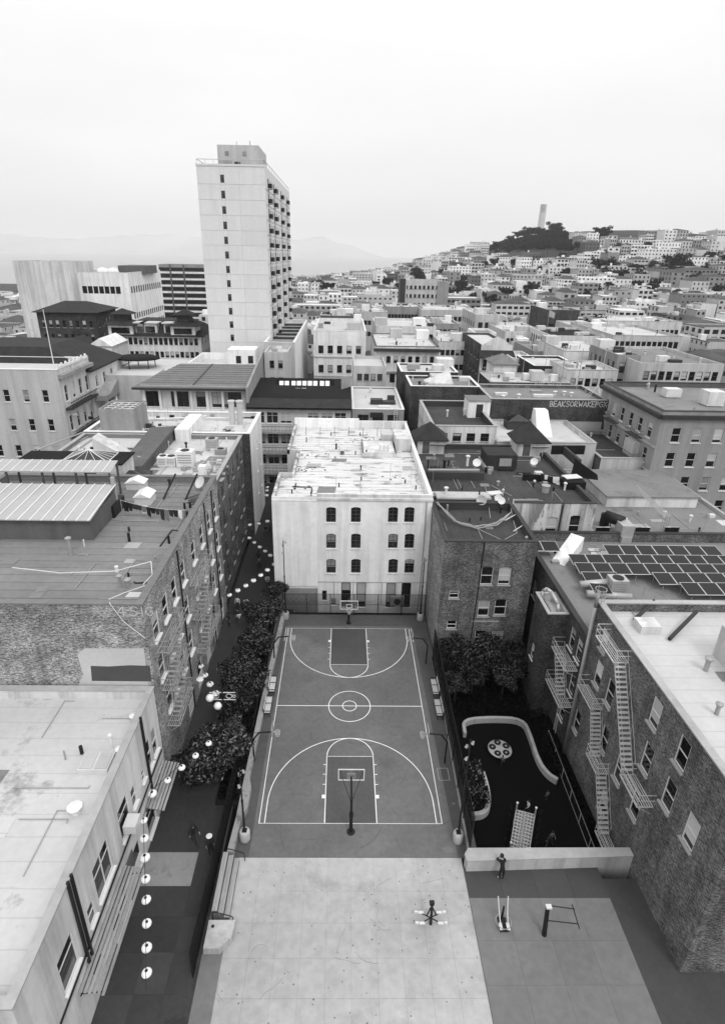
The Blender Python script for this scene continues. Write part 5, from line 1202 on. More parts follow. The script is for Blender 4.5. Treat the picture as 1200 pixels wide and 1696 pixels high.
fire_escape(lb, LX, 1, [(4.3, 8.4, 11.2), (4.3, 8.4, 7.9), (4.3, 8.4, 4.6)], [(7.9, 11.2, 5.2, 7.95), (7.9, 7.9, 5.2, 4.65)], 'iron_worn', w=.95, ladder=(8.0, 4.6, 2.2))
fire_escape(lb, LX, 1, [(13.2, 17.8, 11.0), (13.2, 17.8, 7.6), (13.2, 19.2, 4.1)], [(17.2, 11.0, 14.2, 7.65), (17.2, 7.6, 14.2, 4.15)], 'iron_worn', w=.95, ladder=(18.6, 4.1, 1.6))
for y in (10.9, 19.9, 22.9): poly_line([(LX + .08, y, 15.6), (LX + .08, y, .2)], .06, 'downpipe', 'metal_dark', parent=lb.root)
# sheds with corrugated roofs
b = MB(); b.box(-33.5, -20.6, 12.9, 18.2, ZL, ZL + 1.9); sh = lb.part('roof_shed', b, 'stucco_dark')
b = MB(); b.face([(-33.6, 12.5, ZL + 1.95), (-20.4, 12.5, ZL + 1.95), (-20.6, 18.6, ZL + 2.5), (-33.6, 18.6, ZL + 2.5)]); b.face([(-33.6, 18.6, ZL + 2.42), (-20.6, 18.6, ZL + 2.42), (-20.4, 12.5, ZL + 1.87), (-33.6, 12.5, ZL + 1.87)]); b.face([(-33.6, 12.5, ZL + 1.87), (-20.4, 12.5, ZL + 1.87), (-20.4, 12.5, ZL + 1.95), (-33.6, 12.5, ZL + 1.95)]); cr = b.build('corrugated_roof', 'corrugated', sh)
for k in range(15):
    x = -33.2 + k * .9; b = MB(); b.face([(x, 12.48, ZL + 1.96), (x + .09, 12.48, ZL + 1.96), (x + .09, 18.62, ZL + 2.56), (x, 18.62, ZL + 2.56)]); b.face([(x, 12.48, ZL + 1.9), (x + .09, 12.48, ZL + 1.9), (x + .09, 12.48, ZL + 1.96), (x, 12.48, ZL + 1.96)]); b.build('roof_rib', 'trim_white', cr)
b = MB(); b.face([(-33.6, 20.3, ZL + 3.0), (-21.6, 20.3, ZL + 3.0), (-21.7, 22.6, ZL + 3.3), (-33.6, 22.6, ZL + 3.3)]); b.face([(-33.6, 20.3, ZL + 2.9), (-21.6, 20.3, ZL + 2.9), (-21.6, 20.3, ZL + 3.0), (-33.6, 20.3, ZL + 3.0)]); cr = lb.part('corrugated_roof', b, 'corrugated')
for k in range(13):
    x = -33.2 + k * .9; b = MB(); b.face([(x, 20.28, ZL + 3.02), (x + .08, 20.28, ZL + 3.02), (x + .08, 22.62, ZL + 3.33), (x, 22.62, ZL + 3.33)]); b.build('roof_rib', 'trim_white', cr)
for x in (-21.8, -24.8, -27.8, -31, -33.4):
    for yy, hh in ((20.4, 2.9), (22.3, 3.2)): tank_box(lb, 'shed_post', x - .08, x + .08, yy, yy + .16, ZL, ZL + hh, 'wood_dark')

for x in (-23, -25.5, -28.3): ac_unit(lb, x, 21.2, ZL, 1.2, .9, 1.1, 'metal_grey')
b = MB(); b.box(-21.0, -20.4, 17, 19.6, ZL, ZL + 1.1); lb.part('trough', b, 'metal_dark'); tank_box(lb, 'upright_post', -20.9, -20.6, 18.4, 18.7, ZL, ZL + 3.2, 'trim_grey')
def roof_hood(px, py, w, d, h):
    q = at_z(px, py, ZL); x, y = q.x, q.y; b = MB(); b.box(x - w / 2, x + w / 2, y, y + d, ZL, ZL + h); o = lb.part('roof_hood', b, 'metal_pale')
    b = MB(); e = .1; A = [(x - w / 2 - e, y - e, ZL + h), (x + w / 2 + e, y - e, ZL + h), (x + w / 2 + e, y + d + e, ZL + h), (x - w / 2 - e, y + d + e, ZL + h)]; r0, r1_ = (x, y - e, ZL + h + .4), (x, y + d + e, ZL + h + .4)
    b.face([A[0], A[1], r0]); b.face([A[1], A[2], r1_, r0]); b.face([A[2], A[3], r1_]); b.face([A[3], A[0], r0, r1_]); b.face(A[::-1]); b.build('hood_cap', 'trim_white', o)
roof_hood(224, 812, 1.7, 1.2, .7); roof_hood(236, 838, 1.4, 1.7, .8)
for px, py, r, h, m in ((118, 920, .13, 1.5, 'metal_grey'), (200, 972, .12, .9, 'metal_grey'), (212, 972, .14, .6, 'metal_grey'), (306, 843, .1, .6, 'metal_dark'), (315, 841, .1, .6, 'metal_dark'), (140, 905, .06, .6, 'metal_pale'), (214, 880, .1, .4, 'trim_dark'), (280, 900, .1, .7, 'metal_dark'), (194, 948, .14, .5, 'metal_pale'), (213, 955, .08, .3, 'metal_dark')):
    q = at_z(px, py, ZL); vent(lb, q.x, q.y, ZL, r, h, m, m == 'metal_grey')
q = at_z(333, 812, ZL); dish(lb, q.x, q.y, ZL, .6, 230)
for px, py in ((270, 828), (307, 828)): q = at_z(px, py, ZL); poly_line([tuple(q + Vector((0, 0, .05))), (q.x + .6, q.y + 2.6, ZL + 1.6)], .09, 'brace_strut', 'metal_dark', parent=lb.root)
poly_line([tuple(at_z(x, y, ZL + .04)) for x, y in ((300, 880), (285, 878), (265, 905))], .07, 'roof_pipe', 'metal_dark', parent=lb.root); poly_line([tuple(at_z(x, y, ZL + .04)) for x, y in ((243, 965), (225, 966), (222, 964))], .07, 'roof_pipe', 'metal_dark', parent=lb.root)
for k in range(6): q = at_z(318 + k * 3, 825 + (k * 7) % 11, ZL); b = MB(); b.tube((q.x - .6, q.y - .3, ZL + .06), (q.x + .6, q.y + .4, ZL + .25), .07, .07, 5); lb.part('scrap_timber', b, 'wood_dark')
poly_line([tuple(at_z(x, y, ZL + .5)) for x, y in ((20, 940), (100, 949), (190, 946), (250, 930), (252, 952), (237, 968))], .03, 'cable', 'trim_white', parent=lb.root, n=4)
poly_line([tuple(at_z(x, y, ZL + .5)) for x, y in ((240, 970), (205, 982), (180, 993))] + [tuple(at_y(182, 1000, 3.02)), tuple(at_y(205, 1030, 3.02)), tuple(at_y(240, 1057, 3.02))], .025, 'cable', 'trim_white', parent=lb.root, n=4)
laundry((tuple(at_z(204, 858, ZL) + Vector((0, 0, 1.7))), tuple(at_z(308, 866, ZL) + Vector((0, 0, 1.2)))), 13, 'clothesline of dark and pale garments across grey roof', 5)
b = MB()
for x, y, z in ((204, 858, 1.75), (308, 866, 1.25)): q = at_z(x, y, ZL); b.tube((q.x, q.y, ZL), (q.x, q.y, ZL + z), .03, .03, 5)
lb.part('line_posts', b, 'metal_grey')

# ------------------------------------------------------------------ pale building by the alley
nl = Bld('pale_alley_building', 'low pale rendered building with flat roof and slatted awnings on alley', 'building', -34.5, LX, -15, 2.9, -.6, 9.4)
ops = [(1.75, 4.7, .9, 2.2, 'plain', False), (.55, 4.7, .95, 2.3, 'plain', False), (-.75, 5.0, .55, .9, 'plain', False), (-2.45, 4.9, .7, 1.5, 'plain', False), (-4.0, 4.6, 1.5, 2.4, 'wide', False), (-7.2, 4.7, 2.0, 2.5, 'wide', False), (-9.0, 4.6, .7, 1.3, 'plain', False), (-11.5, 4.6, 1.5, 2.3, 'wide', False), (1.5, .1, 1.3, 2.5, 'door', False), (-.6, .3, 1.6, 2.2, 'wide', False), (-3.4, .1, 1.2, 2.4, 'door', False), (-6.5, .3, 2.2, 2.2, 'wide', False), (-9.5, .1, 1.2, 2.4, 'door', False)]
nl.wall('E', 'stucco_cream', ops, frame='trim_white', sill='trim_white', push=.06, blinds=.2); nl.wall('N', 'stucco_cream'); nl.wall('S', 'stucco_cream')
mat('roof_puddled', .50, .85, .1, .4, stain=.2, stain_v=.22, stain_scale=.28, soft=.13, seam=(1, 1.3, .85)); nl.flat_roof('roof_puddled', .7, .35, 'stucco_cream', 'concrete_light')
ZN = 8.7

skylight(nl, *[(lambda q: (q.x - .85, q.x + .85, q.y - .55, q.y + .75))(at_z(160, 1270, ZN))][0], ZN, .35, 2)
for px, py, r, h in ((126, 1347, .22, .5), (186, 1240, .07, 1.1), (200, 1247, .16, .35), (222, 1192, .15, .35)): q = at_z(px, py, ZN); vent(nl, q.x, q.y, ZN, r, h, 'trim_white')
for y0, y1 in ((-1.4, 2.4), (-11.5, -5.2)):
    r_ = MB(); r_.tube((LX + .02, y0 + .1, 2.76), (LX + .02, y1 - .1, 2.76), .035, .035, 5); r_.tube((LX, y0 + .2, 2.75), (LX + 1.2, y0 + .2, 2.95), .03, .03, 5); r_.tube((LX, y1 - .2, 2.75), (LX + 1.2, y1 - .2, 2.95), .03, .03, 5); aw = nl.part('awning_frame', r_, 'metal_dark')
    for k in range(6):
        x = LX + .06 + k * .21; b = MB(); b.box(x, x + .15, y0, y1, 3.25 - k * .05, 3.29 - k * .05); b.build('awning_slat', 'wood_bleached', aw)
for z, m in ((3.9, 'trim_grey'), (4.1, 'metal_dark')): poly_line([(LX + .06, -14.8, z), (LX + .06, 2.6, z)], .05, 'wall_pipe', m, parent=nl.root)
for y in (.0, -9.9, -10.25): poly_line([(LX + .09, y, 9.6), (LX + .09, y, 3.4)], .09, 'downpipe', 'metal_dark', parent=nl.root)
b = MB(); b.box(LX + .01, LX + .75, -4.5, -3.6, 5.0, 5.6); nl.part('window_air_unit', b, 'metal_pale')
b = MB(); b.box(LX + .01, LX + .06, -6.0, -4.0, 1.6, 3.0); nl.part('wall_board', b, 'wood_dark')
rs = random.Random(6)
b = MB(); b.box(-24, -21, -13.5, -10.5, ZN, ZN + 1.9); nl.part('roof_hut', b, 'stucco_grey')

# ------------------------------------------------------------------ pale roofed block behind the long brick building
l2 = Bld('grey_roof_building', 'broad building with pale cluttered roof and dark brick light wells', 'building', -34.5, -14.0, 26.3, 44.2, -.6, 14.6)
l2.wall('S', 'stucco_cream', [(-25.6, 12.4, .9, 1.6, 'plain', False)]); l2.wall('E', 'brick_mid', [(y, z, .95, 1.9, 'plain', False) for y in (28, 30.5, 34, 36.6, 40, 42.4) for z in (11.6, 8.2, 4.8, 1.4)], frame='frame_dark', sill='trim_grey'); l2.wall('N', 'stucco_grey')
l2.flat_roof('roof_pale', .5, .35, 'roof_grey', 'trim_grey')
l3 = Bld('white_walled_building', 'building with tall blank white side wall facing alley end', 'building', -34.5, -13.0, 44.21, 55, -.6, 14.8)
l3.wall('E', 'stucco_white', [(y, z, .5, 1.2, 'plain', False) for y in (49.5, 52.5) for z in (11, 7.6, 4.2)]); l3.wall('S', 'brick_dark'); l3.wall('N', 'stucco_cream'); l3.wall('W', 'stucco_cream')
l3.flat_roof('roof_pale', .6, .4, 'stucco_cream', 'trim_white')
Z2 = 14.1
def rb(bl, name, p, c, dy, z0, z1, m):
    a, d = at_z(*p, z0), at_z(*c, z0); return tank_box(bl, name, a.x, d.x, a.y, a.y + dy, z0, z1, m)
b = MB(); q = at_z(172, 722, Z2); x, y = q.x, q.y
for bx in ((x - .2, x + 4.3, y, y + .15), (x - .2, x + 4.3, y + 4.9, y + 5.05), (x - .2, x - .05, y + .15, y + 4.9), (x + 4.15, x + 4.3, y + .15, y + 4.9)): b.box(*bx, Z2, Z2 + 3.6)
o = l2.part('equipment_screen', b, 'stucco_mid'); b = MB()
for k in range(5): b.tube((x, y + .6 + k, Z2 + 3.4), (x + 4.2, y + .2 + k, Z2 + 3.4), .06, .06, 5); b.tube((x + k, y, Z2 + 3.3), (x + k + .3, y + 5, Z2 + 3.3), .05, .05, 5)
b.build('screen_braces', 'trim_white', o)
b = MB(); q = at_z(180, 765, Z2); x, y = q.x - 1.5, q.y
A = [(x, y, Z2), (x + 4.6, y, Z2), (x + 4.6, y + 2, Z2), (x, y + 2, Z2), (x, y, Z2 + 2.9), (x, y + 2, Z2 + 2.9)]
b.face([A[0], A[1], A[4]]); b.face([A[3], A[5], A[2]]); b.face([A[4], A[1], A[2], A[5]]); b.face([A[0], A[4], A[5], A[3]]); l2.part('stair_hood', b, 'stucco_cream')
a1, a2, a3, a4 = at_z(196, 772, Z2 + 1.2), at_z(236, 772, Z2 + 1.2), at_z(291, 710, Z2 + 1.2), at_z(250, 712, Z2 + 1.2)
b = MB(); U = Vector((0, 0, 1.2)); b.face([a1, a2, a3 + U * .3, a4 + U * .3]); b.face([a1 - U, a2 - U, a2, a1]); b.face([a2 - U, a3 - U, a3 + U * .3, a2]); b.face([a1 - U, a1, a4 + U * .3, a4 - U]); l2.part('monitor_roof', b, 'stucco_dark')
b = MB(); dd = Vector((.25, -.2, -.02)); b.face([a2 + dd, a3 + dd + U * .3, a3 + U * .3 + Vector((0, 0, .05)), a2 + Vector((0, 0, .05))]); l2.part('gutter', b, 'trim_dark')
rb(l2, 'long_air_duct', (291, 731), (314, 731), 7.5, Z2, Z2 + 1.6, 'stucco_white')
for px, py, w, h in ((306, 776, 1.9, 1.9), (282, 774, 1.1, 1.1), (268, 775, 1.0, 1.2)): q = at_z(px, py, Z2); ac_unit(l2, q.x, q.y + .8, Z2, w, 1.3, h, 'trim_white')
q = at_z(352, 745, Z2); ac_unit(l2, q.x, q.y, Z2, 1.4, 1.1, 1.5, 'galv'); q = at_z(366, 752, Z2); ac_unit(l2, q.x, q.y, Z2, 1.3, 1, .7, 'metal_grey'); q = at_z(378, 722, Z2); ac_unit(l2, q.x, q.y, Z2, 1.5, 1, .7, 'metal_grey')
for px, py in ((255, 710), (265, 706), (243, 716), (153, 745), (139, 757), (330, 707), (380, 716), (372, 715), (215, 717), (205, 722)): q = at_z(px, py, Z2); vent(l2, q.x, q.y, Z2, .25, .35, 'metal_dark', False)
q = at_z(230, 775, Z2); dish(l2, q.x, q.y, Z2, .6, 240); q = at_z(335, 790, Z2); b = MB(); b.box(q.x - .4, q.x + .4, q.y, q.y + .8, Z2, Z2 + 1.2); l2.part('flue_box', b, 'trim_white')
b = MB(); q = at_z(385, 700, Z2 + .3)
for dx in (0, 1.1): b.tube((q.x + dx, q.y, Z2), (q.x + dx, q.y, Z2 + 3.3), .38, .42, 12); b.tube((q.x + dx, q.y, Z2 + 3.3), (q.x + dx, q.y, Z2 + 3.5), .52, .52, 12)
l3.part('twin_flue', b, 'stucco_grey')
for k in range(14): px = 125 + k * 22 + (k * 37) % 11; q = at_z(px, 689 + (k * 5) % 6, Z2); b = MB(); b.box(q.x - .3, q.x + .3, q.y - .2, q.y + .2, Z2, Z2 + .3 + .1 * (k % 4)); l3.part('roof_box', b, rnd.choice(('metal_pale', 'metal_dark', 'metal_grey')))
for k in range(3): a, c = at_z(100, 700 + k * 22, Z2 + .2), at_z(178, 700 + k * 2 - 20 + 12, Z2 + .2); poly_line([tuple(at_z(60, 790 - 22 * k, Z2 + .15)), tuple(at_z(185 + 6 * k, 705 - 6 * k, Z2 + .15))], .1, 'roof_pipe', 'trim_grey', parent=l2.root)
poly_line([tuple(at_z(200, 696, Z2 + .4)), tuple(at_z(300, 692, Z2 + .4)), tuple(at_z(400, 692, Z2 + .4))], .12, 'roof_pipe', 'trim_white', parent=l3.root)
rs = random.Random(12); b = MB()
for k in range(60): q = at_z(rs.choice((340, 352, 365, 310, 240)) + rs.gauss(0, 8), rs.uniform(765, 788), Z2); s = rs.uniform(.08, .3); b.box(q.x - s, q.x + s, q.y - s, q.y + s, Z2, Z2 + rs.uniform(.1, .5))
l2.part('roof_clutter', b, 'trim_grey')['kind'] = 'stuff'
# hut with a glass pyramid
b = MB(); b.box(-33.9, -23.2, 26.7, 30.2, Z2, Z2 + 2.6); hu = l2.part('roof_hut', b, 'stucco_cream'); tank_box(l2, 'hut_window', -27.0, -25.8, 26.65, 26.697, Z2 + .3, Z2 + 1.9, 'glass', hu); tank_box(l2, 'hut_roof', -33.95, -23.0, 26.6, 30.4, Z2 + 2.602, Z2 + 2.75, 'roof_black', hu)
b = MB(); c = Vector((-27, 28.5, Z2 + 3.6)); A = [Vector((-29.3, 27, Z2 + 2.76)), Vector((-24.6, 27, Z2 + 2.76)), Vector((-24.6, 30, Z2 + 2.76)), Vector((-29.3, 30, Z2 + 2.76))]
for i in range(4): b.face([A[i], A[(i + 1) % 4], c])
b.build('glass_pyramid', 'glass', hu); b = MB()
for i in range(4):
    b.tube(A[i], c, .05, .05, 4); b.tube(A[i], A[(i + 1) % 4], .05, .05, 4)
    for t in (.25, .5, .75): b.tube(A[i].lerp(A[(i + 1) % 4], t), c, .03, .03, 4)
b.build('glazing_bars', 'trim_white', hu)
tank_box(l2, 'brick_stack', -22.8, -20.4, 26.5, 27.6, Z2, Z2 + 1.7, 'brick_dark')

# conduits, patches and small fittings that clutter the near roofs
def fit_out(B, z, n, seed, m='trim_grey', dark=False, box=None):
    rq = random.Random(seed); x0, x1, y0, y1 = box or (B.x0 + .6, B.x1 - .6, B.y0 + .6, B.y1 - .6)
    for k in range(n):
        x, y = rq.uniform(x0, x1), rq.uniform(y0, y1); t = rq.random()
        if t < .3:
            L = rq.uniform(1.5, 5); a = rq.choice((0, 1)); P = [(x, y, z + .06), (min(x1, x + L) if a else x, y if a else min(y1, y + L), z + .06)]; P.append((P[1][0] + (0 if a else rq.uniform(-.8, .8)), P[1][1] + (rq.uniform(-.8, .8) if a else 0), z + .06)); poly_line(P, .03, 'conduit', m, parent=B.root, n=4)
        elif t < .55:
            w, h = rq.uniform(.3, 1.1), rq.uniform(.3, .9); b = MB(); b.face([(x - w, y - h, z + .016), (x + w * .9, y - h * .95, z + .016), (x + w, y + h, z + .016), (x - w * .85, y + h, z + .016)]); B.part('roof_patch', b, rq.choice(('roof_black', 'roof_dark', 'roof_grey') if dark else ('roof_grey', 'roof_pale', 'trim_grey')))
        elif t < .8: vent(B, x, y, z, rq.uniform(.05, .12), rq.uniform(.3, .8), rq.choice(('metal_pale', 'metal_grey', 'metal_dark')), rq.random() < .4)
        elif t < .92: s_ = rq.uniform(.15, .45); tank_box(B, 'roof_box', x - s_, x + s_, y - s_ * .7, y + s_ * .7, z, z + rq.uniform(.2, .7), rq.choice(('metal_pale', 'metal_grey', 'trim_dark', 'wood_dark')))
        else: poly_line([(x, y, z), (x, y, z + rq.uniform(1.5, 3))], .02, 'antenna', 'metal_grey', parent=B.root, n=4)
fit_out(r1b, ZD, 64, 51, dark=True); fit_out(r1, 11.9, 8, 52, dark=True); fit_out(r2, ZS, 26, 53, box=(18.8, 43, 8.8, 14.3)); fit_out(r2, ZS, 14, 54, box=(18.8, 26, 21.8, 26.5)); fit_out(r3, 12.4, 18, 55, box=(19, 39, -8, 7.8)); fit_out(r2b, 9.0, 24, 56, box=(26.8, 43.5, 28, 33)); fit_out(lb, ZL + .03, 20, 57, box=(-20, -14.2, 4, 25)); fit_out(lb, ZL + .03, 12, 58, box=(-33, -20, 4, 12)); fit_out(nl, ZN, 20, 59); fit_out(l2, Z2, 70, 60); fit_out(l3, 14.2, 50, 61); fit_out(wb, ZR + .05, 34, 62, box=(-6, 7.8, 27, 52.8))

# ------------------------------------------------------------------ middle distance
FOOT = []      # footprints already taken
def win_grid(x0, x1, z1, cols, rows, ww, wh, storey, top, style='plain', arch=False):
    return [(x, z1 - top - wh - r_ * storey, ww, wh, style, arch) for r_ in range(rows) for x in row(x0, x1, cols)]
def mid(name, label, pl, pr, pt, y, depth, wm, rm, S=None, E=None, W=None, par=.6, cap=None, lod='near', z0=None, group=None, frame='frame_dark', sill='trim_grey', parm=None, cat='building'):
    x0, x1 = at_y(pl, pt, y).x, at_y(pr, pt, y).x; z1 = at_y((pl + pr) / 2, pt, y).z
    zb = gz((x0 + x1) / 2, y + depth / 2) - 1.0 if z0 is None else z0
    B = Bld(name, label, cat, x0, x1, y, y + depth, zb, z1, group); FOOT.append((x0, x1, y, y + depth))
    for side, spec, a, c in (('S', S, x0, x1), ('E', E, y, y + depth), ('W', W, y, y + depth)):
        ops = win_grid(a + .6, c - .6, z1, *spec) if spec else []
        B.wall(side, wm, ops, lod=lod, frame=frame, sill=sill)
    B.wall('N', wm); B.flat_roof(rm, par, .3, parm or wm, cap)
    return B
def clutter(B, n, seed, z=None, pale=True):
    rs = random.Random(seed); z = B.z1 - .6 if z is None else z
    for k in range(int(n * 1.7)):
        x, y = rs.uniform(B.x0 + 1, B.x1 - 1), rs.uniform(B.y0 + 1, B.y1 - 1); t = rs.random()
        if t < .45: vent(B, x, y, z, rs.uniform(.1, .2), rs.uniform(.5, 1.2), rs.choice(('metal_pale', 'metal_grey', 'metal_dark')), rs.random() < .5)
        elif t < .8: s = rs.uniform(.5, 1.2); tank_box(B, 'roof_box', x - s, x + s, y - s * .7, y + s * .7, z, z + rs.uniform(.5, 1.3), rs.choice(('metal_pale', 'stucco_cream', 'metal_grey', 'trim_dark')))
        elif t < .9: poly_line([(x, y, z + .1), (x + rs.uniform(-4, 4), y, z + .1)], .07, 'conduit', 'metal_grey', parent=B.root, n=4)
        else: s = rs.uniform(1, 1.8); tank_box(B, 'stair_bulkhead', x - s, x + s, y - s, y + s, z, z + rs.uniform(1.6, 2.5), rs.choice(('stucco_cream', 'stucco_grey', 'stucco_white')))

# hall with shingled roof across the street
h = Bld('street_hall', 'pale hall with grey shingled roof and row of tall windows', 'building', at_y(232, 645, 66).x, at_y(408, 645, 66).x, 66, 80, -3, 16.3); FOOT.append((h.x0, h.x1, 66, 80))
h.wall('S', 'stucco_cream', [(x, 12.7, w, 2.6, 'wide', False) for x, w in ((h.x0 + 2.1, 2.6), (h.x0 + 6.4, 2.9), (h.x0 + 9.9, 1.6), (h.x0 + 13.0, 2.7), (h.x1 - 2.2, 2.6))] + [(x, 8, 1.2, 2, 'wide', False) for x in row(h.x0, h.x1, 7)], frame='frame_dark'); h.wall('E', 'stucco_grey'); h.wall('W', 'stucco_cream')
b = MB(); A = [(h.x0 - .9, 64.9, 16.1), (h.x1 + .1, 64.9, 16.1), (h.x1 + .1, 78.5, 17.6), (h.x0 + 3.5, 78.5, 17.6)]; b.face(A); b.face([(p[0], p[1], p[2] - .3) for p in A[::-1]]); b.face([(A[0][0], A[0][1], 15.8), (A[1][0], A[1][1], 15.8), A[1], A[0]]); b.face([(A[0][0], A[0][1], 15.8), A[0], A[3], (A[3][0], A[3][1], 16)]); h.part('shingled_roof', b, 'shingle_grey')
for k in range(11):
    t0 = k / 11; y0_ = 64.9 + 13.6 * t0; zz = 16.1 + 1.5 * t0; b = MB(); b.box(h.x0 - .9 + 4.4 * t0, h.x1 + .05, y0_, y0_ + .12, zz, zz + .09); h.part('shingle_course', b, 'shingle_grey')
tank_box(h, 'eaves_gutter', h.x0 - .95, h.x1 + .15, 64.7, 64.88, 15.75, 16.05, 'trim_dark'); tank_box(h, 'cornice', h.x0, h.x1, 65.7, 65.99, 12.0, 12.3, 'stucco_white')
for x in row(h.x0 + 1, h.x1 - 1, 6)[0:]: tank_box(h, 'pilaster', x - 1.9, x - 1.5, 65.75, 65.99, 12.3, 15.7, 'stucco_white')
b = MB(); b.prism([(h.x1 + .1, 64.6), (h.x1 + .5, 64.6), (h.x1 + .5, 86), (h.x1 + .1, 86)], -3, 16.4); b.face([(h.x1 + .5, 64.6, 16.4), (h.x1 + .5, 86, 16.4), (h.x1 + .5, 86, 19.2)]); b.face([(h.x1 + .1, 64.6, 16.4), (h.x1 + .1, 86, 19.2), (h.x1 + .1, 86, 16.4)]); b.face([(h.x1 + .1, 64.6, 16.41), (h.x1 + .5, 64.6, 16.41), (h.x1 + .5, 86, 19.2), (h.x1 + .1, 86, 19.2)]); h.part('party_wall', b, 'stucco_mid')
poly_line([((h.x0 + h.x1) / 2, 66, 16.4), ((h.x0 + h.x1) / 2 + .8, 78, 17.75)], .07, 'roof_ladder', 'trim_dark', parent=h.root)
c1 = mid('courtyard_building', 'white flat building with walled roof terrace beside tall tower', 310, 436, 602, 84, 13, 'stucco_white', 'roof_pale', S=(10, 2, .9, 1.5, 3.2, 1.5), par=1.4)
q = at_y(402, 578, 90); tank_box(c1, 'penthouse_wall', q.x - 3.0, q.x + 2.6, 89, 94, c1.z1 - 1.4, q.z, 'stucco_white')
for px in (395, 415): q2 = at_y(px, 596, 89); tank_box(c1, 'penthouse_window', q2.x - .5, q2.x + .5, 88.93, 88.997, q2.z - .7, q2.z + .8, 'glass')
# dark roofed house with skylights
d = mid('dark_roof_house', 'long house with black roof, skylight row and galleries across street', 410, 581, 674, 64.2, 15, 'stucco_grey', 'roof_black', S=(7, 4, 1.9, 1.9, 3.6, .9, 'wide'), par=.02, sill='trim_white', frame='frame_white')
b = MB(); b.face([(d.x0 - .2, 63.6, d.z1), (d.x1 + .1, 63.6, d.z1), (d.x1 + .1, 66.2, d.z1 + 1.0), (d.x0 - .2, 66.2, d.z1 + 1.0)]); b.face([(d.x0 - .2, 66.2, d.z1 + 1.0), (d.x1 + .1, 66.2, d.z1 + 1.0), (d.x1 + .1, 79.3, d.z1 + 1.7), (d.x0 - .2, 79.3, d.z1 + 1.7)]); b.box(d.x0 - .2, d.x1 + .1, 63.6, 63.75, d.z1 - .3, d.z1 - .01); d.part('sloped_roof', b, 'roof_black')
b = MB(); b.face([(d.x0 - .25, 63.5, d.z1 + .02), (d.x1 + .15, 63.5, d.z1 + .02), (d.x1 + .15, 66.0, d.z1 + 1.0), (d.x0 - .25, 66.0, d.z1 + 1.0)]); d.part('eaves_shingles', b, 'shingle')
def roof_pane(px, py, w, hh, y):
    q = at_y(px, py, y); M = Matrix.Translation(q) @ Matrix.Rotation(R(-35), 4, 'X'); b = MB(); b.box(-w / 2, w / 2, -.05, .06, -hh / 2, hh / 2, M=M); o = d.part('skylight', b, 'paper_white')
b = MB(); q = at_y(505, 637, 74.5); M = Matrix.Translation(q) @ Matrix.Rotation(R(-35), 4, 'X'); b.box(-5.2, 5.2, .07, .5, -1.2, 1.0, M=M); d.part('skylight_curb', b, 'roof_black')
for px in (466, 475, 486, 495, 504, 513, 522, 533, 542): roof_pane(px, 635, .75, .95, 74.4)
for px in (493, 503): roof_pane(px, 648, .8, 1.2, 72)
q = at_y(573, 637, 73); b = MB(); M = Matrix.Translation(q) @ Matrix.Rotation(R(50), 4, 'Z'); b.box(-1.3, 1.3, -.1, .1, -1.6, 1.4, M=M); d.part('tilted_skylight', b, 'metal_grey')
for k in range(3):
    z = d.z1 - 4.2 - 3.6 * k; b = MB(); b.box(d.x0, d.x1, 62.8, 64.19, z, z + .3); d.part('gallery', b, 'stucco_mid')
    b = MB(); b.path([(d.x0, 62.85, z + 1.2), (d.x1, 62.85, z + 1.2)], .05, 5); [b.tube((x, 62.85, z + .3), (x, 62.85, z + 1.2), .025, .025, 4) for x in row(d.x0, d.x1, 28)]; d.part('gallery_rail', b, 'trim_dark')
# flat roofed house with ladder
e = mid('ladder_house', 'small flat pale roofed house with dark porch and ladder', 583, 669, 678, 64.4, 17, 'stucco_mid', 'roof_pale', S=(3, 3, 1.8, 2.0, 3.4, .9, 'wide'), par=.25, cap='trim_white'); clutter(e, 5, 3)
b = MB(); x = at_y(655, 690, 64).x
for dx in (-.25, .25): b.tube((x + dx, 64.2, 6), (x + dx, 64.2, e.z1 + .8), .04, .04, 4)
for k in range(26): b.tube((x - .25, 64.2, 6.3 + k * .32), (x + .25, 64.2, 6.3 + k * .32), .03, .03, 4)
e.part('ladder', b, 'trim_white'); tank_box(e, 'sign_board', at_y(613, 685, 64).x, at_y(634, 685, 64).x, 64.25, 64.35, e.z1 - 1.3, e.z1 - .5, 'sign_dark')
# dark flat roof behind brick building
m4 = mid('parapet_building', 'dark flat roofed building with white parapet front and roof shed', 716, 823, 706, 49, 15, 'stucco_cream', 'roof_dark', W=(6, 3, .9, 1.7, 3.4, 1.8), S=(4, 2, 1.2, 1.2, 3.3, 1.0), par=.9, cap='trim_grey', parm='parapet_dark')
q = at_z(790, 692, m4.z1 - .9); b = MB(); b.box(q.x - 1.5, q.x + 1.8, q.y, q.y + 3.5, m4.z1 - .9, m4.z1 + 1.7); s = m4.part('roof_shed', b, 'stucco_white'); tank_box(m4, 'shed_door', q.x - .3, q.x + .7, q.y - .04, q.y - .003, m4.z1 - .85, m4.z1 + 1.2, 'trim_dark', s); tank_box(m4, 'shed_roof', q.x - 1.6, q.x + 1.9, q.y - .2, q.y + 3.6, m4.z1 + 1.702, m4.z1 + 1.8, 'shingle_grey', s)
for px, py in ((740, 690), (760, 660), (768, 688)): q = at_z(px, py, m4.z1 - .9); vent(m4, q.x, q.y, m4.z1 - .9, .12, 1.0, 'metal_pale')
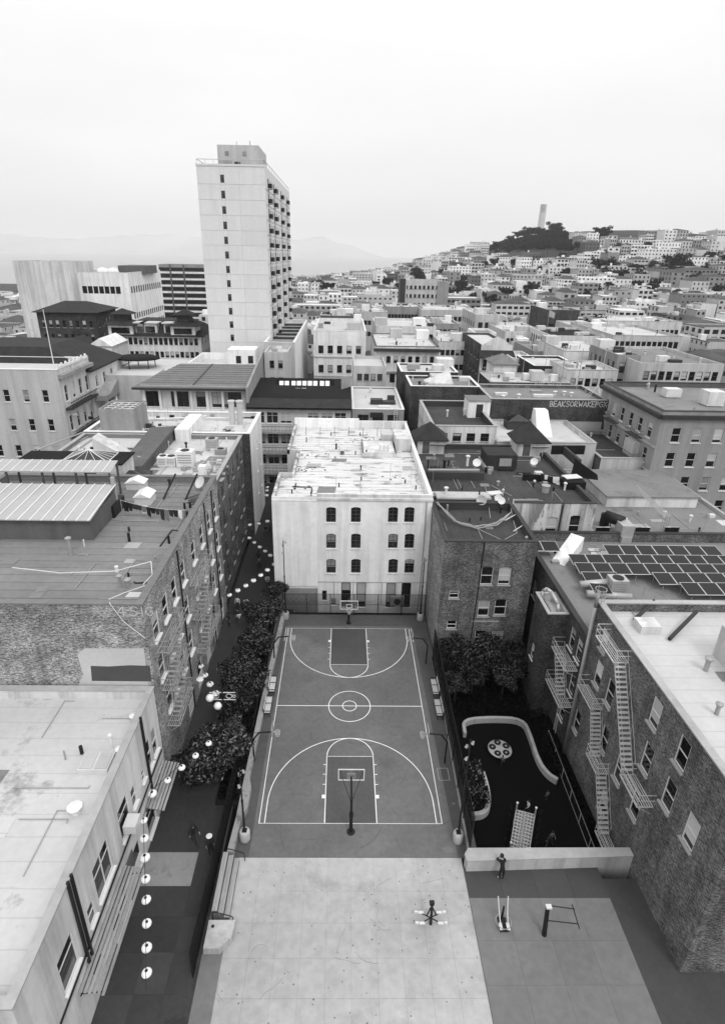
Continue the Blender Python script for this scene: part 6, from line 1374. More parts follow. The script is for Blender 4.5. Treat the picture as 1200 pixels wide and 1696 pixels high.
# pale low roof between
m5 = Bld('low_pale_building', 'low building with pale roof, white chute hood and dark skylight box', 'building', at_y(823, 728, 48).x + .1, 34.5, 48, 59.8, -3, 12.9); FOOT.append((18, 48, 47, 62)); m5.wall('S', 'stucco_grey'); m5.wall('W', 'stucco_grey'); m5.wall('E', 'stucco_grey'); m5.flat_roof('roof_pale', .5, .3, 'stucco_cream', 'trim_grey')
q = at_z(900, 722, 12.4); b = MB(); x, y = q.x, q.y
b.face([(x - 1, y, 12.4), (x + 1.1, y - .6, 12.4), (x + 1, y + 2.6, 15.6), (x - .8, y + 2.8, 15.6)]); b.face([(x - 1, y, 12.4), (x - .8, y + 2.8, 15.6), (x - .8, y + 4, 15.6), (x - 1, y + 4, 12.4)]); b.face([(x + 1.1, y - .6, 12.4), (x + 1.1, y + 4, 12.4), (x + 1, y + 4, 15.6), (x + 1, y + 2.6, 15.6)]); b.face([(x - .8, y + 2.8, 15.6), (x + 1, y + 2.6, 15.6), (x + 1, y + 4, 15.6), (x - .8, y + 4, 15.6)]); m5.part('chute_hood', b, 'trim_white')
q = at_z(858, 712, 12.4); tank_box(m5, 'skylight_box', q.x - 1.7, q.x + 1.7, q.y, q.y + 2.4, 12.4, 13.6, 'trim_dark'); pyramid(m5, 'skylight_cap', q.x - 1.7, q.x + 1.7, q.y, q.y + 2.4, 13.75, .8, 'glass', .05)
m5b = Bld('low_dark_building', 'low dark flat roofed building under the graffiti wall', 'building', 34.6, 48, 46, 59.8, -3, 11.4); m5b.wall('S', 'stucco_grey'); m5b.wall('E', 'brick_mid'); m5b.wall('W', 'brick_mid'); m5b.flat_roof('roof_dark', .6, .3, 'stucco_mid', 'trim_grey'); clutter(m5b, 5, 8); FOOT.append((34, 48, 46, 60))
# graffiti wall
g = mid('graffiti_building', 'dark brick building with graffiti along its blank wall top', 812, 1008, 662, 60, 11, 'brick_dark', 'roof_grey', par=.5, cap='trim_grey', parm='brick_mid')
for txt, px, py, s, n in (('BEAKSORWAKEPGX', 910, 673, .85, 14), ('ABKSROEGCSZ', 913, 707, .8, 11)):
    a = at_y(px, py, 59.97); b = MB(); strokes(b, Matrix.Translation((a.x, 59.985, a.z)), [G[c] for c in txt[:n]], 0, 0, s, .11, .2); g.part('graffiti', b, 'graffiti')
tank_box(g, 'paint_band', at_y(910, 680, 60).x, at_y(1000, 680, 60).x, 59.96, 59.997, at_y(950, 708, 60).z - .2, at_y(950, 698, 60).z, 'trim_grey')
zz = g.z1 - .5
for px, py, w in ((830, 655, 1.0), (888, 651, .9), (900, 658, 1.6), (975, 650, .5)): q = at_z(px, py, zz); tank_box(g, 'roof_box', q.x - w, q.x + w, q.y, q.y + .8, zz, zz + .4, rnd.choice(('metal_pale', 'metal_grey')))
for px, py in ((918, 655), (933, 655), (945, 657), (858, 660), (832, 662)): q = at_z(px, py, zz); vent(g, q.x, q.y, zz, .2, .7, 'metal_pale')
q = at_z(987, 656, zz); b = MB(); b.tube((q.x, q.y, zz), (q.x + .3, q.y, zz + 9), .05, .03, 5); [b.tube((q.x + 1.6 * math.cos(a_), q.y + 1.2 * math.sin(a_), zz), (q.x, q.y, zz + 1.8), .05, .05, 4) for a_ in (0, 1.2, 2.4, 3.6, 4.8)]; g.part('antenna_mast', b, 'metal_pale')
g2 = mid('tagged_building', 'brick building with painted tag and pale roof behind graffiti wall', 812, 945, 634, 73, 9, 'brick_dark', 'roof_pale', par=.7, cap='trim_grey', parm='stucco_cream'); clutter(g2, 8, 5)
a = at_y(883, 642, 72.98); b = MB(); strokes(b, Matrix.Translation((a.x, 72.985, a.z)), [G[c] for c in 'ABCROX'], 0, 0, 1.2, .12, .15); g2.part('graffiti', b, 'graffiti')
# apartment house at the right
ap = Bld('apartment_house', 'ornate apartment house with bay windows and dark cornice beside graffiti wall', 'building', 40.5, 62, 44, 62.5, -3, 18.6); FOOT.append((40, 62, 44, 63))
ap.wall('W', 'stucco_mid', [(y, z, 1.2, 2.0, 'plain', False) for y in row(45, 61.5, 6) for z in (14.4, 11.0, 7.6, 4.2)], sill='trim_white'); ap.wall('S', 'stucco_mid', [(x, z, 1.2, 2.0, 'plain', False) for x in row(41.5, 61, 7) for z in (14.4, 11.0, 7.6, 4.2)], sill='trim_white'); ap.wall('E', 'stucco_mid'); ap.flat_roof('roof_grey', .7, .3, 'stucco_dark', 'trim_dark'); clutter(ap, 6, 4)
tank_box(ap, 'cornice', 40.0, 40.49, 43.8, 62.5, 17.6, 18.1, 'trim_dark'); tank_box(ap, 'cornice', 40.3, 62, 43.6, 43.99, 17.6, 18.1, 'trim_dark'); tank_box(ap, 'band_course', 40.3, 40.49, 44, 62.5, 13.6, 13.8, 'trim_grey'); tank_box(ap, 'band_course', 40.3, 40.49, 44, 62.5, 10.2, 10.4, 'trim_grey')
for y in (47.5, 55): fire_escape(ap, 40.5, -1, [(y, y + 3.4, 13.9), (y, y + 3.4, 10.5)], [], 'trim_dark', 1.0)
# white wall building by the tower
n1 = Bld('white_side_building', 'long white building with blank bright side wall beside tower', 'building', at_y(437, 568, 93).x, at_y(488, 566, 93).x, 93, 136, -4, at_y(470, 567, 93).z); FOOT.append((n1.x0, n1.x1, 93, 136))
n1.wall('S', 'stucco_grey', win_grid(n1.x0 + .5, n1.x1 - .5, n1.z1, 2, 4, .9, 1.4, 3.2, 2), frame='frame_white'); n1.wall('E', 'stucco_white'); n1.wall('W', 'stucco_grey'); n1.flat_roof('stucco_mid', .8, .4, 'stucco_white', 'trim_white')
for k in range(6): tank_box(n1, 'roof_beam', n1.x0 + .5, n1.x1 - .5, 97 + k * 6.5, 97.4 + k * 6.5, n1.z1 - .8, n1.z1 - .35, 'trim_dark')
n1b = mid('low_annex', 'small pale annex with one sash window below white side wall', 437, 476, 583, 84, 8, 'stucco_grey', 'roof_pale', S=(2, 2, .9, 1.5, 3.2, 1.6)); clutter(n1b, 4, 7)
n2 = mid('white_hotel', 'white four storey building with five window columns and fire escape', 519, 606, 548, 112, 28, 'stucco_white', 'roof_pale', S=(5, 5, 1.25, 1.9, 4.6, 3.4), W=(6, 4, 1.2, 1.7, 4.6, 3), par=.5, cap='trim_white', frame='frame_dark', sill='trim_white'); clutter(n2, 6, 21)
for k in range(2): z = n2.z1 - 6.2 - 4.6 * k; tank_box(n2, 'band_course', n2.x0, n2.x1, 111.8, 111.99, z, z + .25, 'stucco_grey')
n3 = mid('arched_window_building', 'broad pale building with dark cornice and paired arched windows', 621, 727, 574, 96, 21, 'stucco_cream', 'roof_pale', S=(8, 1, .9, 1.5, 3.6, 2.0, 'plain', True), par=.3, cap='trim_dark', sill='stucco_cream'); clutter(n3, 9, 22)
for x in row(n3.x0 + 1, n3.x1 - 1, 6):
    for k in range(3): z = n3.z1 - 7.6 - 3.6 * k; tank_box(n3, 'window', x - .55, x + .55, 95.93, 95.997, z, z + 1.8, 'glass'); tank_box(n3, 'window_hood', x - .7, x + .7, 95.85, 95.996, z + 1.85, z + 2.05, 'stucco_white')
tank_box(n3, 'cornice', n3.x0 - .3, n3.x1 + .3, 95.3, 95.99, n3.z1 - 1.0, n3.z1 - .4, 'trim_dark'); tank_box(n3, 'cornice', n3.x0 - .2, n3.x1 + .2, 95.5, 95.99, n3.z1 - 5.4, n3.z1 - 5.1, 'stucco_grey')
n3.part('fire_escape_rail', (lambda b: (b.path([((n3.x0 + n3.x1) / 2 - 1, 95, n3.z1 - 4.6), ((n3.x0 + n3.x1) / 2 + 4, 95, n3.z1 - 4.6)], .06, 4), b.box((n3.x0 + n3.x1) / 2 - 1, (n3.x0 + n3.x1) / 2 + 4, 95, 95.9, n3.z1 - 5.7, n3.z1 - 5.6), b)[2])(MB()), 'metal_dark')
mid('white_roof_shop', 'low shop with bright white patched roof below arched windows', 585, 640, 606, 84, 12, 'stucco_grey', 'roof_pale', S=(4, 1, 1, 1.4, 3, 1.5))
w1 = mid('white_roof_shop', 'low brick shop with lumpy bright white roof membrane', 664, 758, 616, 78, 9, 'brick_dark', 'roof_pale', par=.3, cap='trim_white'); clutter(w1, 6, 31)
w2 = mid('brick_shop', 'low dark brick shop with ridge hood beside parapet building', 680, 795, 640, 68, 9, 'brick_dark', 'roof_grey', par=.4, cap='trim_white'); clutter(w2, 7, 32)
q = at_y(728, 648, 69); b = MB(); x = q.x; b.prism([(x - 2.5, 69), (x + 2.2, 69), (x + 2.2, 72), (x - 2.5, 72)], w2.z1, w2.z1 + .3); b.face([(x - 2.5, 69, w2.z1 + .3), (x + 2.2, 69, w2.z1 + .3), (x + 1.6, 70.5, w2.z1 + 2.3)]); b.face([(x + 2.2, 69, w2.z1 + .3), (x + 2.2, 72, w2.z1 + .3), (x + 1.6, 70.5, w2.z1 + 2.3)]); b.face([(x + 2.2, 72, w2.z1 + .3), (x - 2.5, 72, w2.z1 + .3), (x + 1.6, 70.5, w2.z1 + 2.3)]); b.face([(x - 2.5, 72, w2.z1 + .3), (x - 2.5, 69, w2.z1 + .3), (x + 1.6, 70.5, w2.z1 + 2.3)]); w2.part('ridge_hood', b, 'stucco_cream')
# ornate chinese front
n5 = mid('balcony_temple_house', 'brick house with curved gable, tiled eave and balcony front', 797, 848, 572, 100, 22, 'brick_dark', 'roof_pale', W=(6, 3, .8, 1.4, 3.2, 2), par=.5)
tank_box(n5, 'front_panel', n5.x0 - .05, n5.x1 + .05, 99.7, 99.99, n5.z0, n5.z1 + .1, 'stucco_cream')
b = MB(); cx = (n5.x0 + n5.x1) / 2; W_ = (n5.x1 - n5.x0) / 2; pts = [(cx - W_, n5.z1 + .1), (cx - W_ * .75, n5.z1 + .5), (cx - W_ * .4, n5.z1 + 1.3), (cx, n5.z1 + 1.9), (cx + W_ * .4, n5.z1 + 1.3), (cx + W_ * .75, n5.z1 + .5), (cx + W_, n5.z1 + .1)]
b.face([(x, 99.7, z) for x, z in pts]); b.face([(x, 100, z) for x, z in pts[::-1]])
for (a0, z0_), (a1, z1_) in zip(pts[:-1], pts[1:]): b.face([(a0, 99.7, z0_), (a0, 100, z0_), (a1, 100, z1_), (a1, 99.7, z1_)])
n5.part('curved_gable', b, 'stucco_cream')
b = MB(); b.face([(n5.x0 - .6, 98.2, n5.z1 - 2.3), (n5.x1 + .6, 98.2, n5.z1 - 2.3), (n5.x1 + .2, 99.69, n5.z1 - 1.0), (n5.x0 - .2, 99.69, n5.z1 - 1.0)]); b.box(n5.x0 - .6, n5.x1 + .6, 98.2, 98.35, n5.z1 - 2.55, n5.z1 - 2.32); n5.part('tiled_eave', b, 'shingle')
for k in range(3):
    z = n5.z1 - 5.6 - 3.6 * k; b = MB(); b.box(n5.x0, n5.x1, 98.5, 99.69, z, z + .2); b.path([(n5.x0, 98.55, z + 1.1), (n5.x1, 98.55, z + 1.1)], .06, 5); [b.tube((x, 98.55, z + .2), (x, 98.55, z + 1.1), .04, .04, 4) for x in row(n5.x0, n5.x1, 12)]; n5.part('balcony', b, 'trim_grey')
    for x in row(n5.x0 + .3, n5.x1 - .3, 3): tank_box(n5, 'balcony_door', x - .7, x + .7, 99.6, 99.697, z + .25, z + 2.6, 'glass')
n5b = mid('white_block', 'white windowless block behind the curved gable house', 787, 822, 551, 124, 10, 'stucco_white', 'roof_grey')
t1 = mid('tiled_hut', 'small white house with brown pyramid tile roof', 818, 856, 604, 84, 6, 'stucco_white', 'roof_grey', par=.05); pyramid(t1, 'tile_roof', t1.x0, t1.x1, 84, 90, t1.z1 + .15, 1.6, 'shingle_grey', .4)
t2 = mid('balcony_shop', 'pale shop with small balcony beside the tiled hut', 848, 886, 593, 94, 10, 'stucco_cream', 'roof_pale', S=(3, 2, .8, 1.8, 3, 2)); t3 = mid('sheet_roof_shop', 'low shop with row of pale panels in dark front', 884, 961, 606, 84, 12, 'sign_dark', 'roof_pale', par=.4, cap='trim_white')
for x in row(t3.x0, t3.x1, 4)[1:]: tank_box(t3, 'shop_panel', x - 1.2, x + 1.2, 83.95, 83.997, t3.z1 - 2.4, t3.z1 - .6, 'stucco_grey')
for k, (pl, pr, pt, y, dp, wm, rm, lab, S, W) in enumerate((
    (836, 905, 549, 150, 26, 'stucco_cream', 'roof_pale', 'cream building with grouped sash windows before dark brick block', (10, 3, .9, 1.8, 4.2, 2), None),
    (713, 761, 536, 150, 18, 'stucco_mid', 'roof_pale', 'grey corner building with small columns under its pale roof', (5, 3, 1.1, 1.9, 4, 1.6), (6, 3, 1, 1.8, 4, 1.6)),
    (788, 828, 521, 172, 24, 'stucco_grey', 'roof_pale', 'pale corner building with three square windows per floor', (3, 4, 1.5, 1.9, 5, 2.5), (6, 5, 1.2, 1.8, 4.4, 2.5)),
    (906, 959, 513, 190, 20, 'brick_dark', 'roof_grey', 'dark brick block with strip of windows near its top', (4, 1, 2.0, 1.6, 5, 5), None),
    (958, 1011, 543, 165, 22, 'stucco_grey', 'roof_pale', 'grey building with blind windows beside dark brick block', (6, 2, 1.2, 1.8, 4, 2), (6, 2, 1.2, 1.8, 4, 2)),
    (1002, 1130, 532, 200, 22, 'stucco_cream', 'roof_pale', 'long cream building with even window rows by dark trees', (16, 3, 1.3, 1.9, 4.4, 3), None),
    (912, 1003, 556, 132, 20, 'stucco_cream', 'roof_black', 'building with black sagging roof and tall narrow side windows', None, (9, 3, .9, 2.2, 3.8, 1.4)),
    (640, 700, 508, 222, 20, 'stucco_mid', 'roof_pale', 'long grey building with iron fire escape and small windows', (10, 5, 1.2, 1.8, 4, 3), None),
    (698, 790, 513, 212, 24, 'stucco_grey', 'roof_pale', 'long pale grey building with four even rows of windows', (12, 5, 1.3, 1.8, 4, 2.6), None),
    (614, 642, 517, 212, 20, 'stucco_grey', 'roof_pale', 'narrow grey building joined to the long window rows', (4, 4, 1.2, 1.7, 4, 3), None),
    (560, 618, 516, 190, 14, 'stucco_grey', 'roof_grey', 'low grey building with plain parapet behind white hotel', (8, 2, 1.2, 1.6, 4, 3), None),
    (530, 590, 523, 165, 12, 'stucco_dark', 'roof_pale', 'low dark walled building behind white hotel roof', None, None),
    (622, 722, 540, 128, 20, 'stucco_cream', 'roof_pale', 'broad building with patched white roof behind arched windows', (12, 2, 1, 1.5, 4, 2), None),
    (726, 800, 566, 118, 20, 'stucco_cream', 'roof_pale', 'low building with cluttered pale roof beside the curved gable house', (8, 2, 1, 1.4, 3.6, 2), None),
    (884, 948, 582, 118, 18, 'stucco_mid', 'roof_grey', 'low grey building with roof clutter and antenna masts', (8, 2, 1, 1.4, 3.4, 2), None),
    (934, 1022, 582, 104, 18, 'stucco_white', 'roof_pale', 'plain white windowless building beside row of flagpoles', None, None),
    (1024, 1062, 588, 86, 14, 'stucco_mid', 'shingle_grey', 'balconied house with tiled roof above pale flat roofs', (3, 4, 1.2, 2, 3.2, 1.5), (6, 4, 1.0, 1.8, 3.2, 1.5)),
    (940, 1024, 613, 76, 10, 'stucco_cream', 'roof_pale', 'low pale building with glazed canopy near apartment house', (6, 2, 1, 1.5, 3.2, 1.5), None),
    (1062, 1200, 602, 80, 22, 'stucco_grey', 'roof_grey', 'wide grey building beyond the balconied house', (10, 4, 1.1, 1.7, 3.2, 1.5), None),
    (1015, 1130, 556, 128, 26, 'stucco_grey', 'roof_pale', 'broad pale grey building beyond the black sagging roof', (12, 3, 1.1, 1.7, 3.4, 1.5), None),
    (864, 912, 575, 136, 12, 'stucco_cream', 'roof_pale', 'small cream building between black roof and curved gable house', (5, 2, 1, 1.5, 3.4, 2), None))):
    B = mid('town_building', lab, pl, pr, pt, y, dp, wm, rm, S=S, W=W, lod='near' if y < 125 else 'far', cap='trim_grey' if k % 2 else None, sill=None); clutter(B, 7, 40 + k)
B = mid('banded_tower', 'grey office block with banded windows and dark stair strip', 672, 733, 464, 262, 16, 'stucco_grey', 'roof_grey', par=.8)
for k in range(7):
    z = B.z1 - 4.0 - 3.9 * k; tank_box(B, 'window_band', B.x0 + .5, B.x1 - 2.5, 261.85, 261.99, z, z + 1.6, 'glass_far')
    for x in row(B.x0 + .5, B.x1 - 2.5, 7): tank_box(B, 'mullion', x - .5, x + .5, 261.78, 261.84, z, z + 1.6, 'stucco_grey')
tank_box(B, 'stair_strip', B.x0 - 2.6, B.x0 - .01, 262, 272, B.z0, B.z1 + .5, 'trim_dark'); tank_box(B, 'side_strip', B.x1 - 2.3, B.x1 + 3, 261.5, 261.99, B.z0, B.z1 - .3, 'stucco_mid'); clutter(B, 4, 77)
for px, py, y in ((862, 640, 74), (808, 648, 74), (900, 625, 86), (927, 640, 74), (1036, 600, 90), (985, 600, 100), (903, 560, 110), (1000, 560, 120), (955, 640, 70)):
    q = at_y(px, py, y); b = MB(); b.tube((q.x, y, q.z - 4), (q.x, y, q.z + 6.5), .07, .04, 5); r_ = tag(b.build('flagpole', 'metal_grey'), 'thin pale flagpole rising from the pale rooftops', 'flagpole', 'flagpoles on the rooftops')
    if px in (900, 985, 903): b = MB(); b.face([(q.x, y, q.z + 6.4), (q.x + 1.3, y - .2, q.z + 5.7), (q.x + 1.2, y - .3, q.z + 4.5), (q.x, y, q.z + 4.9)]); b.build('flag', 'trim_grey', r_)

# ------------------------------------------------------------------ high rise
TX0, TX1, TY0, TY1, TZ = -30.0, -16.65, 100.2, 154, 52.2
tw = Bld('apartment_tower', 'tall pale concrete apartment tower with balconies down its side', 'building', TX0, TX1, TY0, TY1, -5, TZ); FOOT.append((TX0, TX1, TY0, TY1)); 
FL = 2.76
tw.wall('S', 'stucco_grey', [], name='core_wall'); tw.wall('W', 'stucco_grey'); tw.wall('N', 'stucco_grey')
mat('tower_panel', .66, .8, .05, .3, streak=.08, rand=.025)
wx = at_y(368, 295, TY0).x; z_first = at_y(368, 295, TY0).z - .75
for k in range(20):
    zt = z_first + 1.75 + .75 - FL * k; zb_ = zt - FL
    if k == 0: zt = TZ
    if zb_ < -4: break
    zw0, zw1 = z_first - FL * k, z_first - FL * k + 1.35
    def pan(x0, x1, z0_, z1_, n='facade_panel'): bb = MB(); bb.box(x0 + .008, x1 - .008, TY0 - .1, TY0 - .003, z0_ + .02, z1_ - .02); tw.part(n, bb, 'tower_panel')
    for x0_, x1_ in ((TX0, wx - .38), (wx + .38, TX0 + 8.2), (TX0 + 8.2, TX1)): pan(x0_, x1_, zb_, zt)
    pan(wx - .38, wx + .38, zw1, zt); pan(wx - .38, wx + .38, zb_, zw0)
    bb = MB(); bb.box(wx - .36, wx + .36, TY0 - .03, TY0 - .004, zw0, zw1); o = tw.part('window', bb, 'frame_dark'); bb = MB(); bb.box(wx - .3, wx + .3, TY0 - .035, TY0 - .031, zw0 + .08, zw1 - .55); bb.build('pane', 'glass', o)
ops = []; nf = 19
for k in range(nf):
    z = z_first - FL * k
    for y in (108.5, 112, 119.5, 124, 134.5, 139, 149.5): ops.append((y, z, .9, 1.2, 'plain', False))
    for y in (105, 115.2, 130.2, 145.2): ops.append((y, z - .3, 1.5, 1.6, 'plain', False))
tw.wall('E', 'tower_panel', ops, lod='far')
bm = MB(); bm.box(0, .8, -1.1, 1.1, -.1, 0); bal = bm.mesh('balcony', 'stucco_grey'); bm = MB(); bm.box(.74, .78, -1.08, 1.08, .0, .85); bm.box(.02, .74, -1.08, -1.05, 0, .85); bm.box(.02, .74, 1.05, 1.08, 0, .85); brl = bm.mesh('balcony_rail', 'metal_dark')
for k in range(nf):
    for y in (105, 115.2, 130.2, 145.2):
        o = link('balcony', bal, None, tw.root, Vector((TX1, y, z_first - FL * k - .5)) - tw.off); link('balcony_rail', brl, None, o)
bb = MB()
for k in range(nf): bb.box(TX1 + .002, TX1 + .06, TY0, TY1, z_first - FL * k - 1.0, z_first - FL * k - .85)
tw.part('floor_bands', bb, 'stucco_grey')
tw.flat_roof('roof_grey', .9, .3, 'stucco_grey', None)
bb = MB(); zc = TZ + .9
bb.path([(TX0 + .1, TY0 + .1, zc), (TX1 - .1, TY0 + .1, zc), (TX1 - .1, TY1, zc)], .06, 5); bb.path([(TX0 + .1, TY0 + .1, zc), (TX0 + .1, TY1, zc)], .06, 5)
for t in range(9): x = TX0 + .1 + (TX1 - TX0 - .2) * t / 8; bb.tube((x, TY0 + .1, TZ), (x, TY0 + .1, zc), .05, .05, 4)
for t in range(14): y = TY0 + .1 + (TY1 - TY0) * t / 13; bb.tube((TX1 - .1, y, TZ), (TX1 - .1, y, zc), .05, .05, 4)
tw.part('roof_railing', bb, 'stucco_grey')
tank_box(tw, 'cornice', TX0 - .1, TX1 + .2, TY0 - .2, TY0 - .105, TZ - .25, TZ + .1, 'tower_panel')
ph = tank_box(tw, 'lift_house', -26.4, -18.2, 104, 116, TZ - .9, 56.1, 'stucco_grey'); tank_box(tw, 'louvre', -24.9, -24.2, 103.9, 103.997, 54.3, 55.0, 'stucco_mid', ph); tank_box(tw, 'louvre', -21.4, -20.7, 103.9, 103.997, 54.3, 55.0, 'stucco_mid', ph); tank_box(tw, 'plant_box', -25.8, -23.5, 101.5, 102.5, TZ - .9, 53.1, 'metal_grey'); tank_box(tw, 'plant_box', -22.7, -21.7, 101.5, 102.5, TZ - .9, 52.9, 'trim_dark')
vent(tw, -20, 105, 56.1, .08, .9, 'metal_grey', False); vent(tw, -22.6, 104.5, 56.1, .06, .7, 'metal_grey', False)

# ------------------------------------------------------------------ left side of the street
x1 = at_y(211, 452, 185).x; yb = at_x(266, 456, x1).y
ho = Bld('hospital_building', 'large white institutional building with punched windows and roof tanks', 'building', at_y(112, 450, 185).x, x1, 185, yb, -8, at_y(165, 451, 185).z); FOOT.append((ho.x0, ho.x1, 185, yb))
ops = win_grid(ho.x0 + 4, ho.x1 - 3, ho.z1, 7, 1, 1.6, 2.4, 4, 4.5) + win_grid(ho.x0 + 3, ho.x1 - 2, ho.z1, 9, 4, 1.5, 1.9, 4.0, 13.5)
ho.wall('S', 'stucco_white', ops, lod='far'); ho.wall('E', 'stucco_white', win_grid(186, yb - 1, ho.z1, 14, 1, 1.3, 2.2, 4, 4.5) + win_grid(186, yb - 1, ho.z1, 14, 4, 1.3, 1.9, 4.0, 13.5), lod='far'); ho.wall('W', 'stucco_white'); ho.flat_roof('roof_grey', .8, .4, 'stucco_white', 'trim_white')
q = at_y(205, 442, 195); tank_box(ho, 'plant_room', q.x - 4, q.x + 6, 200, 214, ho.z1 - .8, ho.z1 + 2, 'stucco_dark')
for px in (170, 187): q = at_y(px, 447, 190); b = MB(); b.lathe([(1.9, 0), (2.0, .8), (1.6, 1.8), (.3, 2.2)], 14, (q.x, 190, ho.z1 - .7)); ho.part('roof_tank', b, 'stucco_white', True)
mid('hospital_wing', 'pale windowless wing of the white institutional building', 20, 113, 432, 180, 20, 'stucco_cream', 'roof_grey')
sl = mid('banded_slab', 'long slab block with dark window bands and pale spandrels', 262, 350, 438, 300, 16, 'stucco_mid', 'roof_grey')
for k in range(8):
    z = sl.z1 - 3.2 - 3.3 * k; tank_box(sl, 'window_band', sl.x0 + .2, sl.x1, 299.7, 299.99, z, z + 1.7, 'glass_far'); tank_box(sl, 'spandrel', sl.x0, sl.x1, 299.2, 299.99, z - 1.2, z - .35, 'stucco_white')
for px in (284, 306): x = at_y(px, 460, 300).x; tank_box(sl, 'pier', x - .4, x + .4, 298.9, 299.19, sl.z0, sl.z1, 'stucco_dark')
dk = mid('dark_brick_block', 'dark brick block with tiled eave below white institutional building', 60, 157, 518, 125, 14, 'brick_dark', 'roof_black', S=(8, 5, .9, 1.8, 3.4, 1.8), E=(5, 5, .9, 1.8, 3.4, 1.8), par=.1); pyramid(dk, 'tiled_roof', dk.x0, dk.x1, 125, 139, dk.z1 + .2, 2.2, 'shingle', .8, 6)
ch = mid('pagoda_roof_building', 'white three storey building with dark upswept roofs and dormers', 190, 332, 556, 118, 16, 'stucco_white', 'roof_black', S=(16, 4, .9, 1.7, 3.3, .5), E=(5, 4, .9, 1.7, 3.3, .5), par=.1, sill='trim_white')
b = MB(); zt = ch.z1
prof = [(-1.0, .1), (.6, .7), (2.0, 1.8), (4.5, 3.2)]
for (d0, z0_), (d1, z1_) in zip(prof[:-1], prof[1:]):
    A = [(ch.x0 + d0, 118 + d0), (ch.x1 - d0, 118 + d0), (ch.x1 - d0, 134 - d0), (ch.x0 + d0, 134 - d0)]; C_ = [(ch.x0 + d1, 118 + d1), (ch.x1 - d1, 118 + d1), (ch.x1 - d1, 134 - d1), (ch.x0 + d1, 134 - d1)]
    for i in range(4): j = (i + 1) % 4; b.face([(*A[i], zt + z0_), (*A[j], zt + z0_), (*C_[j], zt + z1_), (*C_[i], zt + z1_)])
b.face([(ch.x0 + 4.5, 122.5, zt + 3.2), (ch.x1 - 4.5, 122.5, zt + 3.2), (ch.x1 - 4.5, 129.5, zt + 3.2), (ch.x0 + 4.5, 129.5, zt + 3.2)]); b.box(ch.x0 - 1.0, ch.x1 + 1.0, 117.0, 117.3, zt - .05, zt + .1)
ch.part('upswept_roof', b, 'shingle')
for px, w in ((232, 2.2), (249, 3.4), (280, 2.4)):
    x = at_y(px, 545, 118.6).x; bb = MB(); bb.box(x - w / 2, x + w / 2, 118.4, 121, zt + .2, zt + 2.9); dmr = ch.part('dormer', bb, 'stucco_cream'); tank_box(ch, 'dormer_window', x - w * .35, x + w * .35, 118.33, 118.397, zt + .7, zt + 2.2, 'glass', dmr); tank_box(ch, 'dormer_roof', x - w * .65, x + w * .65, 117.9, 121.2, zt + 2.902, zt + 3.15, 'stucco_cream', dmr)
for px in (203, 305):
    x = at_y(px, 545, 119).x; bb = MB(); bb.box(x - 3, x + 3, 117.6, 123, zt - .3, zt + 2.4); tank_box(ch, 'tower_window', x - 2.2, x + 2.2, 117.5, 117.597, zt + .5, zt + 1.9, 'glass'); ch.part('corner_tower', bb, 'stucco_white'); pyramid(ch, 'tower_roof', x - 3, x + 3, 117.6, 123, zt + 2.6, 1.2, 'shingle', 1.0, 2); bb = MB(); bb.box(x - 1.6, x + 1.6, 119, 122, zt + 3.3, zt + 4.8); ch.part('lantern_stage', bb, 'trim_dark'); pyramid(ch, 'lantern_roof', x - 1.6, x + 1.6, 119, 122, zt + 5.0, 1.2, 'shingle', .9)
hs = mid('gable_house', 'small white gabled house in front of pagoda roofs', 148, 184, 573, 104, 10, 'stucco_white', 'roof_grey', S=(3, 2, 1.1, 1.6, 3, .8), par=.05)
b = MB(); b.face([(hs.x0 - .3, 103.7, hs.z1), (hs.x1 + .3, 103.7, hs.z1), ((hs.x0 + hs.x1) / 2, 103.7, hs.z1 + 1.7)]); b.face([(hs.x0 - .3, 103.7, hs.z1), ((hs.x0 + hs.x1) / 2, 103.7, hs.z1 + 1.7), ((hs.x0 + hs.x1) / 2, 114, hs.z1 + 1.7), (hs.x0 - .3, 114, hs.z1)]); b.face([(hs.x1 + .3, 103.7, hs.z1), (hs.x1 + .3, 114, hs.z1), ((hs.x0 + hs.x1) / 2, 114, hs.z1 + 1.7), ((hs.x0 + hs.x1) / 2, 103.7, hs.z1 + 1.7)]); hs.part('gable', b, 'stucco_white')
# terrace with round canopy
te = mid('canopy_terrace', 'low building with pale roof terrace and ramp beside hall', 168, 345, 622, 80.5, 20, 'stucco_grey', 'roof_pale', par=.3)
tq = at_y(228, 594, 90); r_ = empty('oval_canopy', (tq.x, 90, te.z1 - .3), 'oval dark canopy on thin posts over roof terrace', 'canopy')
b = MB(); n = 28; zc = tq.z
for i in range(n):
    a0, a1 = 6.2832 * i / n, 6.2832 * (i + 1) / n
    for (r0, z0_), (r1_, z1_) in (((4.4, 0), (4.4, .3)), ((4.4, .3), (3.2, .65)), ((4.4, 0), (.05, -.01)), ((3.2, .65), (.05, .75))): b.face([(tq.x + r0 * math.cos(a0), 90 + r0 * .7 * math.sin(a0), zc + z0_), (tq.x + r0 * math.cos(a1), 90 + r0 * .7 * math.sin(a1), zc + z0_), (tq.x + r1_ * math.cos(a1), 90 + r1_ * .7 * math.sin(a1), zc + z1_), (tq.x + r1_ * math.cos(a0), 90 + r1_ * .7 * math.sin(a0), zc + z1_)])
b.build('canopy_top', 'roof_black', r_)
for a_ in (.6, 1.8, 3.4, 4.4, 5.5): b = MB(); x, y = tq.x + 3.6 * math.cos(a_), 90 + 2.4 * math.sin(a_); b.tube((x, y, te.z1 - .3), (x, y, zc), .1, .1, 6); b.build('post', 'metal_dark', r_)
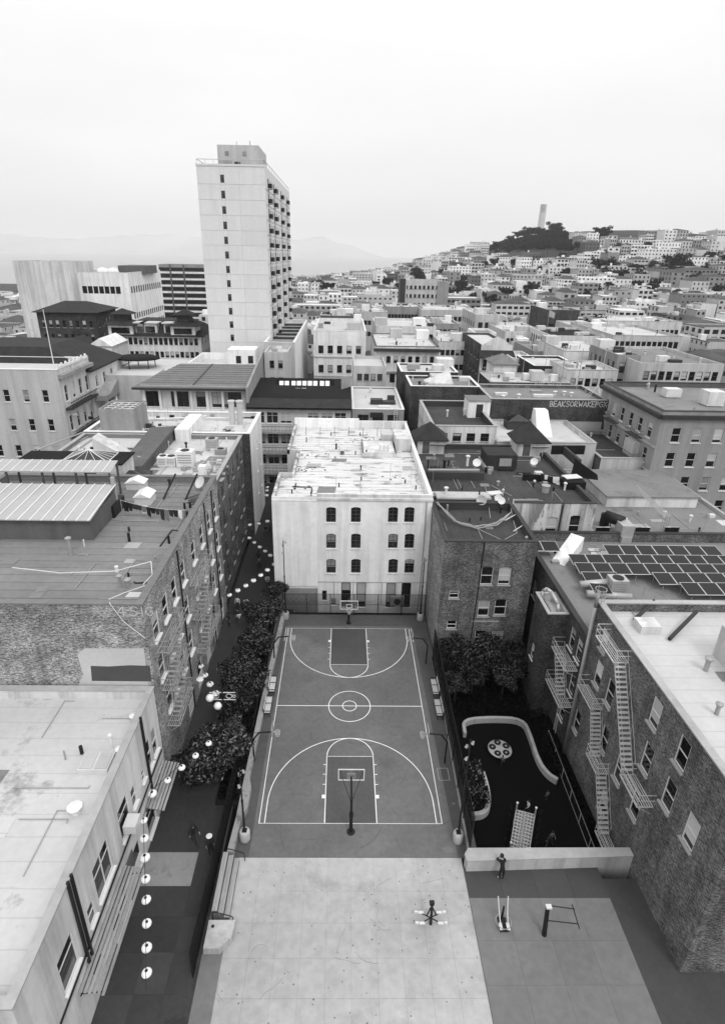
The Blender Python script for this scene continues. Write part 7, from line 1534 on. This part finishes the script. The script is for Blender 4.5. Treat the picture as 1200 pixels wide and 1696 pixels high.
# ornate temple and columned hall facing the side street
tp = Bld('ornate_temple', 'ornate pale temple front with arched windows and iron balconies', 'building', -62, -41.5, 60, 72, -3, 19.0); FOOT.append((-62, -41.5, 60, 90))
tp.wall('E', 'stucco_cream', [(y, z, 1.1, 2.6, 'plain', True) for y in row(60.6, 71.4, 4) for z in (13.6, 8.6)] + [(y, 3.6, 1.6, 2.6, 'wide', False) for y in row(61, 71, 3)]); tp.wall('S', 'stucco_grey', [(x, z, 1.0, 2.0, 'plain', False) for x in row(-58, -42.5, 5) for z in (13.8, 9, 4.5)]); tp.wall('N', 'stucco_cream'); tp.flat_roof('roof_pale', 1.0, .4, 'stucco_cream', 'trim_white')
for z in (12.4, 7.6): b = MB(); b.box(-41.49, -40.4, 60.6, 71.4, z, z + .3); b.path([(-40.45, 60.6, z + 1.2), (-40.45, 71.4, z + 1.2)], .08, 5); [b.tube((-40.45, y, z + .3), (-40.45, y, z + 1.2), .05, .05, 4) for y in row(60.6, 71.4, 20)]; tp.part('balcony', b, 'trim_dark')
b = MB()
for k in range(23): y = 60.2 + k * .5; b.box(-41.6, -41.35, y, y + .3, 19.09, 19.5 + .35 * (k % 3 == 0))
tp.part('cresting', b, 'stucco_white'); tank_box(tp, 'cornice', -41.49, -40.7, 60, 72, 17.6, 18.2, 'stucco_mid')
b = MB(); b.tube((-42.5, 61.5, 18), (-42.6, 61.5, 28), .09, .05, 6); tp.part('flag_mast', b, 'trim_white')
cl = Bld('columned_hall', 'columned hall with pediment and dark pitched roof beside ornate temple', 'building', -62, -40.8, 72.3, 88, -3, 17.0)
cl.wall('E', 'stucco_cream', [(y, 13.6, 1.0, 2.0, 'plain', False) for y in row(73, 87.5, 4)] + [(y, 7.5, 1.2, 3.0, 'plain', False) for y in row(73, 87.5, 4)]); cl.wall('S', 'stucco_cream'); cl.wall('N', 'stucco_cream', [])
b = MB(); b.face([(-40.4, 72, 17.0), (-40.4, 88.4, 17.0), (-49, 86, 20.6), (-49, 74.5, 20.6)]); b.face([(-40.4, 72, 17.0), (-49, 74.5, 20.6), (-62.5, 74.5, 20.6), (-62.5, 72, 17.0)]); b.face([(-40.4, 88.4, 17.0), (-62.5, 88.4, 17.0), (-62.5, 86, 20.6), (-49, 86, 20.6)]); b.face([(-49, 74.5, 20.6), (-49, 86, 20.6), (-62.5, 86, 20.6), (-62.5, 74.5, 20.6)]); b.box(-62.5, -40.3, 71.95, 88.45, 16.7, 16.99); cl.part('pitched_roof', b, 'shingle')
for y in (74, 78, 82, 86): b = MB(); b.tube((-39.2, y, 5.5), (-39.2, y, 11.5), .4, .34, 12); cl.part('column', b, 'stucco_white', True)
b = MB(); b.box(-40.79, -38.6, 72.5, 87.5, 11.5, 12.4); b.face([(-38.6, 74.5, 12.41), (-38.6, 83.5, 12.41), (-38.6, 79, 14.2)]); b.face([(-38.6, 74.5, 12.41), (-38.6, 79, 14.2), (-40.79, 79, 14.2), (-40.79, 74.5, 12.41)]); b.face([(-38.6, 83.5, 12.41), (-40.79, 83.5, 12.41), (-40.79, 79, 14.2), (-38.6, 79, 14.2)]); cl.part('pediment', b, 'stucco_mid'); tank_box(cl, 'porch_floor', -40.79, -38.4, 72.5, 87.5, 4.6, 5.5, 'stucco_grey')
tp.root.location.x -= 4.6; tp.root.location.y += 3.4; cl.root.location.x -= 4.8; cl.root.location.y += 1.6
ga = mid('gable_hall', 'hall with wide dark gable window behind the ornate temple', 30, 132, 592, 96, 12, 'stucco_cream', 'roof_black', par=.05); b = MB(); xm = (ga.x0 + ga.x1) / 2 + 3; b.face([(ga.x0 - .4, 95.6, ga.z1), (ga.x1 + .4, 95.6, ga.z1), (xm, 95.6, ga.z1 + 3.4)]); b.face([(ga.x0 - .4, 95.5, ga.z1), (xm, 95.5, ga.z1 + 3.4), (xm, 108, ga.z1 + 3.4), (ga.x0 - .4, 108, ga.z1)]); b.face([(ga.x1 + .4, 95.5, ga.z1), (ga.x1 + .4, 108, ga.z1), (xm, 108, ga.z1 + 3.4), (xm, 95.5, ga.z1 + 3.4)]); ga.part('gable_roof', b, 'shingle'); tank_box(ga, 'gable_window', xm - 1.6, xm + 1.6, 95.5, 95.55, ga.z1 - 2, ga.z1 + 1.4, 'glass')

# ------------------------------------------------------------------ the town beyond
def px_of(x, y, z):
    d_ = Vector((x, y, z)) - CAM; w = d_.dot(_F); return 580 + FOC * d_.dot(_R2) / w, 824 - FOC * d_.dot(_U2) / w
_FW = {}
def far_building(x0, x1, y0, y1, z0, z1, wi, ri, rs, target=None):
    """walls with real window recesses; target: an MB set that gathers the too-many rest"""
    out = target
    wmb, gmb, rmb = out
    fl = rs.uniform(2.9, 3.7); rows = max(1, int((z1 - z0 - 3) / fl)); rows = min(rows, 4); wh = rs.uniform(1.2, 2.0); wk = rs.choice((.8, 1, 1, 1.3, 1.8)); top_ = rs.uniform(.6, 1.6)
    def facade(M, W, n):
        if n < 1: wmb.face([(0, 0, z0), (W, 0, z0), (W, 0, z1), (0, 0, z1)], M=M, mi=wi); return
        us = row(0, W, n); ww = (min(.55, W / n * .25) + .15) * wk; ww = min(ww, W / n * .42); zt = z1 - top_
        wmb.face([(0, 0, zt), (W, 0, zt), (W, 0, z1), (0, 0, z1)], M=M, mi=wi)
        for k in range(rows):
            za, zb = zt - fl * k - wh, zt - fl * k
            prev = 0
            for u in us:
                wmb.face([(prev, 0, za), (u - ww, 0, za), (u - ww, 0, zb), (prev, 0, zb)], M=M, mi=wi); prev = u + ww
                gmb.face([(u - ww, .2, za), (u + ww, .2, za), (u + ww, .2, zb), (u - ww, .2, zb)], M=M)
                wmb.face([(u - ww, 0, za), (u + ww, 0, za), (u + ww, .2, za), (u - ww, .2, za)], M=M, mi=wi); wmb.face([(u - ww, 0, za), (u - ww, .2, za), (u - ww, .2, zb), (u - ww, 0, zb)], M=M, mi=wi); wmb.face([(u + ww, 0, za), (u + ww, 0, zb), (u + ww, .2, zb), (u + ww, .2, za)], M=M, mi=wi)
            wmb.face([(prev, 0, za), (W, 0, za), (W, 0, zb), (prev, 0, zb)], M=M, mi=wi)
            wmb.face([(0, 0, za - (fl - wh)), (W, 0, za - (fl - wh)), (W, 0, za), (0, 0, za)], M=M, mi=wi)
        zl = zt - fl * rows
        if zl > z0: wmb.face([(0, 0, z0), (W, 0, z0), (W, 0, zl), (0, 0, zl)], M=M, mi=wi)
    W, D = x1 - x0, y1 - y0; nS = rs.choice((0, 2, 3, 3, 4)) if W < 13 else int(W / 3.2)
    facade(Matrix.Translation((x0, y0, 0)), W, nS)
    if x0 > CAMX: facade(Matrix.Translation((x0, y1, 0)) @ Matrix.Rotation(R(-90), 4, 'Z'), D, rs.choice((0, 0, 3, 4)))
    else: facade(Matrix.Translation((x1, y0, 0)) @ Matrix.Rotation(R(90), 4, 'Z'), D, rs.choice((0, 0, 3, 4)))
    t = rs.random()
    if t < .78:
        rmb.face([(x0, y0, z1 - .35), (x1, y0, z1 - .35), (x1, y1, z1 - .35), (x0, y1, z1 - .35)], mi=ri)
        for a in ((x0, x1, y1 - .3, y1), (x0, x0 + .3, y0, y1 - .3), (x1 - .3, x1, y0, y1 - .3)): wmb.box(*a, z1 - .4, z1, mi=wi, skip='b')
        for k in range(rs.choice((0, 1, 2, 3))):
            s = rs.uniform(.5, 1.6); x, y = rs.uniform(x0 + s, x1 - s), rs.uniform(y0 + s, y1 - s); wmb.box(x - s, x + s, y - s, y + s, z1 - .35, z1 + rs.uniform(.6, 2.2), mi=rs.choice((wi, 0, 2)), skip='b')
    else:
        h = rs.uniform(1.6, 2.8); e = .3; c0, c1 = ((x0 + x1) / 2, y0 + D * .3, z1 + h), ((x0 + x1) / 2, y1 - D * .3, z1 + h); A = [(x0 - e, y0 - e, z1), (x1 + e, y0 - e, z1), (x1 + e, y1 + e, z1), (x0 - e, y1 + e, z1)]
        rmb.face([A[0], A[1], c0], mi=3); rmb.face([A[1], A[2], c1, c0], mi=3); rmb.face([A[2], A[3], c1], mi=3); rmb.face([A[3], A[0], c0, c1], mi=3)
rs = random.Random(77); lots = []
y = 142.
while y < 1240:
    dep = rs.uniform(13, 19) * (1.3 if y > 400 else 1); x = -.62 * (y + 60); lim = .72 * (y + 60)
    yy = y % 118
    if yy < 11: y += 11; continue
    while x < lim:
        w = (rs.uniform(7, 13) if rs.random() < .75 else rs.uniform(14, 26)) * (1.25 if y > 350 else 1)
        sx = (x + 46) % 124
        if sx < 13 and not (x > 120 and y > 500): x += 13 - sx + .1; continue
        x1 = x + w; d_ = dep * rs.uniform(.8, 1); h = rs.choice((6.5, 8, 10, 10, 11.5, 13, 15.5)) * (1. if y < 700 else 1.05); jit = rs.uniform(0, 3)
        lots.append((x, x1 - rs.choice((.15, .15, .8, 2)), y + jit, y + jit + d_, h)); x = x1
    y += dep + (rs.uniform(2, 6) if y < 400 else rs.uniform(5, 14))
def clear(l):
    return not any(l[0] < f[1] + .5 and l[1] > f[0] - .5 and l[2] < f[3] + 1 and l[3] > f[2] - 1 for f in FOOT)
COIT = (366, 1152)
seen = []
for l in lots:
    cx, cy = (l[0] + l[1]) / 2, (l[2] + l[3]) / 2
    if not clear(l): continue
    if (cx - COIT[0]) ** 2 / 95 ** 2 + (cy - COIT[1]) ** 2 / 110 ** 2 < 1: continue
    g0 = min(gz(cx, l[2]), gz(cx, l[3])); g1 = gz(cx, cy)
    if g1 < -38 or (cx < -330 and cy > 520) or (cx < 60 and cy > 1180): continue
    u, v = px_of(cx, l[2], g1 + l[4])
    if not (-40 < u < 1240 and 380 < v < 620): continue
    if u < 110 and v < 470: continue
    if 806 < u < 958 and v < 416 and cy > 600: continue
    if rs.random() < .07: continue
    hmul = 1.0
    if u < 340: hmul = .8
    seen.append((l, g0 - 2, g1 + l[4] * hmul))
WN = ['white', 'cream', 'pale grey', 'grey', 'dark grey', 'near black']; RN = ['white roof', 'pale roof', 'grey roof', 'dark roof']
seen.sort(key=lambda s_: s_[0][2])
NIND = 285
wmats = ['far_wall_%d' % i for i in range(6)]; rmats = ['far_roof_%d' % i for i in range(4)]
rest = (MB(), MB(), MB()); used = {}
for k, (l, z0, z1) in enumerate(seen):
    wi = rs.choices(range(6), [.2, .22, .22, .17, .13, .06])[0]; ri = rs.choices(range(4), [.24, .3, .24, .22])[0]
    if k < NIND:
        t = (MB(), MB(), MB()); far_building(*l[:4], z0, z1, wi, ri, rs, t)
        w = l[1] - l[0]; side = 'hillside' if gz(l[0], l[2]) > 4 else 'flat part of town'
        dist = 'near' if l[2] < 260 else 'middle' if l[2] < 400 else 'upper'
        hh_ = z1 - z0 - 2
        lab = '%s %s %s building, %s, %s' % ('wide' if w > 15 else 'narrow' if w < 9.5 else 'mid-sized', 'low' if hh_ < 9 else 'tall' if hh_ > 12.4 else 'three-storey', WN[wi], RN[ri], {'near': 'nearer than banded office block', 'middle': 'around the banded office block', 'upper': 'beyond banded office block'}[dist] if side != 'hillside' else 'on the hillside')
        c = ((l[0] + l[1]) / 2, (l[2] + l[3]) / 2, z0)
        r_ = empty('town_house', c, lab, 'building', 'town houses beyond the street')
        t[0].build('wall', wmats, r_); t[2].build('roof', rmats, r_)
        if t[1].f: o = t[1].build('windows', 'glass_far', r_); o['kind'] = 'stuff'
    else: far_building(*l[:4], z0, z1, wi, ri, rs, rest)
if rest[0].f:
    o = tag(rest[0].build('distant_town', wmats), 'mass of small pale houses covering the far slopes', 'town', kind='stuff')
    rest[1].build('distant_windows', 'glass_far', o); rest[2].build('distant_roofs', rmats, o)

# ------------------------------------------------------------------ tower and trees on the hill
cx, cy = COIT; cz = gz(cx, cy) - 2; top = 126.
ct = empty('hill_tower', (cx, cy, cz), 'fluted pale cylindrical tower on top of the wooded hill', 'tower')
b = MB(); n = 48
def fl_(r, z): return [(cx + (r + .25 * math.cos(i * math.pi)) * math.cos(6.2832 * i / n), cy + (r + .25 * math.cos(i * math.pi)) * math.sin(6.2832 * i / n), z) for i in range(n)]
prof = [(6.0, cz), (5.9, cz + 20), (5.6, top - 14)]
for (r0, z0_), (r1_, z1_) in zip(prof[:-1], prof[1:]):
    A, C_ = fl_(r0, z0_), fl_(r1_, z1_)
    for i in range(n): j = (i + 1) % n; b.face([A[i], A[j], C_[j], C_[i]])
b.build('shaft', 'coit_stone', ct)
b = MB(); b.lathe([(5.9, 0), (5.9, 1.0), (4.2, 1.01)], 32, (cx, cy, top - 14)); b.build('ledge', 'coit_stone', ct)
for zz, hh, m_ in ((top - 13, 7.5, 12), (top - 5, 3.6, 12)):
    b = MB()
    for i in range(m_):
        a = 6.2832 * (i + .5) / m_; M = Matrix.Translation((cx, cy, 0)) @ Matrix.Rotation(a, 4, 'Z'); b.box(4.3, 5.6, -.7, .7, zz, zz + hh, M=M)
    b.build('arcade_piers', 'coit_stone', ct)
    b = MB(); b.lathe([(5.7, 0), (5.7, 1.1), (5.0, 1.11)], 32, (cx, cy, zz + hh)); b.build('arcade_ring', 'coit_stone', ct)
b = MB(); b.lathe([(4.0, top - 13 - cz), (4.0, top - 1.5 - cz)], 24, (cx, cy, cz)); b.build('inner_drum', 'stucco_mid', ct)
gT = 'trees on the wooded hill'
def hit(px, py):
    d_ = ray(px, py); t = 120.
    while t < 1500:
        q = CAM + d_ * t
        if q.z < gz(q.x, q.y): return q
        t += 4
    return None
hill = [(812, 412, 1010), (822, 406, 1020), (834, 398, 1030), (846, 390, 1050), (858, 383, 1070), (868, 379, 1090), (878, 376, 1100), (888, 375, 1110), (897, 378, 1112), (906, 382, 1115), (917, 368, 1120), (926, 374, 1125), (938, 384, 1130), (950, 390, 1130), (846, 402, 1000), (862, 398, 1000), (880, 396, 1010), (898, 396, 1010), (830, 410, 985), (872, 406, 980), (912, 392, 1060), (890, 388, 1050), (870, 390, 1040), (852, 396, 1020), (840, 412, 960), (856, 410, 955), (872, 412, 950), (888, 404, 985), (904, 402, 1000), (920, 396, 1020), (822, 414, 960), (934, 394, 1040), (946, 398, 1040)]
for k, (px, py, y_) in enumerate(hill):
    h_ = None; dv = 6
    while h_ is None and dv < 60: h_ = hit(px, py + dv); dv += 2
    if h_ is None: continue
    y_ = h_.y; q = at_y(px, py, y_); g0 = gz(q.x, y_); hh = max(6, q.z - g0 + 1.5); r = max(5, min(13, hh * .62)) * rnd.uniform(.75, 1.1)
    tree('hill_tree', q.x, y_, g0 - 1, hh + 1, r, 'dark spreading tree in the wood around the hill tower', gT, 'far', 11 + k % 4, r * .62, 1500)
rt = random.Random(9); nt = 0
for _ in range(600):
    u, v = rt.uniform(812, 950), rt.uniform(376, 414); q = hit(u, v)
    if v < 380 + abs(u - 893) * .22 or q is None or nt >= 120: continue
    r = rt.uniform(7, 12) * q.y / 1000; nt += 1; tree('hill_tree', q.x, q.y, q.z - 1, rt.uniform(9, 14) * q.y / 1000, r, 'dark spreading tree in the wood around the hill tower', gT, 'far', 11 + nt % 4, r * .6, 1500)
nt = 0
while nt < 150:
    u, v = rt.uniform(540, 1200), rt.uniform(415, 505); q = hit(u, v)
    if q is None or q.y < 230: continue
    r = rt.uniform(3, 7.5); nt += 1; tree('town_tree', q.x, q.y, q.z - .5, rt.uniform(9, 16), r, 'dark rounded tree growing among the pale houses', 'trees among the far houses', 'far', 11 + nt % 4, r * rt.uniform(.6, 1.1), 1500)
gF = 'trees among the far houses'
for k, (px, py, y_, r) in enumerate(((918, 512, 215, 9), (940, 510, 214, 8), (968, 508, 218, 8), (985, 515, 216, 9), (1000, 512, 216, 8), (915, 436, 620, 10), (1010, 445, 560, 14), (1030, 430, 640, 12), (995, 405, 760, 12), (985, 462, 470, 11), (1020, 452, 520, 13), (1050, 450, 540, 12), (750, 470, 420, 6), (766, 455, 520, 7), (693, 436, 620, 9), (697, 447, 590, 8), (541, 463, 560, 8), (528, 458, 600, 9), (812, 470, 420, 6), (826, 478, 390, 6), (842, 470, 430, 7), (900, 450, 560, 8), (880, 465, 470, 7), (945, 455, 560, 10), (600, 478, 430, 6), (640, 455, 600, 7), (158, 428, 300, 6), (278, 497, 270, 6), (1120, 440, 560, 13), (1150, 480, 420, 10))):
    q = at_y(px, py, y_); g0 = gz(q.x, y_); hh = max(r * 1.3, min(q.z - g0, r * 2.6))
    tree('town_tree', q.x, y_, g0 - .5, hh, r, 'dark rounded tree growing among the pale houses', gF, 'far', 11 + k % 4, r * .75, 1500)
# terrace houses just under the wood
for k, (px0, px1, py, y_) in enumerate(((893, 918, 402, 960), (918, 935, 396, 965), (933, 955, 393, 970), (955, 968, 397, 960), (968, 982, 402, 950), (836, 862, 414, 940), (872, 905, 414, 930))):
    q0, q1 = at_y(px0, py, y_), at_y(px1, py, y_); t = (MB(), MB(), MB()); g0 = gz(q0.x, y_); far_building(q0.x, q1.x, y_, y_ + 16, g0 - 6, q0.z, k % 3, k % 2, rs, t)
    r_ = empty('hill_apartments', ((q0.x + q1.x) / 2, y_ + 8, g0 - 6), ['%s apartment block stepping up below the wooded hill top' % WN[k % 3], '%s terraced block right under the hill trees' % WN[k % 3]][k % 2], 'building', 'apartment blocks under the hill tower'); t[0].build('wall', wmats, r_); t[2].build('roof', rmats, r_)
    if t[1].f: t[1].build('windows', 'glass_far', r_)['kind'] = 'stuff'

# ------------------------------------------------------------------ sea haze
b = MB(); b.box(-13000, 13000, -140, 15500, -62, 300); hz = b.build('haze', None); tag(hz, 'thin pale sea haze over the whole town', 'haze', kind='stuff')
hm = bpy.data.materials.new('haze_air'); hm.use_nodes = True; nn = hm.node_tree.nodes; nn.remove(nn['Principled BSDF'])
pv = nn.new('ShaderNodeVolumePrincipled'); pv.inputs['Color'].default_value = (.97, .97, .97, 1); pv.inputs['Density'].default_value = 9e-5; pv.inputs['Anisotropy'].default_value = .2
hm.node_tree.links.new(pv.outputs[0], nn['Material Output'].inputs['Volume']); hz.data.materials.append(hm)
